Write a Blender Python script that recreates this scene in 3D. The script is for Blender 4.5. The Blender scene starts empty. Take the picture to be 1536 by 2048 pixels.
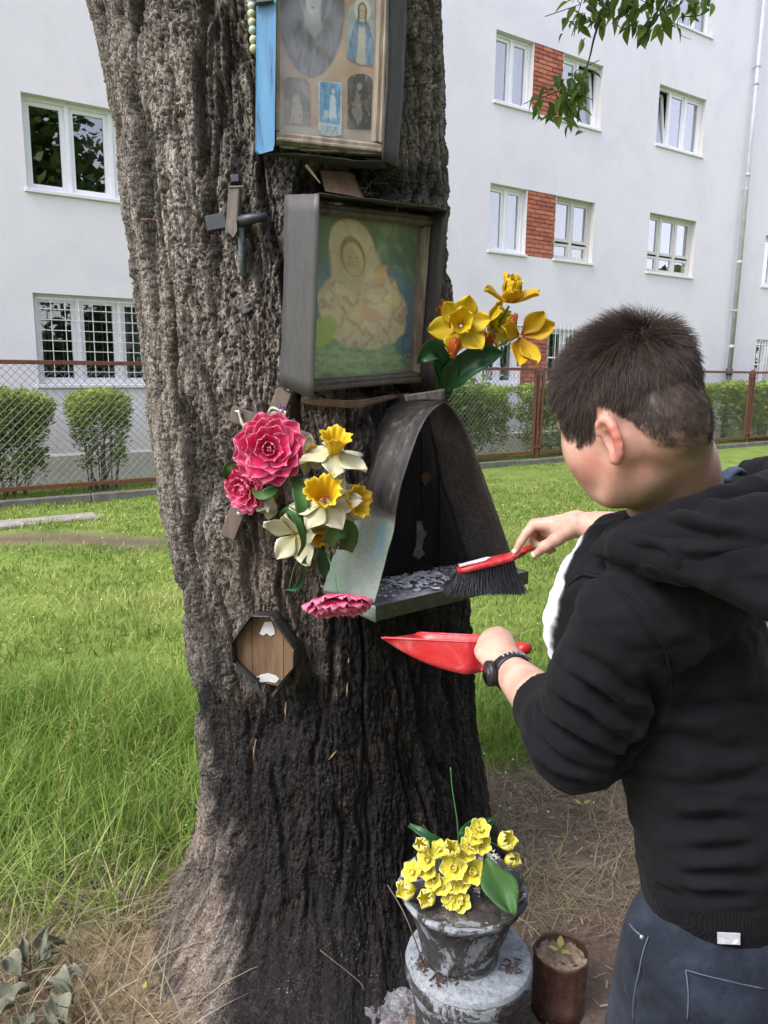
import bpy, math, random
import numpy as np
from mathutils import Vector, Matrix

# ------------------------------------------------------------------ camera, sky, sun, exposure
scene = bpy.context.scene
CAM_Z = 1.6
FPX = 1539.0                                   # focal length in pixels of the 1536 x 2048 photograph
_rt = np.array([0.99991953, 0.01268627, 0.0]); _fw = np.array([0.00231919, -0.18279621, 0.98314809]); _up = np.array([0.01247248, -0.98306897, -0.18281092])
cd = bpy.data.cameras.new('camera'); cam = bpy.data.objects.new('camera', cd); scene.collection.objects.link(cam)
cd.sensor_fit = 'VERTICAL'; cd.sensor_height = 36.0; cd.lens = 36.0 * FPX / 2048.0
cd.clip_start = 0.05; cd.clip_end = 400
_cx = Vector((_rt[0], _fw[0], _up[0])); _cy = -Vector((_rt[1], _fw[1], _up[1])); _cz = -Vector((_rt[2], _fw[2], _up[2]))
cam.matrix_world = Matrix(((_cx[0], _cy[0], _cz[0], 0), (_cx[1], _cy[1], _cz[1], 0), (_cx[2], _cy[2], _cz[2], CAM_Z), (0, 0, 0, 1)))
scene.camera = cam

SUN_EL, SUN_AZ = math.radians(52), math.radians(-128)      # azimuth measured from +Y towards +X
world = bpy.data.worlds.new('World'); scene.world = world; world.use_nodes = True
_nt = world.node_tree; _nt.nodes.clear()
_sky = _nt.nodes.new('ShaderNodeTexSky'); _sky.sky_type = 'NISHITA'; _sky.sun_disc = False
_sky.sun_elevation = SUN_EL; _sky.sun_rotation = SUN_AZ; _sky.air_density = 1.0; _sky.dust_density = 1.5; _sky.ozone_density = 1.0
_hs = _nt.nodes.new('ShaderNodeHueSaturation'); _hs.inputs['Saturation'].default_value = 0.42
_bg = _nt.nodes.new('ShaderNodeBackground'); _bg.inputs['Strength'].default_value = 0.15
_wo = _nt.nodes.new('ShaderNodeOutputWorld')
_nt.links.new(_sky.outputs[0], _hs.inputs['Color']); _tint = _nt.nodes.new('ShaderNodeMix'); _tint.data_type = 'RGBA'; _tint.blend_type = 'MULTIPLY'; _tint.inputs[0].default_value = 1.0; _tint.inputs[7].default_value = (1.04, 0.965, 1.04, 1); _nt.links.new(_hs.outputs[0], _tint.inputs[6]); _nt.links.new(_tint.outputs[2], _bg.inputs[0]); _nt.links.new(_bg.outputs[0], _wo.inputs[0])
sl = bpy.data.lights.new('sun', 'SUN'); sl.energy = 1.15; sl.angle = math.radians(24); sl.color = (1.0, 0.97, 0.92)
sun = bpy.data.objects.new('sun', sl); scene.collection.objects.link(sun)
_sd = Vector((math.sin(SUN_AZ) * math.cos(SUN_EL), math.cos(SUN_AZ) * math.cos(SUN_EL), math.sin(SUN_EL)))
sun.rotation_euler = _sd.to_track_quat('Z', 'Y').to_euler(); sun.location = (-6, -6, 12)
scene.view_settings.view_transform = 'Standard'; scene.view_settings.look = 'None'
scene.view_settings.exposure = 1.66; scene.view_settings.gamma = 1.0; scene.view_settings.use_curve_mapping = False
scene.cycles.max_bounces = 6; scene.cycles.transparent_max_bounces = 12
scene.cycles.use_adaptive_sampling = True

# ------------------------------------------------------------------ helpers
rng = np.random.default_rng(7); random.seed(7)
C = scene.collection
def ray(px, py):
    c = np.array([px - 768., py - 1024., FPX]); return np.array([c @ _rt, c @ _fw, c @ _up]) / FPX
def at(px, py, Y):
    """point at depth Y (metres along world +Y) that shows at pixel px, py"""
    r = ray(px, py); return np.array([0, 0, CAM_Z]) + r * (Y / r[1])
def onz(px, py, z=0.0):
    r = ray(px, py); return np.array([0, 0, CAM_Z]) + r * ((z - CAM_Z) / r[2])
def project(p):
    p = np.asarray(p, float) - np.array([0, 0, CAM_Z])
    c = p[..., 0:1] * _rt + p[..., 1:2] * _fw + p[..., 2:3] * _up
    return 768 + FPX * c[..., 0] / c[..., 2], 1024 + FPX * c[..., 1] / c[..., 2]
def onplane(px, py, p0, n):
    r = ray(px, py); o = np.array([0, 0, CAM_Z]); return o + r * (((p0 - o) @ n) / (r @ n))
def unit(v): v = np.asarray(v, float); return v / np.linalg.norm(v)

def link(o, parent=None, kind=None):
    C.objects.link(o)
    if parent is not None: o.parent = parent
    if kind: o['kind'] = kind
    return o
def thing(name, label, cat, loc=(0, 0, 0), group=None, rot=None):
    o = bpy.data.objects.new(name, None); o.location = Vector(loc); o.empty_display_size = 0.05
    if rot is not None: o.rotation_euler = rot
    C.objects.link(o); o['label'] = label; o['category'] = cat
    if group: o['group'] = group
    return o
def tag(o, label, cat, group=None):
    o['label'] = label; o['category'] = cat
    if group: o['group'] = group
    return o
def origin_of(p):
    v = np.zeros(3)
    while p is not None: v = v + np.array(p.location); p = p.parent
    return v
def mesh_data(name, V, F, mat=None, smooth=True, cols=None, attrs=None, fmat=None):
    V = np.asarray(V, np.float32)
    me = bpy.data.meshes.new(name)
    if isinstance(F, np.ndarray):
        nf, k = F.shape
        me.vertices.add(len(V)); me.vertices.foreach_set('co', V.ravel())
        me.loops.add(nf * k); me.loops.foreach_set('vertex_index', F.astype(np.int32).ravel())
        me.polygons.add(nf); me.polygons.foreach_set('loop_start', np.arange(0, nf * k, k, dtype=np.int32))
        me.update(calc_edges=True)
    else:
        me.from_pydata(V.tolist(), [], F)
    if mat is not None:
        for m in (mat if isinstance(mat, (list, tuple)) else [mat]): me.materials.append(m)
    if fmat is not None: me.polygons.foreach_set('material_index', np.asarray(fmat, np.int32))
    if smooth: me.polygons.foreach_set('use_smooth', np.ones(len(me.polygons), bool))
    if cols is not None:
        a = me.color_attributes.new('Col', 'FLOAT_COLOR', 'POINT')
        c = np.ones((len(V), 4), np.float32); c[:, :3] = cols; a.data.foreach_set('color', c.ravel())
    for k_, v_ in (attrs or {}).items():
        a = me.attributes.new(k_, 'FLOAT', 'POINT'); a.data.foreach_set('value', np.asarray(v_, np.float32))
    me.update()
    return me
def mk(name, V, F, mat, parent=None, smooth=True, kind=None, local=False, **kw):
    V = np.asarray(V, float)
    if parent is not None and not local: V = V - origin_of(parent)
    return link(bpy.data.objects.new(name, mesh_data(name, V, F, mat, smooth, **kw)), parent, kind)
def own(o):
    """a top-level mesh keeps its own origin inside itself"""
    me = o.data; n = len(me.vertices); v = np.empty(n * 3, np.float32); me.vertices.foreach_get('co', v); v = v.reshape(-1, 3)
    c = np.array([v[:, 0].mean(), v[:, 1].mean(), v[:, 2].min()]); me.vertices.foreach_set('co', (v - c).astype(np.float32).ravel()); o.location = Vector(c.tolist()); me.update(); return o

class MB:
    """collects simple shapes for one mesh"""
    def __init__(s): s.V = []; s.F = []; s.n = 0
    def add(s, V, F):
        V = np.asarray(V, float); s.V.append(V); s.F += [tuple(int(i) + s.n for i in f) for f in F]; s.n += len(V); return s
    def box(s, c, ax, ay, az, hx, hy, hz, bev=0.0):
        c, ax, ay, az = [np.asarray(q, float) for q in (c, ax, ay, az)]
        if bev <= 0:
            V = [c + ax * hx * i + ay * hy * j + az * hz * k for i in (-1, 1) for j in (-1, 1) for k in (-1, 1)]
            F = [(0, 1, 3, 2), (4, 6, 7, 5), (0, 4, 5, 1), (2, 3, 7, 6), (0, 2, 6, 4), (1, 5, 7, 3)]
            return s.add(V, F)
        b = bev; V = []; idx = {}
        for i in (-1, 1):
            for j in (-1, 1):
                for k in (-1, 1):
                    for q in range(3):
                        h = [hx, hy, hz]
                        d = [h[m] - (0 if m == q else b) for m in range(3)]
                        idx[(i, j, k, q)] = len(V); V.append(c + ax * i * d[0] + ay * j * d[1] + az * k * d[2])
        F = []
        for q in range(3):
            for sgn in (-1, 1):
                cs = []
                for (a_, b_) in ((-1, -1), (1, -1), (1, 1), (-1, 1)):
                    t = [0, 0, 0]; t[q] = sgn; o = [m for m in range(3) if m != q]; t[o[0]] = a_; t[o[1]] = b_; cs.append(idx[(*t, q)])
                F.append(cs if sgn > 0 else cs[::-1])
        for q in range(3):
            o = [m for m in range(3) if m != q]
            for a_ in (-1, 1):
                for b_ in (-1, 1):
                    t0 = [0, 0, 0]; t0[o[0]] = a_; t0[o[1]] = b_; t1 = list(t0); t0[q] = -1; t1[q] = 1
                    F.append((idx[(*t0, o[0])], idx[(*t1, o[0])], idx[(*t1, o[1])], idx[(*t0, o[1])]))
        for i in (-1, 1):
            for j in (-1, 1):
                for k in (-1, 1): F.append((idx[(i, j, k, 0)], idx[(i, j, k, 1)], idx[(i, j, k, 2)]))
        return s.add(V, F)
    def tube(s, P, r, n=8, cap=True, flat=None):
        V, F = tube(P, r, n, cap, flat); return s.add(V, F)
    def prism(s, poly, n, t):
        """flat polygon (3D points) thickened by t along n"""
        V, F = prism(poly, n, t); return s.add(V, F)
    def build(s, name, mat, parent=None, smooth=False, **kw):
        return mk(name, np.concatenate(s.V), s.F, mat, parent, smooth, **kw)
def tube(P, r, n=8, cap=True, flat=None):
    P = np.asarray(P, float); m = len(P); r = np.broadcast_to(np.asarray(r, float), (m,))
    T = np.gradient(P, axis=0); T /= np.linalg.norm(T, axis=1)[:, None] + 1e-12
    a = np.array([0, 0, 1.0]) if abs(T[0][2]) < 0.9 else np.array([1.0, 0, 0])
    N = np.cross(T[0], a); N /= np.linalg.norm(N); V = []
    for i in range(m):
        N = N - T[i] * (N @ T[i]); N /= np.linalg.norm(N); B = np.cross(T[i], N)
        for k in range(n):
            t = 2 * math.pi * k / n; V.append(P[i] + r[i] * (math.cos(t) * N + math.sin(t) * B * (flat or 1.0)))
    F = [(i * n + k, i * n + (k + 1) % n, (i + 1) * n + (k + 1) % n, (i + 1) * n + k) for i in range(m - 1) for k in range(n)]
    if cap: F += [tuple(range(n - 1, -1, -1)), tuple(range((m - 1) * n, m * n))]
    return np.array(V), F
def prism(poly, n, t):
    poly = np.asarray(poly, float); m = len(poly); n = np.asarray(n, float)
    V = np.concatenate([poly, poly + n * t])
    F = [tuple(range(m)), tuple(range(2 * m - 1, m - 1, -1))] + [(i, i + m, (i + 1) % m + m, (i + 1) % m) for i in range(m)]
    return V, F
def smoothcurve(P, k=6):
    """Catmull-Rom through points"""
    P = np.asarray(P, float); Q = np.concatenate([[2 * P[0] - P[1]], P, [2 * P[-1] - P[-2]]]); out = []
    for i in range(1, len(Q) - 2):
        for j in range(k):
            t = j / k; out.append(0.5 * ((2 * Q[i]) + (-Q[i - 1] + Q[i + 1]) * t + (2 * Q[i - 1] - 5 * Q[i] + 4 * Q[i + 1] - Q[i + 2]) * t * t + (-Q[i - 1] + 3 * Q[i] - 3 * Q[i + 1] + Q[i + 2]) * t ** 3))
    out.append(P[-1]); return np.array(out)
def sheet(A, t=0.0012):
    """grid (m,n,3) of points into a thin solid sheet"""
    A = np.asarray(A, float); m, n, _ = A.shape
    du = np.gradient(A, axis=0); dv = np.gradient(A, axis=1); N = np.cross(du, dv); N /= np.linalg.norm(N, axis=2)[..., None] + 1e-12
    V = np.concatenate([(A + N * t / 2).reshape(-1, 3), (A - N * t / 2).reshape(-1, 3)]); o = m * n; F = []
    for i in range(m - 1):
        for j in range(n - 1):
            a, b, c, d = i * n + j, (i + 1) * n + j, (i + 1) * n + j + 1, i * n + j + 1
            F += [(a, b, c, d), (d + o, c + o, b + o, a + o)]
    ring = [(i, 0) for i in range(m)] + [(m - 1, j) for j in range(1, n)] + [(i, n - 1) for i in range(m - 2, -1, -1)] + [(0, j) for j in range(n - 2, 0, -1)]
    idx = [i * n + j for i, j in ring]
    for q in range(len(idx)): a, b = idx[q], idx[(q + 1) % len(idx)]; F.append((b, a, a + o, b + o))
    return V, F

# ---- noise in numpy
_perm = np.random.default_rng(3).permutation(256).astype(np.int32); _perm = np.concatenate([_perm, _perm, _perm])
_g = np.random.default_rng(4).normal(size=(256, 3)); _g = (_g / np.linalg.norm(_g, axis=1)[:, None]).astype(np.float32)
def perlin(x, y, z=0.0):
    x, y, z = np.broadcast_arrays(np.asarray(x, np.float32), np.asarray(y, np.float32), np.asarray(z, np.float32))
    xi, yi, zi = np.floor(x).astype(np.int32), np.floor(y).astype(np.int32), np.floor(z).astype(np.int32)
    xf, yf, zf = x - xi, y - yi, z - zi
    u, v, w = [t * t * t * (t * (t * 6 - 15) + 10) for t in (xf, yf, zf)]; xi &= 255; yi &= 255; zi &= 255
    out = 0
    for a in (0, 1):
        pa = _perm[xi + a]; wa = u if a else 1 - u
        for b in (0, 1):
            pb = _perm[pa + yi + b]; wb = v if b else 1 - v
            for c in (0, 1):
                g = _g[_perm[pb + zi + c] & 255]; wc = w if c else 1 - w
                out = out + wa * wb * wc * (g[..., 0] * (xf - a) + g[..., 1] * (yf - b) + g[..., 2] * (zf - c))
    return out * 1.6
def fbm(x, y, z=0.0, o=4, gain=0.5):
    s = 0; a = 1.0; f = 1.0
    for i in range(o): s = s + a * perlin(np.asarray(x) * f + 7.3 * i, np.asarray(y) * f + 3.1 * i, np.asarray(z) * f + 5.7 * i); a *= gain; f *= 2.03
    return s
def worley(x, y, seed=0):
    """F1, F2-F1 and cell id on a jittered grid"""
    x = np.asarray(x, np.float32); y = np.asarray(y, np.float32); xi = np.floor(x).astype(np.int32); yi = np.floor(y).astype(np.int32)
    f1 = np.full(x.shape, 9., np.float32); f2 = f1.copy(); cid = np.zeros(x.shape, np.float32)
    R = np.random.default_rng(50 + seed).random((256, 3)).astype(np.float32)
    for a in (-1, 0, 1):
        for b in (-1, 0, 1):
            h = _perm[_perm[(xi + a) & 255] + ((yi + b) & 255)]
            dx = xi + a + R[h, 0] - x; dy = yi + b + R[h, 1] - y; d = np.sqrt(dx * dx + dy * dy)
            m = d < f1; f2 = np.where(m, f1, np.minimum(f2, d)); cid = np.where(m, R[h, 2], cid); f1 = np.where(m, d, f1)
    return f1, f2 - f1, cid
def sstep(a, b, x): t = np.clip((x - a) / (b - a), 0, 1); return t * t * (3 - 2 * t)
def poly_sd(px, py, poly):
    """signed distance to a 2-D polygon, negative inside"""
    poly = np.asarray(poly, float); d = np.full(np.shape(px), 1e9); ins = np.zeros(np.shape(px), bool); n = len(poly)
    for i in range(n):
        a, b = poly[i], poly[(i + 1) % n]; e = b - a; wx, wy = px - a[0], py - a[1]
        t = np.clip((wx * e[0] + wy * e[1]) / (e @ e + 1e-12), 0, 1); d = np.minimum(d, (wx - e[0] * t) ** 2 + (wy - e[1] * t) ** 2)
        c = (a[1] > py) != (b[1] > py)
        ins ^= c & (px < (b[0] - a[0]) * (py - a[1]) / (b[1] - a[1] + 1e-12) + a[0])
    return np.where(ins, -1, 1) * np.sqrt(d)

# ---- materials
def lin(*c):
    """sRGB 0..255 to linear"""
    c = np.array(c, float) / 255.0; return tuple(np.where(c <= 0.04045, c / 12.92, ((c + 0.055) / 1.055) ** 2.4))
class Mat:
    def __init__(s, name):
        s.m = bpy.data.materials.new(name); s.m.use_nodes = True; s.t = s.m.node_tree; s.t.nodes.clear()
        s.out = s.t.nodes.new('ShaderNodeOutputMaterial'); s.b = s.t.nodes.new('ShaderNodeBsdfPrincipled'); s.t.links.new(s.b.outputs[0], s.out.inputs[0])
    def node(s, ty, **kw):
        n = s.t.nodes.new(ty)
        for k, v in kw.items():
            if k.startswith('i_'):
                n.inputs[int(k[2:]) if k[2:].isdigit() else k[2:].replace('_', ' ')].default_value = v
            else: setattr(n, k, v)
        return n
    def l(s, a, b): s.t.links.new(a, b)
    def co(s, scale=(1, 1, 1), kind='Object'):
        tc = s.node('ShaderNodeTexCoord'); mp = s.node('ShaderNodeMapping'); mp.inputs['Scale'].default_value = scale; s.l(tc.outputs[kind], mp.inputs[0]); return mp.outputs[0]
    def noise(s, scale=5, detail=6, rough=0.6, vec=None, dist=0.0):
        n = s.node('ShaderNodeTexNoise'); n.inputs['Scale'].default_value = scale; n.inputs['Detail'].default_value = detail; n.inputs['Roughness'].default_value = rough; n.inputs['Distortion'].default_value = dist
        s.l(vec if vec is not None else s.co(), n.inputs['Vector']); return n.outputs[0]
    def ramp(s, fac, stops):
        r = s.node('ShaderNodeValToRGB'); el = r.color_ramp.elements
        while len(el) < len(stops): el.new(0.5)
        for e, (p, c) in zip(el, stops): e.position = p; e.color = (*c, 1) if len(c) == 3 else c
        s.l(fac, r.inputs[0]); return r.outputs[0]
    def mix(s, fac, a, b, mode='MIX'):
        n = s.node('ShaderNodeMix', data_type='RGBA', blend_type=mode)
        for inp, v in ((n.inputs[0], fac), (n.inputs[6], a), (n.inputs[7], b)):
            if isinstance(v, (int, float)): inp.default_value = v
            elif isinstance(v, tuple): inp.default_value = (*v, 1)
            else: s.l(v, inp)
        return n.outputs[2]
    def attr(s, name, col=False): n = s.node('ShaderNodeAttribute', attribute_name=name); return n.outputs['Color' if col else 'Fac']
    def math(s, op, a, b=0.0):
        n = s.node('ShaderNodeMath', operation=op)
        for inp, v in ((n.inputs[0], a), (n.inputs[1], b)):
            if isinstance(v, (int, float)): inp.default_value = v
            else: s.l(v, inp)
        return n.outputs[0]
    def set(s, **kw):
        for k, v in kw.items():
            i = s.b.inputs[{'color': 'Base Color', 'rough': 'Roughness', 'metal': 'Metallic', 'spec': 'Specular IOR Level', 'sss': 'Subsurface Weight', 'sheen': 'Sheen Weight', 'trans': 'Transmission Weight', 'alpha': 'Alpha', 'coat': 'Coat Weight'}[k]]
            if isinstance(v, (int, float)): i.default_value = v
            elif isinstance(v, tuple): i.default_value = (*v, 1)
            else: s.l(v, i)
        return s
    def bump(s, h, strength=0.5, dist=0.005):
        n = s.node('ShaderNodeBump'); n.inputs['Strength'].default_value = strength; n.inputs['Distance'].default_value = dist; s.l(h, n.inputs['Height']); s.l(n.outputs[0], s.b.inputs['Normal']); return s
    def translucent(s, amount, color=None):
        """thin petal or leaf: part of the light passes through"""
        tr = s.node('ShaderNodeBsdfTranslucent'); mx = s.node('ShaderNodeMixShader'); mx.inputs[0].default_value = amount
        if color is not None: (s.l(color, tr.inputs[0]) if not isinstance(color, tuple) else setattr(tr.inputs[0], 'default_value', (*color, 1)))
        s.l(s.b.outputs[0], mx.inputs[1]); s.l(tr.outputs[0], mx.inputs[2]); s.l(mx.outputs[0], s.out.inputs[0]); return s
def simple(name, col, rough=0.6, var=0.15, scale=30, bump=0.0, bscale=None, metal=0.0, spec=0.5, stretch=(1, 1, 1), bdist=0.003):
    """one colour with a little mottling and fine relief"""
    m = Mat(name); v = m.co(stretch); n = m.noise(scale, 5, 0.6, v)
    c0 = tuple(min(1, x * (1 - var)) for x in col); c1 = tuple(min(1, x * (1 + var)) for x in col)
    m.set(color=m.ramp(n, [(0.3, c0), (0.7, c1)]), rough=rough, metal=metal, spec=spec)
    if bump: m.bump(m.noise(bscale or scale * 3, 4, 0.6, v), bump, bdist)
    return m.m
# ================================================================== apartment building
ANG = math.radians(55.3); WD = np.array([math.sin(ANG), math.cos(ANG), 0.0]); WN = np.array([math.cos(ANG), -math.sin(ANG), 0.0])
G0 = np.array([-3.774, 11.088, 0.0]); ZU = np.array([0, 0, 1.0])
def fp(s, z, d=0.0): return G0 + WD * s + ZU * z + WN * d      # d > 0 towards the viewer

m = Mat('white_render'); v = m.co(); n1 = m.noise(0.9, 6, 0.65, v, 0.6); n2 = m.noise(14, 4, 0.6, v)
m.set(color=m.mix(0.35, m.ramp(n1, [(0.28, (0.66, 0.645, 0.70)), (0.5, (0.76, 0.745, 0.78)), (0.72, (0.80, 0.78, 0.81))]), m.ramp(n2, [(0.2, (0.68, 0.665, 0.71)), (0.8, (0.79, 0.77, 0.80))])), rough=0.9, spec=0.2)
M_w = m; stv = m.noise(1.0, 6, 0.7, m.co((1.6, 1.6, 0.22))); cur = m.b.inputs['Base Color'].links[0].from_socket; m.set(color=m.mix(m.ramp(stv, [(0.50, (0, 0, 0)), (0.75, (0.35, 0.35, 0.35))]), cur, (0.66, 0.645, 0.64)))
m.bump(m.noise(60, 5, 0.7, v), 0.25, 0.004); M_render = m.m
M_plinth = simple('grey_plinth_render', (0.50, 0.49, 0.48), 0.9, 0.12, 4, 0.3, 40)
M_reveal = simple('cream_reveal', (0.64, 0.63, 0.61), 0.85, 0.05, 6)
M_pvc = simple('white_window_plastic', (0.78, 0.79, 0.81), 0.35, 0.03, 5)
M_oldwood = simple('old_cream_window_paint', (0.60, 0.60, 0.56), 0.55, 0.12, 20, 0.2)
M_sill = simple('white_sill', (0.74, 0.75, 0.76), 0.5, 0.06, 10)
M_room = simple('dim_room', (0.05, 0.05, 0.05), 0.9, 0.3, 2)
m = Mat('curtain_cloth'); v = m.co((1, 1, 0.1)); m.set(color=m.ramp(m.noise(25, 3, 0.5, v), [(0.3, (0.35, 0.35, 0.34)), (0.7, (0.62, 0.62, 0.60))]), rough=0.9); M_curtain = m.m
m = Mat('window_glass'); v = m.co()
tr = m.node('ShaderNodeBsdfTransparent'); tr.inputs[0].default_value = (0.75, 0.8, 0.8, 1); gl = m.node('ShaderNodeBsdfGlossy'); gl.inputs['Roughness'].default_value = 0.01
fr = m.node('ShaderNodeLayerWeight'); fr.inputs[0].default_value = 0.35; bn = m.node('ShaderNodeBump'); bn.inputs['Strength'].default_value = 0.08; bn.inputs['Distance'].default_value = 0.02; m.l(m.noise(1.6, 2, 0.5, v), bn.inputs['Height']); m.l(bn.outputs[0], gl.inputs['Normal'])
mx = m.node('ShaderNodeMixShader'); m.l(m.math('ADD', m.math('MULTIPLY', fr.outputs[1], 0.75), 0.14), mx.inputs[0]); m.l(tr.outputs[0], mx.inputs[1]); m.l(gl.outputs[0], mx.inputs[2]); m.l(mx.outputs[0], m.out.inputs[0]); M_glass = m.m
M_brick = [simple('orange_red_brick', c, 0.85, 0.22, 18, 0.5, 60) for c in ((0.40, 0.13, 0.075), (0.46, 0.17, 0.10), (0.33, 0.10, 0.065))]
M_mortar = simple('brick_mortar', (0.36, 0.25, 0.20), 0.95, 0.15, 30)
M_grill = simple('white_painted_bars', (0.72, 0.73, 0.74), 0.4, 0.05, 10)
M_zinc = simple('galvanised_pipe', (0.50, 0.53, 0.54), 0.45, 0.12, 6, metal=0.25)
M_castiron = simple('dark_cast_iron', (0.05, 0.052, 0.055), 0.5, 0.3, 20, 0.2)

bld = thing('apartment_building', 'long white rendered apartment building with brick panels between its windows', 'building', G0)
# openings: s0, s1, z0, z1
OPEN = [(-1.06, 0.62, 3.815, 4.98), (-1.08, 0.62, 1.32, 2.53),
        (6.89, 9.76, 6.37, 7.56), (6.88, 9.75, 3.79, 4.99), (6.85, 9.72, 1.30, 2.46),
        (11.55, 13.22, 6.40, 7.60), (11.53, 13.22, 3.77, 5.02), (11.55, 13.22, 1.30, 2.50), (11.6, 13.23, 8.86, 10.05),
        (16.2, 17.9, 1.30, 2.47), (16.15, 17.85, 3.78, 5.02), (16.2, 17.9, 6.40, 7.60),
        (-7.0, -5.3, 1.32, 2.53), (-7.0, -5.3, 3.8, 4.98)]
S0, S1, ZT = -11.0, 24.0, 12.9
def wall_grid(zs_lo, zs_hi, holes, d, s0=S0, s1=S1):
    ss = sorted({s0, s1, *[h[0] for h in holes], *[h[1] for h in holes]}); zz = sorted({zs_lo, zs_hi, *[h[2] for h in holes], *[h[3] for h in holes]})
    V = []; F = []
    for i in range(len(ss) - 1):
        for k in range(len(zz) - 1):
            c = ((ss[i] + ss[i + 1]) / 2, (zz[k] + zz[k + 1]) / 2)
            if any(h[0] < c[0] < h[1] and h[2] < c[1] < h[3] for h in holes): continue
            b = len(V); V += [fp(ss[i], zz[k], d), fp(ss[i + 1], zz[k], d), fp(ss[i + 1], zz[k + 1], d), fp(ss[i], zz[k + 1], d)]; F.append((b, b + 1, b + 2, b + 3))
    return V, F
V, F = wall_grid(0.40, ZT, OPEN, 0.0); b = len(V)
# wall ends, top and back so that it is a solid volume
V += [fp(S0, -0.3, 0), fp(S0, ZT, 0), fp(S0, ZT, -11), fp(S0, -0.3, -11), fp(S1, -0.3, 0), fp(S1, ZT, 0), fp(S1, ZT, -11), fp(S1, -0.3, -11)]
F += [(b, b + 1, b + 2, b + 3), (b + 4, b + 7, b + 6, b + 5), (b + 3, b + 2, b + 6, b + 7)]
mk('wall', V, F, M_render, bld, smooth=False)
MB().box(fp((S0 + S1) / 2, ZT + 0.16, -5.4), WD, WN, ZU, (S1 - S0) / 2 + 0.3, 5.9, 0.15).build('roof', M_plinth, bld)
V, F = wall_grid(-0.3, 0.36, [], 0.025); b = len(V); V += [fp(S0, 0.36, 0.025), fp(S1, 0.36, 0.025), fp(S1, 0.401, -0.002), fp(S0, 0.401, -0.002)]; F.append((b, b + 1, b + 2, b + 3))
mk('plinth', V, F, M_plinth, bld, smooth=False)

DEP = 0.15
def reveal_of(s0, s1, z0, z1, win):
    V = []; F = []
    q = [(s0, z0), (s1, z0), (s1, z1), (s0, z1)]
    for i in range(4):
        a, c = q[i], q[(i + 1) % 4]; b = len(V); V += [fp(*a, 0), fp(*c, 0), fp(*c, -DEP - 0.1), fp(*a, -DEP - 0.1)]; F.append((b, b + 3, b + 2, b + 1))
    mk('reveal', V, F, M_reveal, win, smooth=False)
def room(s0, s1, z0, z1, win, curtain):
    b0 = [fp(s0, z0, -DEP - 0.1), fp(s1, z0, -DEP - 0.1), fp(s1, z1, -DEP - 0.1), fp(s0, z1, -DEP - 0.1)]; b1 = [p - WN * 1.6 for p in b0]
    mk('room_interior', b0 + b1, [(0, 4, 5, 1), (1, 5, 6, 2), (2, 6, 7, 3), (3, 7, 4, 0), (4, 7, 6, 5)], M_room, win, smooth=False)
    for (c0, c1, cz) in curtain:
        n = 40; A = np.zeros((n, 2, 3)); t = np.linspace(0, 1, n); 
        for i in range(n):
            s = s0 + (s1 - s0) * (c0 + (c1 - c0) * t[i]); dd = -DEP - 0.22 + 0.02 * math.sin(i * 1.1) + 0.008 * math.sin(i * 2.7)
            A[i, 0] = fp(s, z0 + cz * (z1 - z0), dd); A[i, 1] = fp(s, z1 - 0.03, dd)
        V, F = sheet(A, 0.002); mk('curtain', V, F, M_curtain, win)
def framebars(mb, s0, s1, z0, z1, w, d0, th):
    """rectangular frame ring"""
    dc = d0 - th / 2
    for (a, b, c, e) in ((s0, s0 + w, z0, z1), (s1 - w, s1, z0, z1), (s0 + w, s1 - w, z0, z0 + w), (s0 + w, s1 - w, z1 - w, z1)):
        mb.box(fp((a + b) / 2, (c + e) / 2, dc), WD, WN, ZU, (b - a) / 2, th / 2, (e - c) / 2)
def sash(win, s0, s1, z0, z1, mat, bars=None, tilt=0.0, name='sash'):
    mb = MB(); w = 0.055; framebars(mb, s0, s1, z0, z1, w, -DEP + 0.02, 0.05)
    if bars: 
        for (a, b, c, e) in bars: mb.box(fp((a + b) / 2, (c + e) / 2, -DEP), WD, WN, ZU, (b - a) / 2, 0.02, (e - c) / 2)
    V = np.concatenate(mb.V); g = np.array([fp(s0 + w, z0 + w, -DEP - 0.004), fp(s1 - w, z0 + w, -DEP - 0.004), fp(s1 - w, z1 - w, -DEP - 0.004), fp(s0 + w, z1 - w, -DEP - 0.004)])
    if tilt:                                                   # bottom-hung, leaning into the room
        c = fp(s0, z0, -DEP); 
        def rot(P):
            h = (P - c) @ ZU; d = (P - c) @ WN; return P + np.outer(h * (math.cos(tilt) - 1) + d * math.sin(tilt), ZU) + np.outer(-h * math.sin(tilt) + d * (math.cos(tilt) - 1), WN)
        V = rot(V); g = rot(g)
    so = mk(name, V, mb.F, mat, win, smooth=False)
    gv, gf = prism(g, -WN, 0.004); mk('pane', gv, gf, M_glass, win, smooth=False)
    return so
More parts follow.
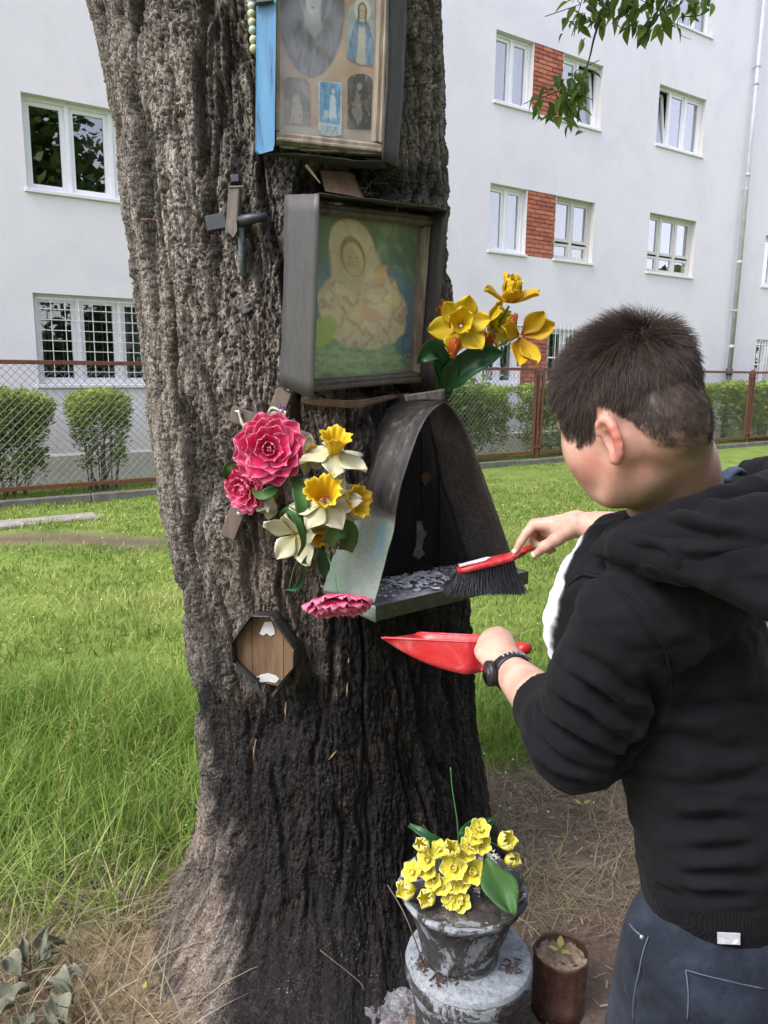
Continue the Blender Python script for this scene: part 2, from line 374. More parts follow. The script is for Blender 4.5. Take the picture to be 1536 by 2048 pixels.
def window(s0, s1, z0, z1, cuts, mat=None, old=None, tilt=None, curtain=(), sill=True, reveal=True):
    mat = mat or M_pvc
    # building > window > sash, pane, sill, curtain
    mb = MB(); framebars(mb, s0 + 0.002, s1 - 0.002, z0 + 0.002, z1 - 0.002, 0.05, -DEP + 0.045, 0.07)
    for c in cuts: mb.box(fp(c, (z0 + z1) / 2, -DEP + 0.012), WD, WN, ZU, 0.028, 0.034, (z1 - z0) / 2 - 0.052)
    win = mb.build('window', mat, bld)
    win_par = win
    win.location = (0, 0, 0)
    xs = [s0 + 0.052] + [c for c in cuts] + [s1 - 0.052]
    for i in range(len(xs) - 1):
        a = xs[i] + (0.03 if i else 0.0); b = xs[i + 1] - (0.03 if i < len(xs) - 2 else 0.0)
        if old: 
            zc = z0 + (z1 - z0) * old; mb = MB()
            sash(win_par, a, b, zc + 0.02, z1 - 0.052, mat); sash(win_par, a, b, z0 + 0.052, zc - 0.02, mat)
        else: sash(win_par, a, b, z0 + 0.052, z1 - 0.052, mat, tilt=0.13 if tilt == i else 0.0)
    if reveal: reveal_of(s0, s1, z0, z1, win_par); 
    room(s0, s1, z0, z1, win_par, curtain)
    if sill: MB().box(fp((s0 + s1) / 2, z0 - 0.008, 0.03 - 0.09), WD, WN, ZU, (s1 - s0) / 2 + 0.03, 0.1, 0.022, 0.004).build('sill', M_sill, win_par)
    return win_par
window(*OPEN[0], (-0.50, 0.06), curtain=())
window(*OPEN[1], (-0.50, 0.06), curtain=((0.05, 0.12, 0.02), (0.74, 0.90, 0.0)))
PW = []
for o, par in ((OPEN[2], 2), (OPEN[3], 3), (OPEN[4], 4)):
    s0, s1, z0, z1 = o; b0, b1 = s0 + 0.95, s0 + 1.74
    window(s0, b0, z0, z1, (s0 + 0.475,), curtain=((0.02, 0.98, 0.0),) if par == 2 else ((0.7, 0.98, 0.0),))
    if par == 2: window(b1, s1, z0, z1, (b1 + 0.5,), tilt=1, curtain=((0.02, 0.5, 0.0),))
    elif par == 3: window(b1, s1, z0, z1, (b1 + 0.57,), mat=M_oldwood, old=0.30, curtain=((0.5, 0.75, 0.0),))
    else: window(b1, s1, z0, z1, (b1 + 0.57,), curtain=((0.0, 0.3, 0.0), (0.7, 1.0, 0.0)))
    # brick pier: building > brick_panel > brick
    pan = MB().box(fp((b0 + b1) / 2, (z0 + z1) / 2, -0.13), WD, WN, ZU, (b1 - b0) / 2 - 0.002, 0.10, (z1 - z0) / 2 - 0.002).build('brick_panel', M_mortar, bld)
    bw, bh, j = 0.24, 0.066, 0.012; rows = int((z1 - z0) / (bh + j)); bh = (z1 - z0) / rows - j
    cache = {}
    for r in range(rows):
        x = b0 + 0.004 - (bw + j) / 2 * (r % 2)
        while x < b1 - 0.02:
            a, c = max(x, b0 + 0.004), min(x + bw, b1 - 0.004); x += bw + j
            if c - a < 0.03: continue
            L = round(c - a, 3); k = (L, random.randrange(3))
            if k not in cache:
                bb = MB().box((0, 0, 0), WD, WN, ZU, L / 2, 0.02, bh / 2, 0.004); cache[k] = mesh_data('brick', np.concatenate(bb.V), bb.F, M_brick[k[1]], False)
            o_ = bpy.data.objects.new('brick', cache[k]); o_.location = Vector((fp((a + c) / 2, z0 + j / 2 + bh / 2 + r * (bh + j), -0.024 + random.uniform(-0.003, 0.003)) - origin_of(pan)).tolist()); link(o_, pan)
window(*OPEN[5], (12.07, 12.62), tilt=0, curtain=((0.0, 0.3, 0.0), (0.86, 0.98, 0.0)))
window(*OPEN[6], (12.05, 12.62), mat=M_oldwood, old=0.32, curtain=((0.0, 0.28, 0.3),))
window(*OPEN[7], (12.07, 12.62), curtain=((0.0, 0.4, 0.0),))
window(*OPEN[8], (12.12, 12.67), curtain=((0.6, 0.8, 0.0),))
for k in (9, 10, 11, 12, 13): window(*OPEN[k], (OPEN[k][0] + 0.56, OPEN[k][0] + 1.12), curtain=((0.0, 0.2, 0.0),))
# lattice grill on the lower left window
def grill_lattice(s0, s1, z0, z1, ns, nz, name='window_grill'):
    mb = MB()
    for i in range(ns + 1):
        s = s0 + (s1 - s0) * i / ns; mb.box(fp(s, (z0 + z1) / 2, -0.035), WD, WN, ZU, 0.005, 0.005, (z1 - z0) / 2)
    for k in range(nz + 1):
        z = z0 + (z1 - z0) * k / nz; mb.box(fp((s0 + s1) / 2, z, -0.023), WD, WN, ZU, (s1 - s0) / 2, 0.005, 0.005)
    return mb.build(name, M_grill, bld)
grill_lattice(-1.04, 0.58, 1.37, 2.47, 9, 8)
def grill_spiked(s0, s1, z0, z1, out=0.16, step=0.115):
    mb = MB(); n = int((s1 - s0) / step)
    for i in range(n + 1):
        s = s0 + (s1 - s0) * i / n; mb.tube([fp(s, z0, out), fp(s, z1, out), fp(s + 0.03, z1 + 0.16, out + 0.13)], [0.007, 0.007, 0.003], 5)
    for z in (z0 + 0.08, (z0 + z1) / 2, z1 - 0.08):
        mb.box(fp((s0 + s1) / 2, z, out - 0.012), WD, WN, ZU, (s1 - s0) / 2, 0.005, 0.012)
        for s in (s0, s1): mb.box(fp(s, z, out / 2 - 0.01), WD, WN, ZU, 0.006, out / 2, 0.012)
    return mb.build('window_grill', M_grill, bld)
grill_spiked(8.62, 9.85, 1.22, 2.52); grill_spiked(11.5, 13.25, 1.22, 2.5); grill_spiked(16.18, 17.9, 1.25, 2.42, 0.1)
# fan patterned grill on the ground-floor window left of the bricks
mb = MB(); sa, sb, za, zb = 6.88, 7.80, 1.34, 2.42; d = 0.03
for s in (sa, sb): mb.box(fp(s, (za + zb) / 2, d), WD, WN, ZU, 0.008, 0.008, (zb - za) / 2)
for z in (za, zb): mb.box(fp((sa + sb) / 2, z, d), WD, WN, ZU, (sb - sa) / 2 + 0.008, 0.009, 0.008)
for cs, cz, sg in ((sa, za, 1), (sb, zb, -1), (sb, za, -1), (sa, zb, 1)):
    for k in range(1, 5):
        aa = math.radians(18 * k); up = 1 if cz == za else -1; mb.tube([fp(cs, cz, d), fp(cs + sg * math.cos(aa) * 0.5, cz + up * math.sin(aa) * 0.58, d)], 0.005, 4)
mb.build('window_grill', M_grill, bld)
# drainpipe
dp = thing('drainpipe', 'tall galvanised drainpipe on the white wall with a dark iron foot', 'drainpipe', fp(14.9, 0, 0.12))
mb = MB().tube([fp(14.9, 1.66, 0.12), fp(14.9, 12.9, 0.12)], 0.058, 16)
for z in (2.2, 4.2, 6.2, 8.2, 10.2, 12.2): mb.tube([fp(14.9, z, 0.12), fp(14.9, z + 0.09, 0.12)], 0.063, 16)
mb.build('pipe', M_zinc, dp, smooth=True)
mb = MB().tube([fp(14.9, 0.0, 0.12), fp(14.9, 1.6, 0.12)], 0.066, 16); mb.tube([fp(14.9, 1.56, 0.12), fp(14.9, 1.72, 0.12)], [0.078, 0.084], 16); mb.build('iron_foot', M_castiron, dp, smooth=True)
for z in (1.2, 3.1, 5.9, 8.6, 11.2): MB().tube([fp(14.9, z, 0.12), fp(14.9, z + 0.03, 0.12)], 0.072, 16).box(fp(14.9, z + 0.015, 0.04), WD, WN, ZU, 0.012, 0.045, 0.012).build('pipe_bracket', M_zinc, dp)
# potted plant behind the upper left window
pl = thing('potted_plant', 'spiky pale green plant on the inner sill of the upper left window', 'plant', fp(-0.2, 3.86, -0.3))
M_plant = simple('dusty_green_leaf', (0.16, 0.24, 0.13), 0.5, 0.3, 20)
MB().tube([fp(-0.2, 3.86, -0.32), fp(-0.2, 3.96, -0.32)], [0.07, 0.09], 12).build('pot', M_plinth, pl)
mb = MB()
for k in range(60):
    a = random.uniform(0, 6.28); e = random.uniform(0.2, 1.3); L = random.uniform(0.12, 0.24); dirv = np.array([math.cos(a) * math.cos(e), math.sin(a) * math.cos(e), math.sin(e)])
    p = fp(-0.2 + random.uniform(-0.06, 0.06), 3.96, -0.32); mb.tube([p, p + dirv * L * 0.5, p + dirv * L - ZU * 0.02], [0.006, 0.014, 0.001], 4, flat=0.3)
mb.build('foliage', M_plant, pl)
# ================================================================== the big tree
TY = 2.25                                                  # depth of the trunk's axis
LS = [(178, 0), (205, 100), (222, 200), (237, 300), (243, 400), (259, 500), (271, 600), (284, 700), (291, 780), (304, 900), (318, 1000), (339, 1100), (356, 1200), (371, 1300), (381, 1400), (389, 1500), (395, 1600), (396, 1680), (388, 1750), (368, 1800), (345, 1860), (312, 1930), (262, 2010), (215, 2070)]
RS = [(862, 0), (867, 100), (873, 200), (877, 300), (884, 400), (887, 500), (889, 600), (893, 700), (900, 800), (912, 900), (922, 1000), (932, 1100), (942, 1200), (945, 1300), (948, 1400), (957, 1500), (970, 1600), (984, 1680), (1000, 1760), (1030, 1850), (1070, 1930), (1110, 2010)]
_l = np.array([at(x, y, 2.17) for x, y in LS]); _r = np.array([at(x, y, 2.17) for x, y in RS])
_l = _l[np.argsort(_l[:, 2])]; _r = _r[np.argsort(_r[:, 2])]
def trunk_c(z):
    zz = np.clip(z, 0.02, 9); XL = np.interp(zz, _l[:, 2], _l[:, 0]); XR = np.interp(zz, _r[:, 2], _r[:, 0])
    up_ = np.clip(z - 2.6, 0, 9); return (XL + XR) / 2 - 0.02 * up_, (XR - XL) / 2 / 0.975 - 0.012 * up_
_zs = np.linspace(-0.4, 6.2, 300); _cx, _rr = trunk_c(_zs); ker = np.ones(5) / 5
_cx = np.convolve(np.pad(_cx, 2, 'edge'), ker, 'valid'); _rr = np.convolve(np.pad(_rr, 2, 'edge'), ker, 'valid')
def trunk_pt(th, z, off=0.0):
    """smooth trunk surface; th = 0 faces the camera, positive to the right"""
    th = np.asarray(th, float); z = np.asarray(z, float)
    cx = np.interp(z, _zs, _cx); R = np.interp(z, _zs, _rr)
    core = np.interp(np.maximum(z, 0.55), _zs, _rr)                     # the flare belongs to the sides, less to the front
    side = np.abs(np.sin(th)) ** 1.5; R = core + (R - core) * side + (0.16 + 0.13 * sstep(0.5, -0.1, th) + 0.20 * np.exp(-((th + 0.70) / 0.45) ** 2)) * np.exp(-np.maximum(z, 0) / 0.15) * (1 - side * 0.75) + 0.07 * np.exp(-((th + 0.90) / 0.36) ** 2) * np.exp(-np.maximum(z, 0) / 0.12)
    R = R + 0.016 * np.cos(3 * th + 0.7 + z * 0.6) + 0.010 * np.cos(7 * th + z * 0.9) * sstep(1.6, 0.1, z) - 0.016
    R = R + off
    return np.stack(np.broadcast_arrays(cx + R * np.sin(th), TY - R * np.cos(th), z), -1)
def trunk_hit(px, py, off=0.0):
    """first point where the ray of a pixel meets the smooth trunk, with its angle and height"""
    r = ray(px, py); o = np.array([0, 0, CAM_Z]); t = 1.0; best = None
    ts = np.linspace(1.3, 2.6, 521); P = o + np.outer(ts, r) / r[1]
    cx = np.interp(P[:, 2], _zs, _cx); th = np.arctan2(P[:, 0] - cx, TY - P[:, 1]); S = trunk_pt(th, P[:, 2], off); rs = np.hypot(S[:, 0] - cx, S[:, 1] - TY); rp = np.hypot(P[:, 0] - cx, P[:, 1] - TY)
    k = np.argmax(rp < rs); 
    if not (rp < rs).any(): k = int(np.argmin(rp - rs))
    return P[k], th[k]
def outward(th): return np.array([math.sin(th), -math.cos(th), 0.0])

# ================================================================== fence, hedges, ground
K0 = np.array([-4.36, 8.58, 0.0])
def kp(s, z, d=0.0): return K0 + WD * s + ZU * z + WN * d      # along the kerb line
M_rust = simple('rust_brown_paint', (0.155, 0.055, 0.036), 0.6, 0.3, 25, 0.3, 80)
M_wire = simple('galvanised_wire', (0.20, 0.18, 0.175), 0.5, 0.15, 30, metal=0.2)
M_kerb = simple('mossy_concrete_kerb', (0.17, 0.165, 0.145), 0.95, 0.3, 6, 0.6, 40)
FZ0, FZ1 = 0.20, 1.625
fence = thing('chain_link_fence', 'rust-brown steel framed chain-link fence running in front of the white building', 'fence', kp(5, 0))
posts = [-4.6, 1.95, 8.52, 15.1, 21.7]
for i in range(len(posts) - 1):
    a, b = posts[i] + 0.09, posts[i + 1] - 0.09
    MB().box(kp((a + b) / 2, FZ1, 0), WD, WN, ZU, (b - a) / 2, 0.018, 0.024, 0.003).build('top_rail', M_rust, fence)
    MB().box(kp((a + b) / 2, FZ0, 0), WD, WN, ZU, (b - a) / 2, 0.018, 0.024, 0.003).build('bottom_rail', M_rust, fence)
    for s in (a, b): MB().box(kp(s, (FZ0 + FZ1) / 2, 0), WD, WN, ZU, 0.018, 0.0185, (FZ1 - FZ0) / 2 + 0.026).build('side_bar', M_rust, fence)
    # woven wire: two families of crossing diagonals
    V = []; F = []; dg = 0.092; h = FZ1 - FZ0 - 0.03; n = int((b - a + h) / dg) + 1; w = 0.0019
    for fam in (0, 1):
        for q in range(n):
            s_0 = a + q * dg - (0 if fam else h); s_1 = s_0 + h; za, zb = (FZ0 + 0.015, FZ1 - 0.015)
            if fam: s_0, s_1 = a + q * dg, a + q * dg - h
            P, Q = [s_0, za], [s_1, zb]
            # clip to the panel
            def clip(P, Q):
                (x0, y0), (x1, y1) = P, Q; t0, t1 = 0.0, 1.0; dx = x1 - x0
                for lim, sg in ((a + 0.015, 1), (b - 0.015, -1)):
                    if abs(dx) < 1e-9: continue
                    t = (lim - x0) / dx
                    if dx * sg > 0: t0 = max(t0, t)
                    else: t1 = min(t1, t)
                return None if t0 >= t1 else ((x0 + dx * t0, y0 + (y1 - y0) * t0), (x0 + dx * t1, y0 + (y1 - y0) * t1))
            r_ = clip(P, Q)
            if r_ is None: continue
            (x0, y0), (x1, y1) = r_; k = len(V); off = 0.0022 if fam else -0.0022; sx = 1 if fam == 0 else -1
            for (x, y) in ((x0, y0), (x1, y1)): V += [kp(x - w * sx, y + w, off), kp(x + w * sx, y - w, off), kp(x, y, off + w * 1.4)]
            F += [(k, k + 1, k + 4, k + 3), (k + 1, k + 2, k + 5, k + 4), (k + 2, k, k + 3, k + 5)]
    mk('chain_link_mesh', V, F, M_wire, fence, smooth=False, kind='stuff')
for s in posts:
    p = MB().box(kp(s, 0.82, -0.01), WD, WN, ZU, 0.024, 0.024, 0.86, 0.003).build('post', M_rust, fence)
    for z in (0.30, 1.54): MB().box(kp(s, z, 0.02), WD, WN, ZU, 0.10, 0.006, 0.022).build('hinge_strap', M_rust, p)
kb = MB(); s = -5.0; kerb = thing('kerb', 'low mossy concrete kerb under the chain-link fence', 'kerb', kp(5, 0, 0.03)); kerb['kind'] = 'structure'; del kerb['label']; del kerb['category']
while s < 22:
    MB().box(kp(s + 0.497, -0.03 + random.uniform(-0.008, 0.008), 0.03 + random.uniform(-0.008, 0.008)), WD, WN, ZU, 0.494, 0.04, 0.12, 0.012).build('kerb_stone', M_kerb, kerb); s += 1.0

# ---- the ground: one sheet, dense near the tree
def soilmask(X, Y):
    """bare earth near the tree foot and where people stand"""
    n = fbm(X * 1.3, Y * 1.3, 3.0, 4) * 0.5
    d1 = np.hypot((X - 0.75) / 1.15, (Y - 1.9) / 1.05)
    d2 = np.hypot((X + 0.15) / 0.95, (Y - 1.65) / 0.75)
    d3 = np.hypot((X - 0.6) / 2.2, (Y + 0.6) / 1.6)
    d4 = np.hypot((X + 3.4) / 1.5, (Y - 6.95) / 0.36)           # worn strip by the stone slab
    d5 = np.hypot((X - 1.2) / 0.8, (Y - 2.6) / 0.7)
    a = np.minimum(np.minimum(d1, d2), np.minimum(d3, d4)); a = np.minimum(a, d5)
    return 1 - sstep(0.8, 1.12, a + n * 0.35)
def ground_z(X, Y):
    r = np.hypot(X + 0.2, Y - 2.25)
    return 0.035 * fbm(X * 0.8, Y * 0.8, 1.0, 3) + 0.012 * fbm(X * 5, Y * 5, 2.0, 4) + 0.05 * np.exp(-(r / 0.75) ** 2) - 0.03 * sstep(6, 12, Y)
def axis(lo, fine0, fine1, hi, step):
    a = list(np.arange(fine0, fine1, step)); s = step; x = fine1
    while x < hi: a.append(x); s *= 1.18; x += s
    a.append(hi); s = step; x = fine0 - step; pre = []
    while x > lo: pre.append(x); s *= 1.18; x -= s
    return np.array([lo] + pre[::-1] + a)
gx = axis(-120, -2.6, 2.6, 140, 0.022); gy = axis(-60, 0.9, 4.2, 180, 0.022)
GX, GY = np.meshgrid(gx, gy, indexing='ij'); near = sstep(14, 8, np.abs(GY)) * sstep(14, 8, np.abs(GX))
sm = soilmask(GX, GY) * near
GZ = ground_z(GX, GY) * near
clods = np.abs(fbm(GX * 14, GY * 14, 4.0, 4)) * 0.022 * sm * sstep(7, 3, GY); GZ = GZ + clods
nx, ny = GX.shape; I = np.arange(nx * ny).reshape(nx, ny)
F = np.stack([I[:-1, :-1], I[1:, :-1], I[1:, 1:], I[:-1, 1:]], -1).reshape(-1, 4)
ash = np.exp(-(np.hypot((GX + 0.02) / 0.30, (GY - 1.66) / 0.11)) ** 2) * 1.2 * sstep(-0.2, 0.5, fbm(GX * 6, GY * 6, 8, 3)) 
straw = sstep(0.35, 0.9, np.exp(-(np.hypot((GX + 0.75) / 0.75, (GY - 1.75) / 0.5)) ** 2) + 0.25 * fbm(GX * 3, GY * 3, 6, 3))
m = Mat('ground'); v = m.co(); n = m.noise(7, 8, 0.7, v); n2 = m.noise(70, 6, 0.7, v)
soil = m.mix(0.45, m.ramp(n, [(0.3, (0.075, 0.052, 0.038)), (0.55, (0.13, 0.092, 0.068)), (0.75, (0.18, 0.135, 0.10))]), m.ramp(n2, [(0.3, (0.06, 0.045, 0.034)), (0.55, (0.17, 0.13, 0.10)), (0.8, (0.33, 0.27, 0.21))]))
turf = m.ramp(m.noise(2.4, 6, 0.65, v), [(0.3, (0.10, 0.15, 0.03)), (0.55, (0.17, 0.24, 0.05)), (0.8, (0.27, 0.28, 0.10))])
strawc = m.ramp(n2, [(0.3, (0.10, 0.07, 0.045)), (0.6, (0.30, 0.23, 0.14))])
c = m.mix(m.attr('soil'), turf, soil); c = m.mix(m.attr('straw'), c, strawc); c = m.mix(m.attr('ash'), c, m.ramp(n2, [(0.35, (0.14, 0.14, 0.145)), (0.62, (0.55, 0.57, 0.60))]))
m.set(color=c, rough=0.95, spec=0.15).bump(n2, 0.6, 0.012); M_ground = m.m
mk('ground', np.stack([GX, GY, GZ], -1).reshape(-1, 3), F, M_ground, None, kind='structure', attrs={'soil': sm.ravel(), 'ash': np.clip(ash, 0, 1).ravel(), 'straw': (straw * 0.9).ravel()})
def gz(x, y): return ground_z(np.asarray(x, float), np.asarray(y, float))

# ---- blades of grass as one sheet of real blades
def blades(name, X, Y, H, W, lean, tint, mat, segs=3, z0=None, curl=1.0):
    n = len(X); a = rng.uniform(0, 2 * np.pi, n); la = rng.uniform(0, 2 * np.pi, n) if np.isscalar(lean) or lean.ndim == 1 else 0
    ld = np.stack([np.cos(la), np.sin(la)], 1); side = np.stack([-np.sin(a), np.cos(a)], 1)
    base = np.stack([X, Y, (gz(X, Y) if z0 is None else z0) - 0.01], 1); ts = np.linspace(0, 1, segs + 1); V = np.zeros((n, 2 * segs + 1, 3), np.float32)
    for k, t in enumerate(ts):
        c = base.copy(); bend = lean * H * (t ** (1.6)) * curl; c[:, :2] += ld * bend[:, None]; c[:, 2] += H * (t - 0.35 * lean * t * t)
        w = W * (1 - t ** 1.5) * (0.75 + 0.5 * min(t * 3, 1))
        if k < segs: V[:, 2 * k, :] = c; V[:, 2 * k + 1, :] = c; V[:, 2 * k, :2] += side * w[:, None] / 2; V[:, 2 * k + 1, :2] -= side * w[:, None] / 2
        else: V[:, 2 * segs, :] = c
    b = (np.arange(n) * (2 * segs + 1))[:, None]; F = []
    for k in range(segs - 1):
        q = np.array([2 * k, 2 * k + 1, 2 * k + 3]); F.append(b + q); F.append(b + np.array([2 * k, 2 * k + 3, 2 * k + 2]))
    F.append(b + np.array([2 * segs - 2, 2 * segs - 1, 2 * segs])); F = np.concatenate(F)
    tt = np.repeat(tint, 2 * segs + 1); hh = np.tile(np.repeat(ts, 2)[:2 * segs + 1], n)
    return mk(name, V.reshape(-1, 3), F, mat, None, kind='stuff', attrs={'tint': tt, 'hgt': hh})
def grassmat(name, c0, c1, c2, tr=0.35):
    m = Mat(name); t = m.attr('tint'); col = m.ramp(t, [(0.0, c0), (0.5, c1), (1.0, c2)])
    col = m.mix(m.math('MULTIPLY', m.attr('hgt'), 0.35), col, tuple(min(1, x * 1.5) for x in c1)); m.set(color=col, rough=0.5, spec=0.35).translucent(tr, col); return m.m
M_grass = grassmat('green_grass', (0.10, 0.165, 0.03), (0.225, 0.315, 0.06), (0.46, 0.46, 0.17))
M_long = grassmat('long_green_grass', (0.09, 0.165, 0.03), (0.225, 0.345, 0.06), (0.50, 0.54, 0.24), 0.4)
M_dry = grassmat('dry_grass', (0.13, 0.105, 0.06), (0.25, 0.21, 0.13), (0.40, 0.35, 0.23), 0.2)
def scatter(n, x0, x1, y0, y1, dens):
    X = rng.uniform(x0, x1, n); Y = rng.uniform(y0, y1, n); k = rng.random(n) < dens(X, Y); return X[k], Y[k]
def trunkfree(X, Y, m=0.0):
    cx_ = float(trunk_c(0.05)[0]); t_ = np.arctan2(X - cx_, TY - Y); S_ = trunk_pt(t_, np.full(np.shape(t_), 0.04)); return np.hypot(X - cx_, Y - TY) > np.hypot(S_[..., 0] - cx_, S_[..., 1] - TY) - 0.02 + m
onlawn = lambda X, Y: (((np.stack([X, Y], -1) - K0[:2]) @ WN[:2]) > 0.09)
def bare(X, Y): return 1 - 0.75 * sstep(0.35, 0.75, fbm(X * 1.7, Y * 1.7, 33, 4))
infr = lambda X, Y: (np.abs(X / np.maximum(Y, 0.1)) < 0.62)
# mown lawn
def fbm2(X, Y, s, k): return fbm(X * s, Y * s, k, 3)
X, Y = scatter(210000, -6.5, 8.5, 2.0, 15, lambda X, Y: (1 - 0.97 * soilmask(X, Y)) * trunkfree(X, Y) * onlawn(X, Y) * bare(X, Y) * infr(X, Y) * np.clip(1.25 - Y / 18, 0.3, 1))
H = 0.045 + 0.035 * rng.random(len(X)) + 0.03 * sstep(0, 0.8, fbm2(X, Y, 1.1, 9)); H *= 1 + 0.9 * sstep(5.5, 3.5, Y)
blades('lawn_grass', X, Y, H, 0.004 + 0.0011 * Y, rng.uniform(0.2, 1.0, len(X)), np.clip(0.47 + 0.42 * fbm2(X, Y, 1.1, 4) + 0.25 * fbm2(X, Y, 5, 8) + rng.normal(0, 0.20, len(X)), 0, 1), M_grass, 2)
# strip behind the fence
P = rng.uniform(0, 1, (26000, 2)); s = -4 + P[:, 0] * 20; d = -2.3 + P[:, 1] * 2.2; Q = K0[:2] + WD[:2] * s[:, None] + WN[:2] * d[:, None]
blades('verge_grass', Q[:, 0], Q[:, 1], 0.04 + 0.05 * rng.random(len(Q)), np.full(len(Q), 0.014), rng.uniform(0.2, 0.9, len(Q)), np.clip(rng.normal(0.55, 0.2, len(Q)), 0, 1), M_grass, 2)
# long grass left of the trunk and behind it on the right
def tallz(X, Y):
    a = np.exp(-(np.hypot((X + 1.45) / 1.05, (Y - 2.65) / 1.15)) ** 6); b = np.exp(-(np.hypot((X - 0.75) / 0.62, (Y - 3.35) / 0.65)) ** 4) * 0.9
    return np.clip(a + b + 0.15 * fbm2(X, Y, 2.0, 12), 0, 1)
X, Y = scatter(215000, -3.2, 1.6, 1.45, 4.6, lambda X, Y: sstep(0.10, 0.8, tallz(X, Y)) * trunkfree(X, Y) * infr(X, Y) * 0.42 * (1 - 0.5 * soilmask(X, Y)) * np.where(X < -0.3, sstep(1.50, 1.92, Y + 0.15 * fbm2(X, Y, 3, 5)), 1))
H = (0.08 + 0.27 * rng.random(len(X)) ** 1.4) * (0.25 + 0.85 * tallz(X, Y) * (0.8 + 0.35 * fbm2(X, Y, 1.3, 19)))
blades('long_grass', X, Y, H, rng.uniform(0.0028, 0.0068, len(X)), rng.uniform(0.15, 1.1, len(X)), np.clip(0.30 + 0.28 * fbm2(X, Y, 1.7, 14) + rng.normal(0, 0.2, len(X)) + 0.25 * sstep(2.3, 1.8, Y), 0, 1), M_long, 5)
# dry stalks among it, more towards the tree foot
X, Y = scatter(60000, -2.4, 0.3, 1.35, 2.9, lambda X, Y: sstep(2.75, 1.8, Y) * sstep(-0.35, -0.65, X) * trunkfree(X, Y) * 0.26 * sstep(2.75, 2.0, Y) * np.clip(0.8 + fbm2(X, Y, 3, 15), 0.15, 1))
blades('dry_stalks', X, Y, rng.uniform(0.05, 0.24, len(X)), rng.uniform(0.002, 0.0048, len(X)), rng.uniform(0.4, 2.2, len(X)), np.clip(rng.normal(0.4, 0.25, len(X)), 0, 1), M_dry, 5)
# matted dead grass right of the trunk
X, Y = scatter(17000, 0.25, 1.5, 1.9, 3.2, lambda X, Y: np.exp(-(np.hypot((X - 0.62) / 0.42, (Y - 2.36) / 0.42)) ** 3) * trunkfree(X, Y) * np.clip(0.7 + 1.2 * fbm2(X, Y, 4, 17), 0, 1))
blades('matted_dead_grass', X, Y, rng.uniform(0.03, 0.13, len(X)), rng.uniform(0.0015, 0.0035, len(X)), rng.uniform(0.8, 2.4, len(X)), np.clip(rng.normal(0.45, 0.25, len(X)), 0, 1), M_dry, 5)
# a few tall grasses gone to seed in front of the lawn
V = []; F = []; Rg = np.random.default_rng(77)
for k in range(26):
    x, y = Rg.uniform(-1.75, -0.75), Rg.uniform(1.95, 2.9); h = Rg.uniform(0.35, 0.52); a = Rg.uniform(0, 6.28); ln_ = Rg.uniform(0.03, 0.12); top = np.array([x + math.cos(a) * ln_, y + math.sin(a) * ln_, h]); b0 = np.array([x, y, 0.0]); mid = b0 * .4 + top * .6 + np.array([0, 0, .04])
    Pc = smoothcurve([b0, mid, top], 5); v1, f1_ = tube(Pc, np.linspace(0.0014, 0.0008, len(Pc)), 4); n0 = sum(map(len, V)); V.append(v1); F += [tuple(i + n0 for i in q) for q in f1_]
    for j in range(16):
        p = Pc[-1] + (Pc[-1] - Pc[-3]) * (-j * 0.16); dv = Rg.normal(size=3) * 0.012 + np.array([0, 0, 0.010]); v1, f1_ = tube([p, p + dv * 0.6, p + dv], [0.0006, 0.0018, 0.0003], 4); n0 = sum(map(len, V)); V.append(v1); F += [tuple(i + n0 for i in q) for q in f1_]
V = np.concatenate(V); mk('grass_seed_heads', V, F, M_grass, None, kind='stuff', attrs={'tint': np.full(len(V), 0.8), 'hgt': np.zeros(len(V))})
# small pale petals and seeds lying in the lawn
n = 1500; X = rng.uniform(-5, 6, n); Y = rng.uniform(2.2, 9, n); k = infr(X, Y) & trunkfree(X, Y) & onlawn(X, Y); X, Y = X[k], Y[k]; n = len(X); s_ = 0.003 + 0.0008 * Y; a = rng.uniform(0, 6.28, n); Z = gz(X, Y) + 0.05 + 0.03 * rng.random(n); V = np.zeros((n, 3, 3))
for q in range(3): V[:, q] = np.stack([X + s_ * np.cos(a + q * 2.1), Y + s_ * np.sin(a + q * 2.1), Z + s_ * 0.4 * (q - 1)], 1)
mk('fallen_petals', V.reshape(-1, 3), np.arange(n * 3).reshape(-1, 3), simple('pale_petal', (0.62, 0.60, 0.36), 0.7, 0.2, 10), None, kind='stuff')
# litter of straw bits on the soil
n = 3400; X = rng.uniform(-1.4, 1.5, n); Y = rng.uniform(1.2, 2.9, n); k = trunkfree(X, Y, 0.04) & (np.hypot(X - 0.2, Y - 1.6) > 0.1); X, Y = X[k], Y[k]; n = len(X)
a = rng.uniform(0, 6.28, n); L = rng.uniform(0.005, 0.024, n); Z = gz(X, Y) + 0.012 + rng.uniform(0, 0.012, n); V = np.zeros((n, 4, 3))
dx, dy = np.cos(a) * L, np.sin(a) * L; w = rng.uniform(0.0008, 0.0025, n)
for q, (u, s_) in enumerate(((-1, -1), (1, -1), (1, 1), (-1, 1))): V[:, q] = np.stack([X + dx * u - np.sin(a) * w * s_, Y + dy * u + np.cos(a) * w * s_, Z + 0.004 * u], 1)
mk('straw_litter', V.reshape(-1, 3), np.arange(n * 4).reshape(-1, 4), M_dry, None, kind='stuff', attrs={'tint': np.repeat(rng.random(n), 4), 'hgt': np.zeros(n * 4)})

# ---- stone slab on the lawn
c = onz(60, 1052); slab = MB().box(c + np.array([-0.15, 0.0, 0.01]), WD, WN, ZU, 0.8, 0.17, 0.03, 0.01).build('stone_slab', simple('weathered_stone', (0.27, 0.25, 0.22), 0.95, 0.3, 5, 0.6, 30)); slab['kind'] = 'structure'; 

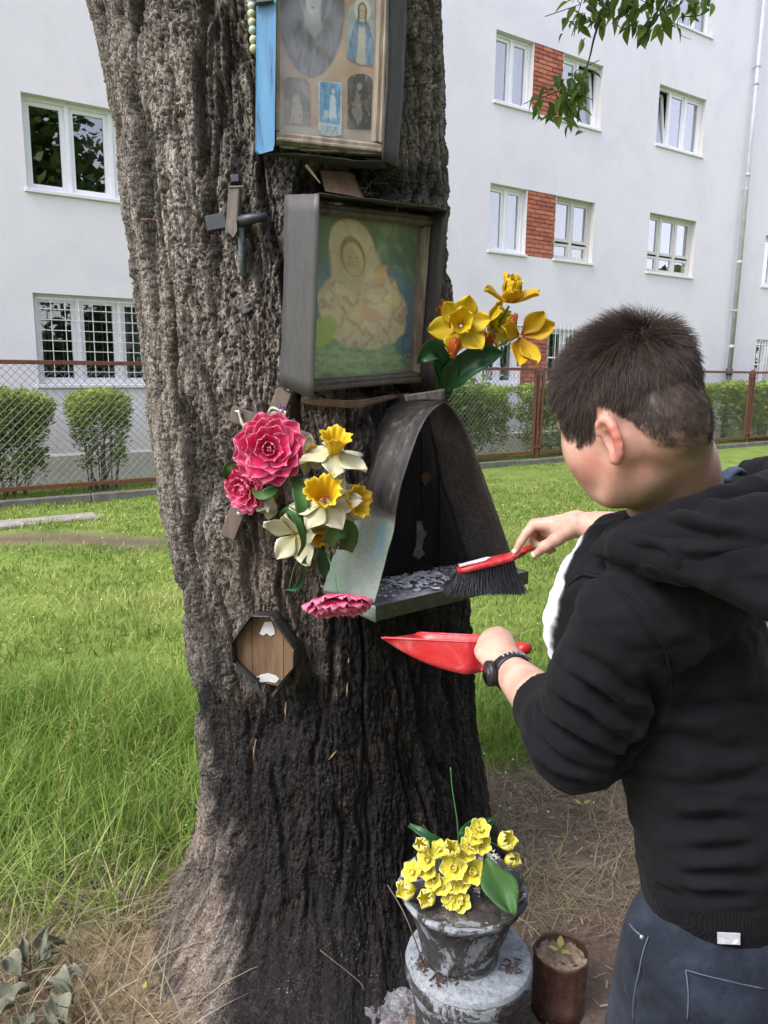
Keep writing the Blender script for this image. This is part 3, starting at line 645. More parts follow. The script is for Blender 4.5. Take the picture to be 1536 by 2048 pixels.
# ---- shrubs behind the fence
M_leaf = None
def leafmat(name, c0, c1, c2, tr=0.3):
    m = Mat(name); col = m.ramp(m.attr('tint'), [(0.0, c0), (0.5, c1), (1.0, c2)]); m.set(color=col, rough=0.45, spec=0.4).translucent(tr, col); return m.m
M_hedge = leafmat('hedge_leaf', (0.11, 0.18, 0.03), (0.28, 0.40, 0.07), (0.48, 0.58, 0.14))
M_twig = simple('brown_twig', (0.12, 0.09, 0.065), 0.85, 0.3, 30)
def leaf_cloud(P, size, tint, up=0.4, aspect=0.45, seed=0):
    """rhombic leaves at points P"""
    R = np.random.default_rng(seed + 100); n = len(P); d = R.normal(size=(n, 3)); d[:, 2] = np.abs(d[:, 2]) * up + d[:, 2] * (1 - up) * 0.5; d /= np.linalg.norm(d, axis=1)[:, None]
    s = np.cross(d, R.normal(size=(n, 3))); s /= np.linalg.norm(s, axis=1)[:, None]; L = size * R.uniform(0.6, 1.3, n)[:, None]
    nn = np.cross(d, s) * L * 0.12
    V = np.stack([P, P + d * L * 0.5 + s * L * aspect / 2 + nn, P + d * L, P + d * L * 0.5 - s * L * aspect / 2 + nn], 1); F = np.arange(n * 4).reshape(-1, 4)
    return V.reshape(-1, 3), F, np.repeat(tint, 4)
def bush(name, label, sa, sb, zlo, ztop, d, n, leaf, stems, seed, mat=None, group=None, depth=0.35, loose=0.0, cat='shrub', flat=True):
    R = np.random.default_rng(seed); cx = (sa + sb) / 2; hw = (sb - sa) / 2
    t = thing(name, label, cat, kp(cx, 0, d), group)
    u = R.uniform(-1, 1, n * 3); w = R.uniform(-1, 1, n * 3); z = R.random(n * 3); zz = zlo + (ztop - zlo) * z ** 0.62
    rr = np.abs(u) ** 3 + np.abs(w) ** 3; edge = 0.95 + 0.35 * fbm(u * 2 * hw, w * 1.5, zz * 3 + seed, 3)
    keep = (rr < edge) & (R.random(n * 3) < np.clip(0.25 + 0.9 * z + 0.9 * fbm(u * hw * 3, zz * 3.2, w + seed, 3), 0.02, 1))
    u, w, zz, z = u[keep][:n], w[keep][:n], zz[keep][:n], z[keep][:n]
    squeeze = 1 - (0.22 * (1 - z) ** 1.5 if not loose else loose * (1 - z))
    P = K0 + np.outer(cx + u * hw * squeeze, WD) + np.outer(d + w * depth * squeeze, WN); P[:, 2] = zz - 0.16 * z * (np.abs(u) ** 3) * (hw < 1) + 0.06 * fbm(u * hw * 4, w * 3, seed, 2) * z
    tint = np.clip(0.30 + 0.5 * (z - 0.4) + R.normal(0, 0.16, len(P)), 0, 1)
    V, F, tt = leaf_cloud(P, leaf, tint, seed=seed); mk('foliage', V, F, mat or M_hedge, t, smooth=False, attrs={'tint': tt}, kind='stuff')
    mb = MB()
    for k in range(stems):
        q = R.uniform(-0.5, 0.5); b0 = kp(cx + q * hw * 0.9, 0, d + R.uniform(-0.1, 0.1)); e = kp(cx + (q * 2 + R.uniform(-0.5, 0.5)) * hw * 0.8, zlo + (ztop - zlo) * R.uniform(0.4, 0.95), d + R.uniform(-0.8, 0.8) * depth)
        mid = (b0 + e) / 2 + R.normal(0, 0.04, 3); mb.tube(smoothcurve([b0, mid, e], 3), np.linspace(0.011, 0.003, 7), 5, cap=False)
    mb.build('stems', M_twig, t, smooth=True, kind='stuff')
    return t
g_ = 'clipped shrubs behind the left stretch of fence'
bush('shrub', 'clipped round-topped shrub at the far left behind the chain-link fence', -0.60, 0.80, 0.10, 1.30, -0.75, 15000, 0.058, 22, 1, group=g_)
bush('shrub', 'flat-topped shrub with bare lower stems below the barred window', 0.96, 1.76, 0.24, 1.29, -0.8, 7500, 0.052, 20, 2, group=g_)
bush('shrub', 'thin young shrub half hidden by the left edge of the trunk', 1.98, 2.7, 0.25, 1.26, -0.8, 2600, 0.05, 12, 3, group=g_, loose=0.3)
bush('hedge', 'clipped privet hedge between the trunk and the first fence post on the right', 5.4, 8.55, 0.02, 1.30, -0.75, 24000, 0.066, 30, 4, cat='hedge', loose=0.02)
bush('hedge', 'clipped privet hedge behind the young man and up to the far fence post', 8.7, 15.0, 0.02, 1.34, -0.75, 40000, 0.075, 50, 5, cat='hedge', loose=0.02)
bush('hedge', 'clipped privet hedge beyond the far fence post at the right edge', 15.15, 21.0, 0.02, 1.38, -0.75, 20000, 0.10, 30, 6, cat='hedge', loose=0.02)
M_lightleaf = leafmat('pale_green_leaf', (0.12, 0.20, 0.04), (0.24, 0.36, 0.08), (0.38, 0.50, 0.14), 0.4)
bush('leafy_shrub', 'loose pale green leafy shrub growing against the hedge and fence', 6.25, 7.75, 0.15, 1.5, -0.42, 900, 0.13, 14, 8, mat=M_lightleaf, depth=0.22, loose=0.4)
# ================================================================== the big tree: bark
# grid: fine over the side in view, coarse round the back
thf = np.linspace(-1.85, 1.85, 600); thb = np.linspace(1.85, 2 * math.pi - 1.85, 50)[1:-1]; th = np.concatenate([thf, thb])
zf = np.linspace(-0.10, 2.72, 820); zb = np.arange(2.75, 6.2, 0.03); zz = np.concatenate([[-0.4, -0.2], zf, zb])
TH, ZZ = np.meshgrid(th, zz, indexing='ij')
u = TH * 0.42; v_ = ZZ
wu = u + 0.035 * fbm(u * 4, v_ * 1.6, 1, 3) + 0.012 * fbm(u * 14, v_ * 6, 2, 2); 
ridge = 1 - np.abs(fbm(wu * 7.5, v_ * 1.0, 5, 4, 0.5)) * 2.3                      # long furrows where it is near zero
furrow = sstep(0.42, 1.0, ridge)
wu2 = u + 0.02 * fbm(u * 9, v_ * 5, 11, 3)
r2 = sstep(0.45, 1.0, 1 - np.abs(fbm(wu2 * 30, v_ * 4.2, 8, 4, 0.6)) * 2.2)
f1, e1, cid = worley(wu2 * 52 + 0.9 * fbm(u * 30, v_ * 16, 3, 3, 0.7), v_ * 15 + 0.9 * fbm(u * 40, v_ * 30, 6, 3, 0.7), 1)
f3, e3, cid3 = worley(wu2 * 120 + 0.7 * fbm(u * 90, v_ * 50, 4, 2), v_ * 48 + 0.7 * fbm(u * 90, v_ * 60, 5, 2), 2)
fine = fbm(u * 95, v_ * 60, 9, 3); 
PX, PY = project(trunk_pt(TH, ZZ)); front = np.cos(TH) > -0.35
PX = np.where(front, PX, -5000)
nn = fbm(u * 9, v_ * 5, 21, 4); nf = fbm(u * 40, v_ * 14, 22, 3)
def region(poly, soft, amp=30, ampf=10): return 1 - sstep(-soft, soft, poly_sd(PX, PY, poly) + nn * amp + nf * ampf)
char = region([(884, 250), (872, 480), (884, 560), (872, 740), (800, 790), (730, 850), (735, 1000), (720, 1180), (650, 1240), (640, 1330), (590, 1400), (480, 1410), (410, 1350), (385, 1380), (402, 1560), (425, 1640), (446, 1720), (458, 1820), (446, 1900), (436, 2100), (1300, 2100), (1300, 250)], 34, 60, 26)
soot = region([(500, 325), (620, 325), (800, 330), (890, 330), (890, 400), (600, 420), (560, 390), (520, 350)], 22, 14, 8) * 0.75  # darkens the hollow between the two picture frames, merged into the char tone below
char2 = region([(365, 1200), (470, 1230), (660, 1300), (660, 1500), (380, 1560)], 60, 60, 20) * 0.75     # singed fringe above the black area
sap = region([(396, 1500), (416, 1640), (436, 1720), (446, 1820), (432, 1900), (420, 2100), (60, 2100), (240, 1960), (330, 1840), (385, 1740), (390, 1600)], 12, 12, 9)
brown = region([(560, 820), (720, 790), (740, 830), (730, 1000), (700, 1240), (650, 1400), (500, 1400), (430, 1240), (470, 1040), (480, 860)], 40, 60, 15)
streak = region([(290, -20), (330, -20), (345, 90), (372, 200), (380, 330), (400, 520), (380, 560), (355, 380), (330, 250), (300, 120)], 14, 12, 8)
lich = region([(560, -10), (880, -10), (884, 360), (800, 360), (790, 200)], 60, 50, 10) * 0.6
damp = (1 - char) 
rough_up = 1 - 0.55 * char - 0.25 * sap * (1 - char) - 0.4 * brown * (1 - char)
plate = sstep(0.0, 0.10, e1) * (0.35 + 1.0 * cid)
deep = 1 - sstep(0.0, 0.07, e1); deep3 = 1 - sstep(0.0, 0.10, e3)
hgt = (0.036 * (1 - furrow) + 0.011 * (1 - r2)) * np.clip(rough_up + 0.08, 0.2, 1) + 0.0062 * plate * rough_up + 0.0028 * sstep(0.0, 0.12, e3) * (0.2 + cid3) * rough_up + 0.0022 * fine - (0.0060 * deep + 0.0015 * deep3 * cid) * rough_up
f4, e4, cid4 = worley(wu2 * 60, v_ * 17, 5)                                        # small alligator checks in the charcoal
hgt = hgt + char * (0.0035 * sstep(0.0, 0.25, e4) + 0.003 * cid4 + 0.007 * fbm(u * 12, v_ * 2.5, 31, 4) + 0.002 * fbm(u * 70, v_ * 16, 33, 3))
cutp = region([(690, 405), (858, 420), (846, 780), (700, 795)], 12, 0, 0); hgt = hgt - 0.05 * cutp
cutq = region([(560, -80), (768, -80), (762, 296), (560, 280)], 12, 0, 0); hgt = hgt - 0.04 * cutq
hollow = region([(600, 330), (740, 334), (800, 342), (800, 396), (700, 400), (600, 392)], 14, 6, 2); hgt = hgt - 0.05 * hollow
niche = region([(790, 860), (900, 800), (960, 960), (960, 1110), (770, 1150)], 14, 6, 2); hgt = hgt - 0.035 * niche
split = region([(318, 1022), (326, 1022), (352, 1160), (366, 1290), (352, 1290), (336, 1130)], 5, 3, 2); hgt = hgt - 0.02 * split
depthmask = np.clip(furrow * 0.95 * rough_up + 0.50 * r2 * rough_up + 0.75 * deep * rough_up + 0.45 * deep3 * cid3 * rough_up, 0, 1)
pos = trunk_pt(TH, ZZ, hgt - 0.036); n_t, n_z = TH.shape
I = np.arange(n_t * n_z).reshape(n_t, n_z); I2 = np.concatenate([I, I[:1]], 0)
F = np.stack([I2[:-1, :-1], I2[1:, :-1], I2[1:, 1:], I2[:-1, 1:]], -1).reshape(-1, 4)
m = Mat('bark'); v = m.co(); vs = m.co((1, 1, 0.35)); na = m.noise(38, 8, 0.72, vs); nb = m.noise(160, 5, 0.7, v); nc = m.noise(6, 5, 0.6, vs)
top = m.mix(0.55, m.ramp(na, [(0.33, (0.070, 0.054, 0.042)), (0.5, (0.27, 0.23, 0.19)), (0.64, (0.54, 0.48, 0.41))]), m.ramp(nb, [(0.35, (0.055, 0.043, 0.034)), (0.5, (0.22, 0.19, 0.155)), (0.64, (0.50, 0.445, 0.38))]))
top = m.mix(m.math('MULTIPLY', nc, 0.35), top, (0.135, 0.12, 0.095))
bro = m.mix(0.4, m.ramp(na, [(0.3, (0.10, 0.072, 0.052)), (0.7, (0.30, 0.235, 0.18))]), m.ramp(nb, [(0.3, (0.08, 0.06, 0.045)), (0.7, (0.34, 0.27, 0.21))]))
sapc = m.mix(0.45, m.ramp(na, [(0.3, (0.19, 0.14, 0.10)), (0.7, (0.45, 0.37, 0.285))]), m.ramp(nb, [(0.36, (0.12, 0.088, 0.064)), (0.6, (0.48, 0.40, 0.31))]))
chb = m.noise(1.4, 8, 0.75, m.co((34, 34, 4)), 0.6)
cha = m.ramp(m.math('ADD', m.math('MULTIPLY', na, 0.6), m.math('MULTIPLY', nb, 0.4)), [(0.36, (0.006, 0.0055, 0.005)), (0.52, (0.016, 0.0145, 0.014)), (0.64, (0.042, 0.036, 0.032)), (0.76, (0.10, 0.08, 0.066))])
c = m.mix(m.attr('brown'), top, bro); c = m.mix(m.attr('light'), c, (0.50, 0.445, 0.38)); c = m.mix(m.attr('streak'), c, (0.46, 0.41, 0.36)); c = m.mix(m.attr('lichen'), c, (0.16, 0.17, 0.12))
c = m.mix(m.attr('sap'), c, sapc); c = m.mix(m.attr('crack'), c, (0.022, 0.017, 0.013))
vd = m.node('ShaderNodeMix', data_type='VECTOR'); vd.inputs[0].default_value = 0.06; wn = m.node('ShaderNodeTexNoise'); wn.inputs['Scale'].default_value = 40; m.l(vs, wn.inputs['Vector']); m.l(vs, vd.inputs[4]); m.l(wn.outputs['Color'], vd.inputs[5])
vo = m.node('ShaderNodeTexVoronoi', feature='DISTANCE_TO_EDGE'); vo.inputs['Scale'].default_value = 95; m.l(vd.outputs[1], vo.inputs['Vector']); vo2 = m.node('ShaderNodeTexVoronoi'); vo2.inputs['Scale'].default_value = 95; m.l(vd.outputs[1], vo2.inputs['Vector'])
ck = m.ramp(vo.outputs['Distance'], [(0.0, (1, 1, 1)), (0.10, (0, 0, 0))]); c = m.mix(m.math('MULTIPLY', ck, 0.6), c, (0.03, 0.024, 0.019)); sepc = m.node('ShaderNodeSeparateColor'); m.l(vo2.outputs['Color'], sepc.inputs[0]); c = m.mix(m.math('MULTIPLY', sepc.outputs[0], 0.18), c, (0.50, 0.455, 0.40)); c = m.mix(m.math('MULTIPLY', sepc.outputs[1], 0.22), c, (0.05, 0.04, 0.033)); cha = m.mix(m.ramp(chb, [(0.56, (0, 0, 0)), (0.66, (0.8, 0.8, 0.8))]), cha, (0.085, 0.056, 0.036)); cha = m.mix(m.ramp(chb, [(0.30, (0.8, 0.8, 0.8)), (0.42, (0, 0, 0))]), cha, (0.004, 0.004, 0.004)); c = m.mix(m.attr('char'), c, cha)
spk = m.ramp(m.noise(210, 3, 0.7, v), [(0.63, (0, 0, 0)), (0.66, (1, 1, 1))]); spa = m.ramp(m.noise(7, 3, 0.6, v), [(0.56, (0, 0, 0)), (0.66, (1, 1, 1))])
c = m.mix(m.math('MULTIPLY', m.math('MULTIPLY', spk, spa), m.attr('char')), c, (0.42, 0.43, 0.45))
m.set(color=c, rough=m.ramp(m.attr('char'), [(0, (0.92, 0.92, 0.92)), (1, (0.62, 0.62, 0.62))]), spec=0.3); m.bump(m.math('ADD', m.math('ADD', na, nb), m.math('MULTIPLY', m.ramp(vo.outputs['Distance'], [(0.0, (0, 0, 0)), (0.15, (1, 1, 1))]), 0.5)), 0.9, 0.007); M_bark = m.m
tree = thing('tree', 'old thick tree with furrowed bark, burnt black round its foot and carrying picture shrines', 'tree', (float(trunk_c(0.1)[0]), TY, 0.0))
charA = np.clip(np.maximum(np.maximum(char, char2 * (0.5 + nn)), soot), 0, 1); charA = np.where(front, charA, 0.3 * sstep(0.9, 0.2, ZZ))
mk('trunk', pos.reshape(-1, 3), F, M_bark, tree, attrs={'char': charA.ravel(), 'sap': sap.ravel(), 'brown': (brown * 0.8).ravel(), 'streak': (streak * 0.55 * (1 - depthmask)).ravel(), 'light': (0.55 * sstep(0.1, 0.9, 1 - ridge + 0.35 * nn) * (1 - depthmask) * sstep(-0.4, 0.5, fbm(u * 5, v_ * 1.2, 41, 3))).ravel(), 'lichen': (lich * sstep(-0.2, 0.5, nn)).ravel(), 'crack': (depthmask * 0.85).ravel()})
# burnt slivers of bark and pale cracks of bare wood standing proud
M_paleWood = simple('torn_pale_wood', (0.26, 0.17, 0.10), 0.8, 0.4, 60, 0.3)
mb = MB()
for (x, y, L, a) in ((408, 590, 55, 0.15), (425, 655, 60, 0.2), (572, 1420, 34, 0.03), (694, 1380, 30, 0.05), (510, 1500, 44, 0.12), (665, 1510, 18, 0.9), (697, 1322, 12, 0.0)):
    P0, t0 = trunk_hit(x + a * L / 2, y - L / 2); P1, t1 = trunk_hit(x, y); P2, t2 = trunk_hit(x - a * L / 2, y + L / 2)
    mb.tube(np.array([P0 + outward(t0) * 0.001, P1 + outward(t1) * 0.004 , P2 + outward(t2) * 0.001]), [0.0008, 0.0028, 0.0006], 5)
mb.build('torn_wood', M_paleWood, tree, smooth=True, kind='stuff')
# two limbs and a crown far above the picture; the hanging sprigs belong to it
M_bark2 = simple('grey_bark', (0.17, 0.145, 0.12), 0.9, 0.35, 14, 0.8, 40)
def limb(P, r, n=12, name='limb'):
    V, F = tube(smoothcurve(P, 6), np.interp(np.linspace(0, 1, 6 * (len(P) - 1) + 1), np.linspace(0, 1, len(r)), r), n); return mk(name, V, F, M_bark2, tree)
tx = float(np.interp(6.0, _zs, _cx))
limb([(tx, TY, 5.7), (tx + 0.3, TY + 0.2, 7.2), (tx + 0.9, TY + 0.9, 9.0), (tx + 1.1, TY + 1.5, 11)], [0.40, 0.3, 0.2, 0.05])
limb([(tx, TY, 5.8), (tx - 0.5, TY - 0.2, 7.0), (tx - 1.6, TY + 0.2, 8.6), (tx - 2.3, TY + 0.4, 10.5)], [0.36, 0.26, 0.16, 0.05])
limb([(tx + 0.1, TY, 5.4), (tx + 0.9, TY + 0.3, 5.7), (tx + 1.7, TY + 0.9, 5.2), (tx + 2.2, TY + 1.2, 4.4)], [0.16, 0.10, 0.06, 0.03])
limb([(tx + 1.55, TY + 0.8, 5.3), (1.55, 3.2, 4.6), (1.35, 3.2, 3.9), (1.15, 3.2, 3.55)], [0.035, 0.02, 0.012, 0.006], 8)
# two more trees stand on the far side of the path, behind the viewer
M_crown = leafmat('tree_leaf', (0.04, 0.08, 0.016), (0.085, 0.15, 0.03), (0.18, 0.27, 0.06), 0.35)
R_ = np.random.default_rng(5); n = 9000; cc = R_.normal(size=(60, 3)) * np.array([2.2, 2.2, 1.2]) + np.array([tx + 0.2, TY + 1.2, 9.8]); P = cc[R_.integers(0, 60, n)] + R_.normal(size=(n, 3)) * 0.55; P = P[P[:, 2] > 6.8]
V, F, tt = leaf_cloud(P, 0.16, R_.random(len(P)), seed=31); mk('crown', V, F, M_crown, tree, smooth=False, attrs={'tint': tt}, kind='stuff')

# ---- hanging sprigs: branch > leaf
M_leafG = leafmat('broad_green_leaf', (0.055, 0.11, 0.018), (0.12, 0.20, 0.03), (0.25, 0.34, 0.06), 0.5)
M_stem = simple('dark_green_brown_stem', (0.05, 0.045, 0.03), 0.7, 0.3, 40)
def leaf_mesh(L, W, mat, fold=0.25, tint=0.5, droop=0.15, name='leaf', nx=6):
    """pointed oval leaf along +X with folded midrib"""
    V = []; t = np.linspace(0, 1, nx + 1)
    for x in t:
        w = W * math.sin(math.pi * x ** 0.8) * (1 - 0.3 * x) if 0 < x < 1 else 0.0005
        for s in (-1, -0.5, 0, 0.5, 1): V.append((x * L, s * w / 2, abs(s) * w * fold - droop * L * x * x))
    F = [(i * 5 + j, (i + 1) * 5 + j, (i + 1) * 5 + j + 1, i * 5 + j + 1) for i in range(nx) for j in range(4)]
    return mesh_data(name, V, F, mat, True, attrs={'tint': np.full(len(V), tint)})
lm = [leaf_mesh(L, L * 0.52, M_leafG, 0.22, t, 0.2) for L in (0.075, 0.06, 0.048) for t in (0.15, 0.45, 0.8)]
def frame_to(d, up=(0, 0, 1), roll=0.0):
    x = unit(d); y = np.cross(np.asarray(up, float), x); y = unit(y) if np.linalg.norm(y) > 1e-5 else np.array([0, 1.0, 0]); z = np.cross(x, y)
    M = Matrix(((x[0], y[0], z[0], 0), (x[1], y[1], z[1], 0), (x[2], y[2], z[2], 0), (0, 0, 0, 1)))
    return M @ Matrix.Rotation(roll, 4, 'X')
def put(mesh, pos, d, parent, roll=0.0, scale=1.0, up=(0, 0, 1), name=None):
    o = bpy.data.objects.new(name or mesh.name.split('.')[0], mesh); M = frame_to(d, up, roll) @ Matrix.Scale(scale, 4)
    M.translation = Vector((np.asarray(pos, float) - origin_of(parent)).tolist()); o.matrix_local = M; return link(o, parent)
BY = 3.2
def sprig(label, path, clusters, seed):
    R = random.Random(seed); P = np.array([at(x, y, BY + dy) for x, y, dy in path]); t = thing('hanging_branch', label, 'branch', P[0], 'leafy sprigs hanging into the top of the picture')
    V, F = tube(smoothcurve(P, 5), np.linspace(0.007, 0.0018, 5 * (len(P) - 1) + 1), 7); mk('twig', V, F, M_stem, t)
    for (x, y, n, rad, sag) in clusters:
        c = at(x, y, BY)
        for k in range(n):
            a = R.uniform(0, 6.283); e = R.uniform(-1.2, 0.35); dv = np.array([math.cos(a) * math.cos(e), math.sin(a) * math.cos(e), math.sin(e) - sag])
            p = c + np.array([R.gauss(0, rad), R.gauss(0, rad), R.gauss(0, rad * 0.8)])
            o = put(R.choice(lm), p, dv, t, R.uniform(-0.8, 0.8), R.uniform(0.75, 1.2), name='leaf')
        mb = MB()
        for k in range(5): mb.tube([c + np.array([0, 0, rad]), c + np.array([R.gauss(0, rad), R.gauss(0, rad), R.gauss(0, rad)])], 0.0016, 4)
        mb.build('side_twig', M_stem, t, kind='stuff')
sprig('long bare-stemmed sprig hanging down in front of the upper brick panel', [(1240, -60, 0), (1212, 10, 0), (1190, 70, 0), (1178, 120, 0), (1162, 165, 0)],
      [(1160, 35, 26, 0.045, 0.5), (1195, 20, 14, 0.04, 0.4), (1215, 0, 16, 0.04, 0.3), (1150, 165, 34, 0.04, 0.25), (1105, 197, 12, 0.035, 0.3), (1130, 205, 26, 0.05, 0.4), (1150, 190, 16, 0.04, 0.4)], 1)
sprig('leafy sprig with drooping leaves at the top edge beside the first hanging sprig', [(1300, -70, 0), (1275, -20, 0), (1262, 15, 0)], [(1245, 5, 14, 0.04, 0.3), (1258, 42, 12, 0.03, 0.6), (1275, 5, 10, 0.03, 0.5), (1300, 0, 8, 0.03, 0.2)], 2)
sprig('leafy sprig hanging before the topmost window with a curled bare twig', [(1420, -60, 0), (1350, -30, 0), (1325, 20, 0), (1310, 40, 0)], [(1310, 38, 16, 0.035, 0.5), (1335, 10, 12, 0.035, 0.3), (1370, 0, 10, 0.03, 0.2), (1400, 5, 10, 0.025, 0.5), (1290, 60, 5, 0.02, 0.6)], 3)
P = smoothcurve([at(1418, 0, BY), at(1408, 20, BY), at(1395, 32, BY), at(1360, 35, BY), at(1355, 55, BY), at(1365, 72, BY), at(1383, 79, BY)], 5)
V, F = tube(P, np.linspace(0.003, 0.0007, len(P)), 5); o = mk('curled_twig', V, F, M_stem); own(o); tag(o, 'thin bare curled twig hanging in front of the topmost window', 'twig')

# ---- street trees behind the viewer, seen only as reflections in the window panes
for k, (x, y, h, r, lb) in enumerate(((8.5, -3.5, 12.5, 3.2, 'tall leafy tree standing to the right behind the viewer, mirrored in the windows'), (13.5, -10, 14, 4.0, 'broad leafy tree furthest behind the viewer on the right'), (2.5, -10.0, 12.0, 3.4, 'leafy tree straight behind the viewer across the path'), (17.5, 0.5, 11.0, 3.0, 'leafy tree on the lawn far to the right of the picture'))):
    t = thing('tree', lb, 'tree', (x, y, 0)); V, F = tube(smoothcurve([(x, y, -0.2), (x + .1, y, h * .3), (x - .15, y + .1, h * .6), (x, y, h * .85)], 4), np.linspace(0.28, 0.06, 13), 10); mk('trunk', V, F, M_bark2, t)
    R_ = np.random.default_rng(40 + k); cc = R_.normal(size=(26, 3)) * np.array([r * .5, r * .5, h * .17]) + np.array([x, y, h * .64]); P = cc[R_.integers(0, 26, 8000)] + R_.normal(size=(8000, 3)) * 0.85; P = P[P[:, 2] > h * .12]; V, F, tt = leaf_cloud(P, 0.46, R_.random(len(P)), seed=60 + k, aspect=0.7); mk('crown', V, F, M_crown, t, smooth=False, attrs={'tint': tt}, kind='stuff')

R_ = np.random.default_rng(91); n = 16000; t_ = R_.random(n); P = np.stack([-14 + 46 * t_, -15 + 0 * t_ + 3 * np.sin(t_ * 9) + R_.normal(0, 1.0, n), 5.2 * R_.random(n) ** 0.8 * (0.8 + 0.3 * np.sin(t_ * 31))], 1)
n2 = 9000; t2 = R_.random(n2); P2 = np.stack([30 + 1.5 * np.sin(t2 * 7) + R_.normal(0, 1.0, n2), -12 + 34 * t2, 6 * R_.random(n2) ** 0.8 * (0.8 + 0.3 * np.sin(t2 * 23))], 1); P = np.concatenate([P, P2])
V, F, tt = leaf_cloud(P, 0.62, R_.random(len(P)), seed=92, aspect=0.7); mk('far_treeline', V, F, M_crown, None, smooth=False, attrs={'tint': tt}, kind='stuff')  # added out of view so the low window panes reflect dark foliage
# ================================================================== picture shrines, shelf and plaque on the trunk
class Fr:
    """a tilted rectangle frame: h to the right, u upwards, n outwards"""
    def __init__(s, c, yaw, pitch=0.0, roll=0.0):
        y, p, r = [math.radians(q) for q in (yaw, pitch, roll)]
        h = np.array([math.cos(y), math.sin(y), 0]); n = np.array([math.sin(y), -math.cos(y), 0]); u = np.array([0, 0, 1.0])
        s.n = n * math.cos(p) - u * math.sin(p); u2 = u * math.cos(p) + n * math.sin(p); s.h = h * math.cos(r) + u2 * math.sin(r); s.u = u2 * math.cos(r) - h * math.sin(r); s.c = np.asarray(c, float)
    def P(s, a, b, d=0.0): return s.c + s.h * a + s.u * b + s.n * d
    def pix(s, px, py, d=0.0):
        q = onplane(px, py, s.c + s.n * d, s.n) - s.c; return float(q @ s.h), float(q @ s.u)
    def W(s, px, py, d=0.0): return onplane(px, py, s.c + s.n * d, s.n)
    def box(s, mb, a0, a1, b0, b1, d0, d1, bev=0.0): return mb.box(s.P((a0 + a1) / 2, (b0 + b1) / 2, (d0 + d1) / 2), s.h, s.n, s.u, (a1 - a0) / 2, (d1 - d0) / 2, (b1 - b0) / 2, bev)

def woodmat(name, c0, c1, c2, scale=(1, 1, 14), rough=0.75, axis=2, bump=0.4):
    m = Mat(name); sc = [30, 30, 30]; sc[axis] = 3; v = m.co(tuple(sc)); n = m.noise(1.3, 7, 0.7, v, 0.6); n2 = m.noise(9, 5, 0.6)
    m.set(color=m.mix(0.3, m.ramp(n, [(0.3, c0), (0.5, c1), (0.72, c2)]), m.ramp(n2, [(0.3, c0), (0.7, c2)])), rough=rough).bump(n, bump, 0.002); return m.m
M_silver = woodmat('worn_gilt_and_wood', (0.08, 0.055, 0.035), (0.26, 0.20, 0.14), (0.55, 0.49, 0.40), bump=0.7)
M_greywood = woodmat('weathered_grey_wood', (0.03, 0.026, 0.022), (0.10, 0.085, 0.07), (0.21, 0.18, 0.15))
M_tarboard = simple('grey_roofing_felt', (0.055, 0.052, 0.050), 0.8, 0.22, 60, 0.4, 200)
M_zincgrey = simple('dull_grey_sheet_metal', (0.07, 0.068, 0.065), 0.55, 0.16, 90, 0.15, 200, metal=0.25, stretch=(1, 1, 0.3))
m = Mat('chipped_blue_paint'); v = m.co((40, 40, 4)); n = m.noise(1.5, 7, 0.7, v, 0.4)
m.set(color=m.ramp(n, [(0.34, (0.02, 0.05, 0.08)), (0.44, (0.045, 0.165, 0.30)), (0.7, (0.07, 0.22, 0.36))]), rough=0.5).bump(n, 0.4, 0.002); M_blue = m.m
m = Mat('printed_paper'); m.set(color=m.attr('Col', True), rough=0.55, spec=0.3); m.bump(m.noise(9, 3, 0.5), 0.25, 0.01); M_print = m.m
m = Mat('picture_glass'); tr = m.node('ShaderNodeBsdfTransparent'); gl = m.node('ShaderNodeBsdfGlossy'); gl.inputs['Roughness'].default_value = 0.06; fr = m.node('ShaderNodeLayerWeight'); fr.inputs[0].default_value = 0.12
df = m.node('ShaderNodeBsdfDiffuse'); df.inputs[0].default_value = (0.5, 0.52, 0.5, 1); mx0 = m.node('ShaderNodeMixShader'); mx0.inputs[0].default_value = 0.07; m.l(tr.outputs[0], mx0.inputs[1]); m.l(df.outputs[0], mx0.inputs[2])
mx = m.node('ShaderNodeMixShader'); m.l(m.math('ADD', m.math('MULTIPLY', fr.outputs[1], 0.5), 0.03), mx.inputs[0]); m.l(mx0.outputs[0], mx.inputs[1]); m.l(gl.outputs[0], mx.inputs[2]); m.l(mx.outputs[0], m.out.inputs[0]); M_pglass = m.m
M_wood = woodmat('raw_brown_wood', (0.07, 0.042, 0.022), (0.15, 0.095, 0.055), (0.25, 0.175, 0.11))
M_wirecol = simple('dark_wire', (0.05, 0.05, 0.045), 0.5, 0.2, 30)

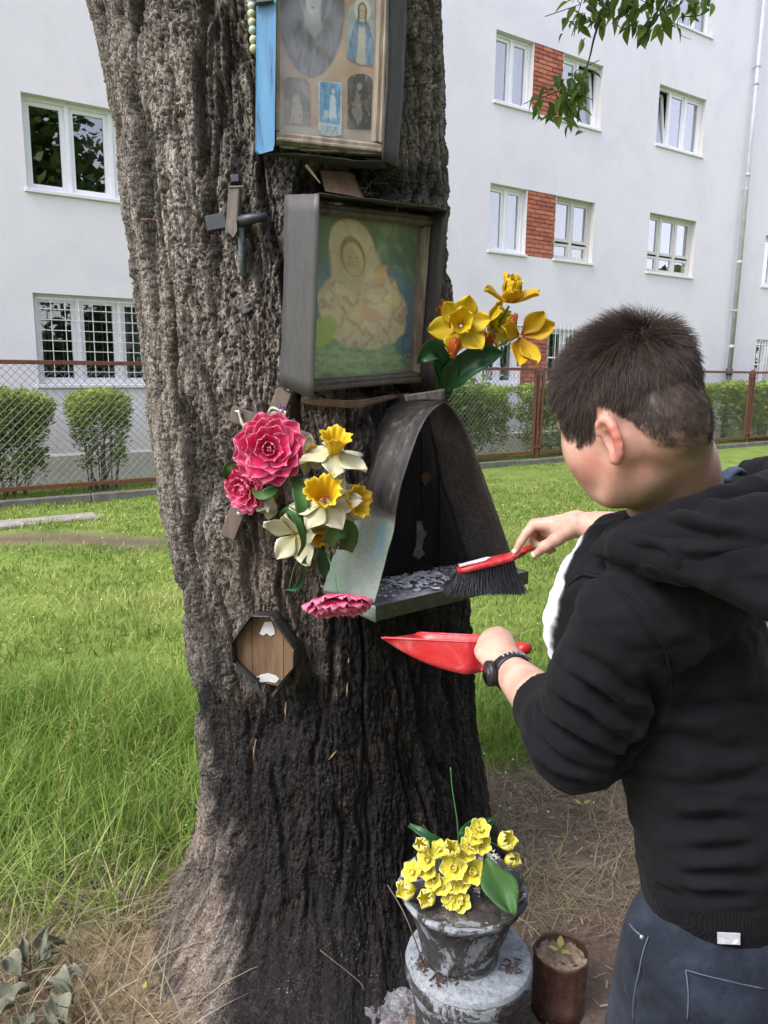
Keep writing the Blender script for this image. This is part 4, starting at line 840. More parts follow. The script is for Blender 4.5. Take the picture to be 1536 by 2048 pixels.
def painted(name, fr_, a0, a1, b0, b1, d, fn, parent, na=150, nb=200, th=0.0015):
    """a flat print: a card whose colours come from fn(u, v) with u, v in 0..1"""
    ua, vb = np.meshgrid(np.linspace(0, 1, na), np.linspace(0, 1, nb), indexing='ij')
    A = fr_.c + (a0 + (a1 - a0) * ua)[..., None] * fr_.h + (b0 + (b1 - b0) * vb)[..., None] * fr_.u + d * fr_.n
    I = np.arange(na * nb).reshape(na, nb); F = np.stack([I[:-1, :-1], I[1:, :-1], I[1:, 1:], I[:-1, 1:]], -1).reshape(-1, 4)
    return mk(name, A.reshape(-1, 3), F, M_print, parent, cols=np.clip(fn(ua, vb).reshape(-1, 3), 0, 1))
def L3(c): return np.array(lin(*c))
class Paint:
    def __init__(s, u, v, base): s.u, s.v = u, v; s.c = np.ones(u.shape + (3,)) * L3(base)
    def mixin(s, m, col): s.c = s.c * (1 - m[..., None]) + L3(col) * m[..., None]; return s
    def ell(s, cx, cy, rx, ry, col, a=0.0, soft=0.15, op=1.0, wob=0.0):
        ca, sa = math.cos(a), math.sin(a); x, y = s.u - cx, s.v - cy; x, y = (x * ca + y * sa) / rx, (-x * sa + y * ca) / ry
        r = np.hypot(x, y) + wob * fbm(s.u * 9, s.v * 9, cx * 10, 3); return s.mixin((1 - sstep(1 - soft, 1 + soft, r)) * op, col)
    def poly(s, P, col, soft=0.012, op=1.0, wob=0.0):
        return s.mixin((1 - sstep(-soft, soft, poly_sd(s.u, s.v, P) + wob * fbm(s.u * 12, s.v * 12, 3, 3))) * op, col)
    def mottle(s, col, f, op, thr=0.0, seed=0, an=(1, 1)): return s.mixin(sstep(thr, thr + 0.5, fbm(s.u * f * an[0], s.v * f * an[1], seed, 4)) * op, col)
    def folds(s, m, f, k, seed, op=0.5, dark=(40, 60, 50)):
        w = sstep(0.2, 0.9, 1 - np.abs(fbm(s.u * f, s.v * f * k, seed, 3)) * 2.5) * op; return s.mixin(w * m, dark)

# ---------------- lower picture: sheet-metal box with a green and cream print
C2, _t = trunk_hit(742, 600); F2 = Fr(C2 + 0.065 * outward(_t), 45, 7, 3.5)
sh2 = thing('picture_shrine', 'framed green and cream devotional print in a grey sheet-metal box, middle of the trunk', 'framed picture', F2.P(0, -0.22, -0.05))
aL, bT = F2.pix(637, 388, 0.03); aR, bTR = F2.pix(893, 421, 0.03); aL2, bB = F2.pix(633, 797, 0.03); aR2, bBR = F2.pix(866, 765, 0.03); b_top = (bT + bTR) / 2
# metal: left flap, top, right flap
t_ = 0.0016
A = np.array([[F2.P(aL, bT, 0.032), F2.P(aL - 0.004, bT + 0.0, -0.075)], [F2.P(aL, 0, 0.034), F2.P(aL - 0.006, 0, -0.075)], [F2.P(aL, bB, 0.030), F2.P(aL - 0.004, bB + 0.012, -0.085)]])
def densify(A, k=6, wob=0.0, seed=0):
    A = np.asarray(A, float); out = []
    for j in range(A.shape[1]): out.append(smoothcurve(A[:, j], k))
    G = np.stack(out, 1); H = []
    for i in range(G.shape[0]): H.append(smoothcurve(G[i], k))
    G = np.array(H)
    if wob:
        N = np.cross(np.gradient(G, axis=0), np.gradient(G, axis=1)); N /= np.linalg.norm(N, axis=2)[..., None] + 1e-9
        uu, vv = np.meshgrid(np.linspace(0, 1, G.shape[0]), np.linspace(0, 1, G.shape[1]), indexing='ij'); G = G + N * (wob * fbm(uu * 3, vv * 3, seed, 3))[..., None]
    return G
V, F = sheet(densify(A, 6, 0.003, 1), t_); mk('left_flap', V, F, M_zincgrey, sh2)
A = np.array([[F2.P(aL, bT + 0.001, 0.034), F2.P(aL, bT - 0.004, -0.08)], [F2.P((aL + aR) / 2, b_top + 0.003, 0.038), F2.P((aL + aR) / 2, b_top - 0.002, -0.08)], [F2.P(aR, bTR + 0.001, 0.036), F2.P(aR, bTR - 0.004, -0.08)]])
V, F = sheet(densify(A, 6, 0.004, 2), t_); mk('top_flap', V, F, M_tarboard, sh2)
A = np.array([[F2.P(aR, bTR - 0.001, 0.034), F2.P(aR - 0.014, bTR - 0.002, -0.085)], [F2.P((aR + aR2) / 2, 0, 0.034), F2.P((aR + aR2) / 2 - 0.012, 0, -0.085)], [F2.P(aR2, bBR, 0.03), F2.P(aR2 - 0.012, bBR, -0.085)]])
V, F = sheet(densify(A, 6, 0.004, 3), t_); mk('right_flap', V, F, M_zincgrey, sh2)
# wooden frame, recessed
fr0, fr1 = aL + 0.004, F2.pix(852, 600, -0.02)[0]; fb0 = F2.pix(640, 786, -0.0)[1]; fb1 = b_top - 0.012; fw_ = 0.024
for (a0, a1, b0, b1, nm) in ((fr0, fr0 + fw_, fb0 + fw_, fb1 - fw_, 'frame_side'), (fr1 - fw_, fr1, fb0 + fw_, fb1 - fw_, 'frame_side'), (fr0, fr1, fb0, fb0 + fw_, 'frame_rail'), (fr0, fr1, fb1 - fw_, fb1, 'frame_rail')):
    mb = MB(); F2.box(mb, a0, a1, b0, b1, -0.045, -0.012, 0.004)
    if nm == 'frame_side': i_ = -1 if a0 > 0 else 1; F2.box(mb, a0 + (0.015 if i_ > 0 else 0.001), a1 - (0.001 if i_ > 0 else 0.015), b0, b1, -0.012, -0.006, 0.002)
    else: F2.box(mb, a0 + 0.002, a1 - 0.002, b0 + 0.004, b1 - 0.01, -0.012, -0.006, 0.002)
    mb.build(nm, M_silver if nm == 'frame_side' else M_greywood, sh2)
def print2(u, v):
    u0, v0 = u, v; u, v = (u - .5) / 1.12 + .5 + 0.22 * (v - .55), (v - .42) / 1.14 + .40
    p = Paint(u, v, (92, 128, 108)).mottle((146, 176, 148), 5, 0.6, 0.0, 1).mottle((62, 98, 84), 7, 0.6, 0.05, 2, (1, 0.6)).mottle((205, 205, 165), 9, 0.45, 0.25, 3)
    p.poly([(0, .72), (1, .72), (1, 1.0), (0, 1.0)], (92, 112, 84), 0.16, 0.7)
    p.poly([(0, 0), (1, 0), (1, .27), (.75, .31), (.45, .24), (.2, .30), (0, .40)], (112, 150, 112), 0.03, 0.95, 0.02)        # green cloth below
    g_m = 1 - sstep(-0.02, 0.02, poly_sd(u, v, [(0, 0), (1, 0), (1, .27), (0, .38)])); p.folds(g_m, 4, 2.6, 4, 0.5, (70, 110, 84)); p.folds(g_m, 5, 3.0, 14, 0.35, (175, 195, 150))
    p.poly([(.04, .30), (.02, .52), (.20, .66), (.40, .68), (.80, .66), (.98, .52), (.97, .22), (.70, .24), (.30, .22)], (84, 124, 150), 0.015, 0.95, 0.015)  # blue mantle
    p.poly([(.16, .30), (.14, .50), (.30, .62), (.52, .64), (.76, .60), (.86, .44), (.80, .24), (.50, .19), (.30, .22)], (208, 190, 158), 0.012, 1, 0.012)   # cream robe
    rm = 1 - sstep(-0.02, 0.02, poly_sd(u, v, [(.16, .30), (.14, .50), (.30, .62), (.52, .64), (.76, .60), (.86, .44), (.80, .24), (.50, .19), (.30, .22)])); p.folds(rm, 6, 1.4, 5, 0.55, (140, 124, 98)); p.folds(rm, 9, 1.1, 6, 0.35, (232, 220, 192))
    p.ell(.46, .745, .175, .155, (214, 194, 162), 0.1, 0.05).poly([(.29, .76), (.27, .60), (.36, .56), (.60, .56), (.70, .62), (.63, .76)], (210, 190, 158), 0.02)
    p.ell(.455, .705, .095, .105, (128, 110, 76), 0.0, 0.1).ell(.455, .69, .078, .088, (220, 192, 156), 0.0, 0.08)
    p.ell(.43, .70, .014, .005, (120, 96, 72), 0, 0.4, 0.8).ell(.485, .70, .014, .005, (120, 96, 72), 0, 0.4, 0.8).ell(.457, .655, .014, .004, (200, 140, 118), 0, 0.4, 0.7).ell(.457, .68, .006, .016, (200, 168, 132), 0, 0.4, 0.6)
    p.folds(1 - sstep(0.85, 1.05, np.hypot((u - .46) / .18, (v - .76) / .15)), 7, 1.0, 9, 0.4, (176, 152, 122))
    p.ell(.60, .47, .13, .19, (226, 212, 186), -0.35, 0.08).ell(.655, .60, .062, .052, (218, 190, 154), 0.2, 0.12).ell(.66, .640, .058, .026, (176, 150, 112), 0.2, 0.3, .7).folds(1 - sstep(0.85, 1.05, np.hypot((u - .60) / .13, (v - .45) / .17)), 9, 1.2, 19, 0.5, (168, 150, 122)); p.ell(.46, .40, .10, .045, (222, 196, 160), 0.2, 0.15).ell(.55, .385, .09, .04, (216, 188, 152), -0.25, 0.15)                                            # joined hands
    p.ell(.84, .20, .12, .075, (66, 104, 140), 0, 0.12, 0.95).ell(.86, .22, .07, .04, (110, 146, 172), 0.4, 0.3, 0.6)
    p.ell(.14, .30, .13, .07, (166, 186, 96), 0.4, 0.2, 0.9)
    w = np.abs(v - (.13 + .10 * (u - .5) ** 2 * 1.6)); p.mixin((1 - sstep(.006, .014, w)) * 0.75 * sstep(-0.6, 0.1, np.sin(u * 160)), (178, 168, 96))
    p.mottle((200, 210, 185), 3, 0.22, 0.0, 21).mottle((120, 110, 80), 2.5, 0.3, 0.15, 22); e = np.minimum(np.minimum(u0, 1 - u0), np.minimum(v0, 1 - v0)); p.mixin((1 - sstep(0, 0.05, e)) * 0.5, (96, 88, 66)); p.mixin(sstep(.9, 1.0, v) * .5, (84, 74, 56))
    return p.c * 1.6
painted('print', F2, fr0 + fw_ - 0.004, fr1 - fw_ + 0.004, fb0 + fw_ - 0.004, fb1 - fw_ + 0.004, -0.040, print2, sh2)
V, F = prism([F2.P(a, b, -0.030) for a, b in ((fr0 + fw_ - .003, fb0 + fw_ - .003), (fr1 - fw_ + .003, fb0 + fw_ - .003), (fr1 - fw_ + .003, fb1 - fw_ + .003), (fr0 + fw_ - .003, fb1 - fw_ + .003))], F2.n, 0.002); mk('glass', V, F, M_pglass, sh2, smooth=False)
mb = MB(); F2.box(mb, fr0, fr1, fb0, fb1, -0.060, -0.046); mb.build('back_board', M_greywood, sh2)
mb = MB().tube(smoothcurve([F2.W(795, 405, 0.036), F2.W(792, 425, 0.03), F2.W(787, 450, 0.02), F2.W(783, 470, 0.01)], 4), 0.0008, 4); mb.build('loose_wire', M_wirecol, sh2)
# warped batten under it and the wedge of raw wood above it
A = densify(np.array([[F2.W(x, y0, -0.01 + k), F2.W(x, y1, -0.01 + k)] for x, y0, y1, k in ((603, 797, 806, -0.04), (650, 799, 812, 0.0), (715, 801, 816, 0.02), (770, 793, 802, 0.0), (815, 786, 791, -0.02))]), 5, 0.002, 4); V, F = sheet(A, 0.006); o = mk('batten', V, F, M_wood); own(o); tag(o, 'thin warped wooden batten nailed under the sheet-metal picture box', 'batten')
wd = thing('wood_wedge', 'split wedge of raw brown wood stuck between the two picture shrines', 'wood', trunk_hit(670, 365)[0])
for P_ in ([(640, 338), (700, 342), (718, 398), (648, 386)], [(688, 340), (705, 344), (722, 398), (710, 398)]):
    pts = [trunk_hit(x, y)[0] + np.array([0.2, -0.97, 0]) * (0.02 if y > 370 else -0.01) for x, y in P_]; V, F = prism(pts, np.array([0.3, 0.95, 0.1]), 0.014); mk('wood_piece', V, F, M_wood, wd, smooth=False)
mb = MB().tube([trunk_hit(612, 330, 0.03)[0], trunk_hit(640, 366, 0.035)[0]], [0.004, 0.0015], 5); mb.build('splinter', M_paleWood, wd)
# dry twigs and needles caught in the hollow
mb = MB(); R_ = random.Random(3)
for k in range(46):
    x, y = R_.uniform(715, 800), R_.uniform(345, 400); p, _t = trunk_hit(x, y); dv = unit([R_.uniform(-1, 1), R_.uniform(-0.5, 0.2), R_.uniform(-0.5, 1)]); mb.tube([p - dv * 0.015, p + outward(_t) * 0.012, p + dv * 0.02], 0.0009, 4)
nst = mb.build('dry_twigs', simple('dark_dry_twig', (0.045, 0.05, 0.035), 0.9, 0.3, 30), None, smooth=True, kind='stuff')

# ---------------- upper picture: collage in a worn frame between a blue and a grey board
C1, _t = trunk_hit(663, 150); F1 = Fr(C1 + 0.07 * outward(_t), 20, 5, 0)
sh1 = thing('picture_shrine', 'worn wooden frame with a collage of small prints between blue and grey boards', 'framed picture', F1.P(0, -0.2, -0.05))
g0, _b = F1.pix(550, 287); g1, _b1 = F1.pix(769, 310); gb = (F1.pix(550, 288)[1] + F1.pix(769, 312)[1]) / 2; gt = gb + 0.44
fw_ = 0.026
for (a0, a1, b0, b1, nm) in ((g0, g0 + 0.010, gb + fw_, gt - fw_, 'frame_side'), (g1 - fw_, g1, gb + fw_, gt - fw_, 'frame_side'), (g0, g1, gb, gb + fw_, 'frame_rail'), (g0, g1, gt - fw_, gt, 'frame_rail')):
    mb = MB(); F1.box(mb, a0, a1, b0, b1, -0.03, 0.0, 0.004 if a1 - a0 > 0.012 else 0.002)
    if nm == 'frame_rail': F1.box(mb, a0 + 0.003, a1 - 0.003, b0 + 0.006, b1 - 0.012, 0.0, 0.006, 0.002)
    elif a1 - a0 > 0.012: F1.box(mb, a0 + 0.012, a1 - 0.006, b0, b1, 0.0, 0.006, 0.002)
    mb.build(nm, M_silver, sh1)
def print1(u, v):
    p = Paint(u, v, (200, 168, 132)).mottle((214, 186, 152), 3, 0.5, 0, 1).mottle((180, 140, 104), 5, 0.3, 0.1, 2)
    p.poly([(-.1, -.1), (1.1, -.1), (1.1, .06), (.8, .10), (.5, .05), (.25, .12), (-.1, .16)], (188, 182, 172), 0.03, 0.9, 0.04)      # water stain
    p.poly([(-.1, .15), (.25, .11), (.5, .04), (.8, .09), (1.1, .06), (1.1, .09), (.8, .13), (.5, .08), (.25, .15), (-.1, .19)], (176, 128, 84), 0.015, 0.6, 0.03)
    return p.c
def card(u, v, base): return Paint(u, v, base)
a_l, a_r = g0 + 0.009, g1 - fw_ + 0.002
painted('backing_paper', F1, a_l, a_r, gb + fw_ - 0.003, gt - fw_ + 0.003, -0.026, print1, sh1, 80, 120)
def shaped_card(name, pix_poly, d, fn, nx=90, ny=120):
    """a cut-out print: cells of a grid that fall inside the outline, on thin card"""
    P = np.array([F1.pix(x, y, d) for x, y in pix_poly]); a0, b0 = P.min(0); a1, b1 = P.max(0)
    ua, vb = np.meshgrid(np.linspace(0, 1, nx), np.linspace(0, 1, ny), indexing='ij'); A_, B_ = a0 + (a1 - a0) * ua, b0 + (b1 - b0) * vb
    sd = poly_sd(A_, B_, P); cell = (a1 - a0) / nx
    # pull nearly-outside vertices onto the outline
    I = np.arange(nx * ny).reshape(nx, ny); ins = sd < cell * 0.4; ok = ins[:-1, :-1] & ins[1:, :-1] & ins[1:, 1:] & ins[:-1, 1:]
    F = np.stack([I[:-1, :-1], I[1:, :-1], I[1:, 1:], I[:-1, 1:]], -1)[ok]; X = F1.c + A_[..., None] * F1.h + B_[..., None] * F1.u + d * F1.n
    used = np.unique(F); remap = -np.ones(nx * ny, int); remap[used] = np.arange(len(used))
    return mk(name, X.reshape(-1, 3)[used], remap[F], M_print, sh1, cols=np.clip(fn(ua, vb).reshape(-1, 3)[used] * 1.25, 0, 1))
def ellpix(cx, cy, rx, ry, n=40): return [(cx + rx * math.cos(2 * math.pi * k / n), cy + ry * math.sin(2 * math.pi * k / n)) for k in range(n)]
def portrait(u, v):      # plain grey study of a veiled woman's head, looking down
    p = card(u, v, (92, 92, 93)).mottle((120, 120, 120), 3, 0.5, 0, 4).mottle((70, 70, 72), 4, 0.5, 0.1, 5)
    p.poly([(.12, -.1), (.20, .30), (.34, .42), (.66, .44), (.86, .30), (.95, -.1)], (104, 104, 105), 0.03, 1, 0.02); cm = 1 - sstep(-.03, .03, poly_sd(u, v, [(.12, -.1), (.20, .30), (.34, .42), (.66, .44), (.86, .30), (.95, -.1)])); p.folds(cm, 4, 0.8, 7, 0.6, (60, 60, 62)); p.folds(cm, 5, 0.7, 17, 0.4, (150, 150, 150))
    p.ell(.55, .68, .28, .30, (118, 118, 118), 0.0, .06).ell(.56, .62, .19, .25, (64, 64, 66), 0, .1).poly([(.40, .52), (.38, .36), (.55, .28), (.66, .36), (.62, .52)], (158, 158, 158), .03)
    p.ell(.52, .62, .125, .175, (186, 186, 185), -0.12, .12).ell(.57, .60, .09, .15, (158, 158, 158), -0.1, .4, .6)
    p.ell(.465, .645, .032, .008, (92, 92, 92), -.1, .4).ell(.57, .64, .028, .008, (92, 92, 92), .1, .4).ell(.515, .50, .03, .009, (112, 108, 108), 0, .4).ell(.51, .57, .012, .05, (150, 150, 150), 0, .6, .7).ell(.45, .672, .045, .006, (110, 110, 110), .1, .5, .8)
    return p.c
shaped_card('oval_print', ellpix(623, 12, 66, 142), -0.0245, portrait)
def robed(bg, veil, body, face, seed, halo=None):
    def fn(u, v):
        p = card(u, v, bg).mottle(tuple(min(255, int(c * 1.2)) for c in bg), 4, .5, 0, seed)
        if halo: p.ell(.5, .78, .26, .17, halo, 0, .15)
        p.poly([(.05, 0), (.12, .36), (.3, .62), (.7, .62), (.9, .36), (.97, 0)], body, .02, 1, .02); p.folds(1 - sstep(-.02, .02, poly_sd(u, v, [(.05, 0), (.12, .36), (.3, .62), (.7, .62), (.9, .36), (.97, 0)])), 6, .6, seed, .6, tuple(int(c * .6) for c in body))
        p.poly([(.36, .0), (.40, .55), (.60, .55), (.66, .0)], veil, .03, .9, .02).ell(.5, .77, .15, .12, tuple(int(c * .55) for c in face)).ell(.5, .76, .105, .10, face, 0, .15).poly([(.38, .8), (.34, .58), (.42, .60), (.42, .78)], tuple(int(c * .55) for c in face), .02).poly([(.62, .8), (.66, .58), (.58, .60), (.58, .78)], tuple(int(c * .55) for c in face), .02)
        p.ell(.46, .77, .022, .006, (90, 80, 70), 0, .4).ell(.54, .77, .022, .006, (90, 80, 70), 0, .4).ell(.5, .715, .025, .006, (130, 90, 80), 0, .4)
        return p.c
    return fn
arch = lambda x0, x1, y0, y1, k=12: [(x0, y1), (x0, y0 + (x1 - x0) * .3)] + [((x0 + x1) / 2 - (x1 - x0) / 2 * math.cos(math.pi * i / k), y0 + (x1 - x0) * .3 - (x1 - x0) * .3 * math.sin(math.pi * i / k)) for i in range(1, k)] + [(x1, y0 + (x1 - x0) * .3), (x1, y1)]
shaped_card('blue_robed_print', [(694, 117), (692, 40), (700, 12), (712, -4), (732, -10), (752, 0), (756, 40), (752, 132), (722, 130)], -0.0244, robed((158, 166, 160), (196, 190, 170), (110, 146, 176), (196, 172, 140), 3, (206, 208, 196)))
def sepia(u, v): 
    p = card(u, v, (112, 104, 88)).mottle((150, 142, 120), 3, .7, 0, 8).poly([(.0, .5), (.12, 1), (.3, 1), (.3, .5)], (84, 76, 64), .02).poly([(.55, .35), (1, .30), (1, .55), (.6, .58)], (86, 80, 68), .02)
    return p.poly([(.25, .03), (.28, .42), (.36, .62), (.52, .64), (.66, .40), (.70, .05)], (164, 154, 128), .02, 1, .03).ell(.44, .68, .10, .07, (150, 132, 106)).ell(.42, .70, .10, .05, (84, 72, 58), 0, .2, .8).mottle((70, 62, 50), 7, .5, .15, 18).c
shaped_card('sepia_print', [(569, 248), (569, 163), (575, 153), (613, 158), (620, 168), (621, 252)], -0.0243, sepia)
def bluecard(u, v):
    p = card(u, v, (190, 206, 210)); p.poly([(.08, .24), (.92, .24), (.92, .97), (.08, .97)], (84, 146, 188), .01).mottle((150, 190, 212), 8, .6, .05, 5).mottle((52, 110, 150), 6, .5, .1, 6)
    p.mixin(sstep(.22, .25, v) * (1 - sstep(.05, .5, np.abs(u - .58))) * 0 , (0, 0, 0)); p.poly([(.45, .34), (.5, .72), (.62, .78), (.72, .70), (.78, .34)], (206, 222, 226), .03, .9, .03).ell(.62, .82, .07, .045, (214, 200, 176)).ell(.35, .40, .10, .08, (196, 206, 190), 0, .3, .8)
    for k in range(4): p.mixin((1 - sstep(.006, .012, np.abs(v - (.045 + .042 * k)))) * sstep(.1, .14, u) * (1 - sstep(.84, .88, u)) * sstep(-.2, .3, fbm(u * 26, k * 3.3, 2, 2)), (120, 118, 112))
    return p.c
shaped_card('blue_card', [(637, 268), (636, 164), (640, 161), (681, 165), (685, 170), (683, 270), (664, 274)], -0.0242, bluecard)
def darkcard(u, v): return card(u, v, (46, 42, 40)).mottle((82, 76, 70), 4, .6, .0, 11).poly([(.2, .3), (.35, .7), (.5, .62), (.6, .28), (.45, .1)], (132, 124, 112), .03, .85, .06).ell(.45, .77, .09, .06, (150, 136, 118), 0, .2).poly([(.55, .5), (.85, .6), (.8, .35)], (112, 104, 94), .03, .7, .05).mottle((170, 160, 146), 8, .5, .3, 12).c
shaped_card('dark_print', arch(695, 745, 147, 258), -0.0241, darkcard)
V, F = prism([F1.P(a, b, -0.018) for a, b in ((a_l - .002, gb + fw_ - .003), (a_r + .002, gb + fw_ - .003), (a_r + .002, gt - fw_ + .003), (a_l - .002, gt - fw_ + .003))], F1.n, 0.002); mk('glass', V, F, M_pglass, sh1, smooth=False)
mb = MB(); F1.box(mb, g0, g1, gb, gt, -0.045, -0.031); mb.build('back_board', M_greywood, sh1)
# blue board on the left, raked outwards; grey board on the right; felt skirt
b_pts = [F1.W(553, -30, 0.006), F1.W(549, 287, 0.006), F1.W(546, 301, 0.004), F1.W(519, 308, -0.03), F1.W(514, 302, -0.035), F1.W(517, -30, -0.035)]
V, F = prism(b_pts, F1.n * -0.8 - F1.h * 0.1, 0.016); mk('blue_board', V, F, M_blue, sh1, smooth=False)
sb = MB().box(F1.W(528, 5, -0.012), unit(F1.h + F1.n * 0.9), F1.u, F1.n, 0.022, 0.0016, 0.014); sb.build('board_joint', M_wirecol, sh1)
A = densify(np.array([[F1.W(775, -30, 0.012), F1.W(812, -30, -0.05)], [F1.W(774, 140, 0.012), F1.W(806, 150, -0.05)], [F1.W(765, 322, 0.012), F1.W(794, 333, -0.045)]]), 6, 0.003, 5); V, F = sheet(A, 0.006); mk('grey_board', V, F, M_tarboard, sh1)
A = densify(np.array([[F1.W(520, 306, -0.03), F1.W(528, 314, -0.07)], [F1.W(600, 308, 0.0), F1.W(600, 324, -0.05)], [F1.W(690, 318, 0.0), F1.W(690, 334, -0.05)], [F1.W(768, 322, 0.0), F1.W(774, 336, -0.05)]]), 5, 0.004, 6); V, F = sheet(A, 0.003); mk('felt_skirt', V, F, M_tarboard, sh1)
mb = MB()
for x0, x1, y in ((560, 600, 294), (600, 690, 300), (690, 765, 305)): mb.tube(smoothcurve([F1.W(x0, y, 0.0), F1.W((x0 + x1) / 2, y + 3, 0.006), F1.W(x1, y + 4, 0.0)], 4), 0.003, 5)
mb.build('mossy_edge', simple('mossy_dirt', (0.05, 0.05, 0.03), 0.95, 0.4, 60, 0.4), sh1)

# ---------------- rosary hanging beside it
ros = thing('bead_string', 'string of pale green and blue beads hanging left of the blue board', 'beads', at(507, 0, 1.72))
M_bead = simple('pale_olive_bead', (0.44, 0.45, 0.27), 0.45, 0.12, 30); M_beadb = simple('olive_bead_with_blue', (0.36, 0.44, 0.38), 0.45, 0.3, 90)
import bmesh
def ball(name, r, mat, sx=1, sy=1, sz=1, u=14, v=9):
    bm = bmesh.new(); bmesh.ops.create_uvsphere(bm, u_segments=u, v_segments=v, radius=r); 
    for q in bm.verts: q.co.x *= sx; q.co.y *= sy; q.co.z *= sz
    me = bpy.data.meshes.new(name); bm.to_mesh(me); bm.free(); me.materials.append(mat)
    for p in me.polygons: p.use_smooth = True
    return me
bm1, bm2 = ball('bead', 0.0096, M_bead), ball('bead', 0.0096, M_beadb); pts = []
for k, (x, y) in enumerate([(507, -70), (508, -52), (505, -34), (504, -16), (503, 0), (504, 12), (503.5, 28), (505, 45), (506, 61), (507.5, 80), (508, 98)]):
    p = trunk_hit(x, y, 0.03)[0]; pts.append(p); put(bm2 if k % 3 == 2 else bm1, p, (1, 0, 0), ros, random.uniform(0, 3), name='bead')
V, F = tube(pts, 0.0012, 5); mk('cord', V, F, M_wirecol, ros)

# ---------------- broken black crucifix and metal scrap on the bark
M_blackp = simple('black_plastic', (0.028, 0.03, 0.038), 0.45, 0.3, 40, 0.2)
M_rod = simple('verdigris_rod', (0.10, 0.13, 0.14), 0.6, 0.4, 90, 0.3)
Ck, _t = trunk_hit(470, 440); FC = Fr(Ck + outward(_t) * 0.025, math.degrees(_t))
cr = thing('broken_crucifix', 'broken black crucifix with a weathered wooden stub nailed to the bark', 'crucifix', FC.c)
def pixbox(fr_, mb, x0, y0, x1, y1, hw, d0, d1, bev=0.001):
    P0, P1 = fr_.W(x0, y0, (d0 + d1) / 2), fr_.W(x1, y1, (d0 + d1) / 2); ax = unit(P1 - P0); side = unit(np.cross(ax, fr_.n)); return mb.box((P0 + P1) / 2, ax, fr_.n, side, np.linalg.norm(P1 - P0) / 2, abs(d1 - d0) / 2, hw, bev)
pixbox(FC, MB(), 414, 449, 455, 441, 0.017, -0.012, 0.006, 0.002).build('cross_arm', M_blackp, cr)
FC_t = [FC.W(478, 444, 0.006), FC.W(500, 438, 0.006), FC.W(534, 433, 0.01)]; MB().tube(FC_t, [0.014, 0.012, 0.009], 10).build('cross_arm', M_blackp, cr, smooth=True)
pixbox(FC, MB(), 471, 374, 464, 470, 0.014, 0.0, 0.016, 0.003).build('wooden_stub', M_greywood, cr)
V, F = prism([FC.W(455, 440, 0.018), FC.W(474, 440, 0.018), FC.W(475, 462, 0.02), FC.W(467, 476, 0.02), FC.W(458, 464, 0.019)], FC.n, 0.003); mk('wood_flake', V, F, M_greywood, cr, smooth=False)
pixbox(FC, MB(), 472, 350, 473, 366, 0.010, -0.01, 0.008, 0.002).build('black_clip', M_blackp, cr); MB().tube([FC.W(457, 374, 0.017), FC.W(486, 373, 0.017)], 0.002, 6).build('nail', M_rod, cr)
MB().tube([FC.W(481, 440, 0.004), FC.W(483, 500, 0.0), FC.W(487, 552, -0.005)], [0.0085, 0.007, 0.0075], 10).build('shaft', M_rod, cr, smooth=True)
_c, _t = trunk_hit(493, 615); FS = Fr(_c + outward(_t) * 0.012, math.degrees(_t), 20); A = densify(np.array([[FS.W(474, 606, -0.02), FS.W(480, 624, 0.012)], [FS.W(488, 603, 0.0), FS.W(491, 628, 0.022)], [FS.W(510, 607, -0.02), FS.W(508, 618, 0.006)]]), 4, 0.004, 7); V, F = sheet(A, 0.0015); o = mk('metal_scrap', V, F, M_tarboard); own(o); tag(o, 'small crumpled scrap of dark metal nailed below the broken crucifix', 'metal scrap')
mb = MB(); 
for x, y in ((318, 441), (415, 472), (512, 609)): p, _t = trunk_hit(x, y); mb.tube([p - outward(_t) * 0.02, p + outward(_t) * 0.022 + np.array([-0.01, 0, 0])], 0.0022, 6)
p0, t0 = trunk_hit(294, 440); p1, t1 = trunk_hit(320, 443); mb.tube([p0 + outward(t0) * 0.015, p1 + outward(t1) * 0.015], 0.0022, 6)
o = mb.build('rusty_nails', simple('rust', (0.12, 0.055, 0.03), 0.8, 0.3, 60), tree, smooth=True, kind='stuff')

# ---------------- octagonal plaque
_c, _t = trunk_hit(537, 1300); FO = Fr(_c + outward(_t) * 0.035, -14, -2, 0)
oc = thing('octagonal_plaque', 'empty octagonal wooden plaque with a bent dark metal rim on the lower trunk', 'plaque', FO.P(0, -0.1, -0.03))
M_plq = woodmat('honey_brown_wood', (0.04, 0.023, 0.011), (0.13, 0.074, 0.033), (0.24, 0.155, 0.08), axis=2)
op = [(506, 1229), (546, 1231), (592, 1294), (591, 1330), (556, 1372), (513, 1362), (471, 1322), (467, 1284)]
cuts_x = [440, 504.5, 567, 620]
def clip_poly(poly, xa, xb):
    def half(P, f, g):
        out = []
        for i in range(len(P)):
            a, b = P[i], P[(i + 1) % len(P)]
            if f(a): out.append(a)
            if f(a) != f(b): out.append(g(a, b))
        return out
    cut = lambda X: (lambda a, b: (X, a[1] + (b[1] - a[1]) * (X - a[0]) / (b[0] - a[0])))
    return half(half(poly, lambda p: p[0] >= xa, cut(xa)), lambda p: p[0] <= xb, cut(xb))
for i in range(3):
    q = clip_poly(op, cuts_x[i] + (0.5 if i else 0), cuts_x[i + 1] - (0.5 if i < 2 else 0)); V, F = prism([FO.W(x, y, -0.012) for x, y in q], -FO.n, 0.012); mk('board', V, F, M_plq, oc, smooth=False)
M_rim = simple('dark_lead_strip', (0.045, 0.044, 0.046), 0.45, 0.35, 40, 0.3, metal=0.4)
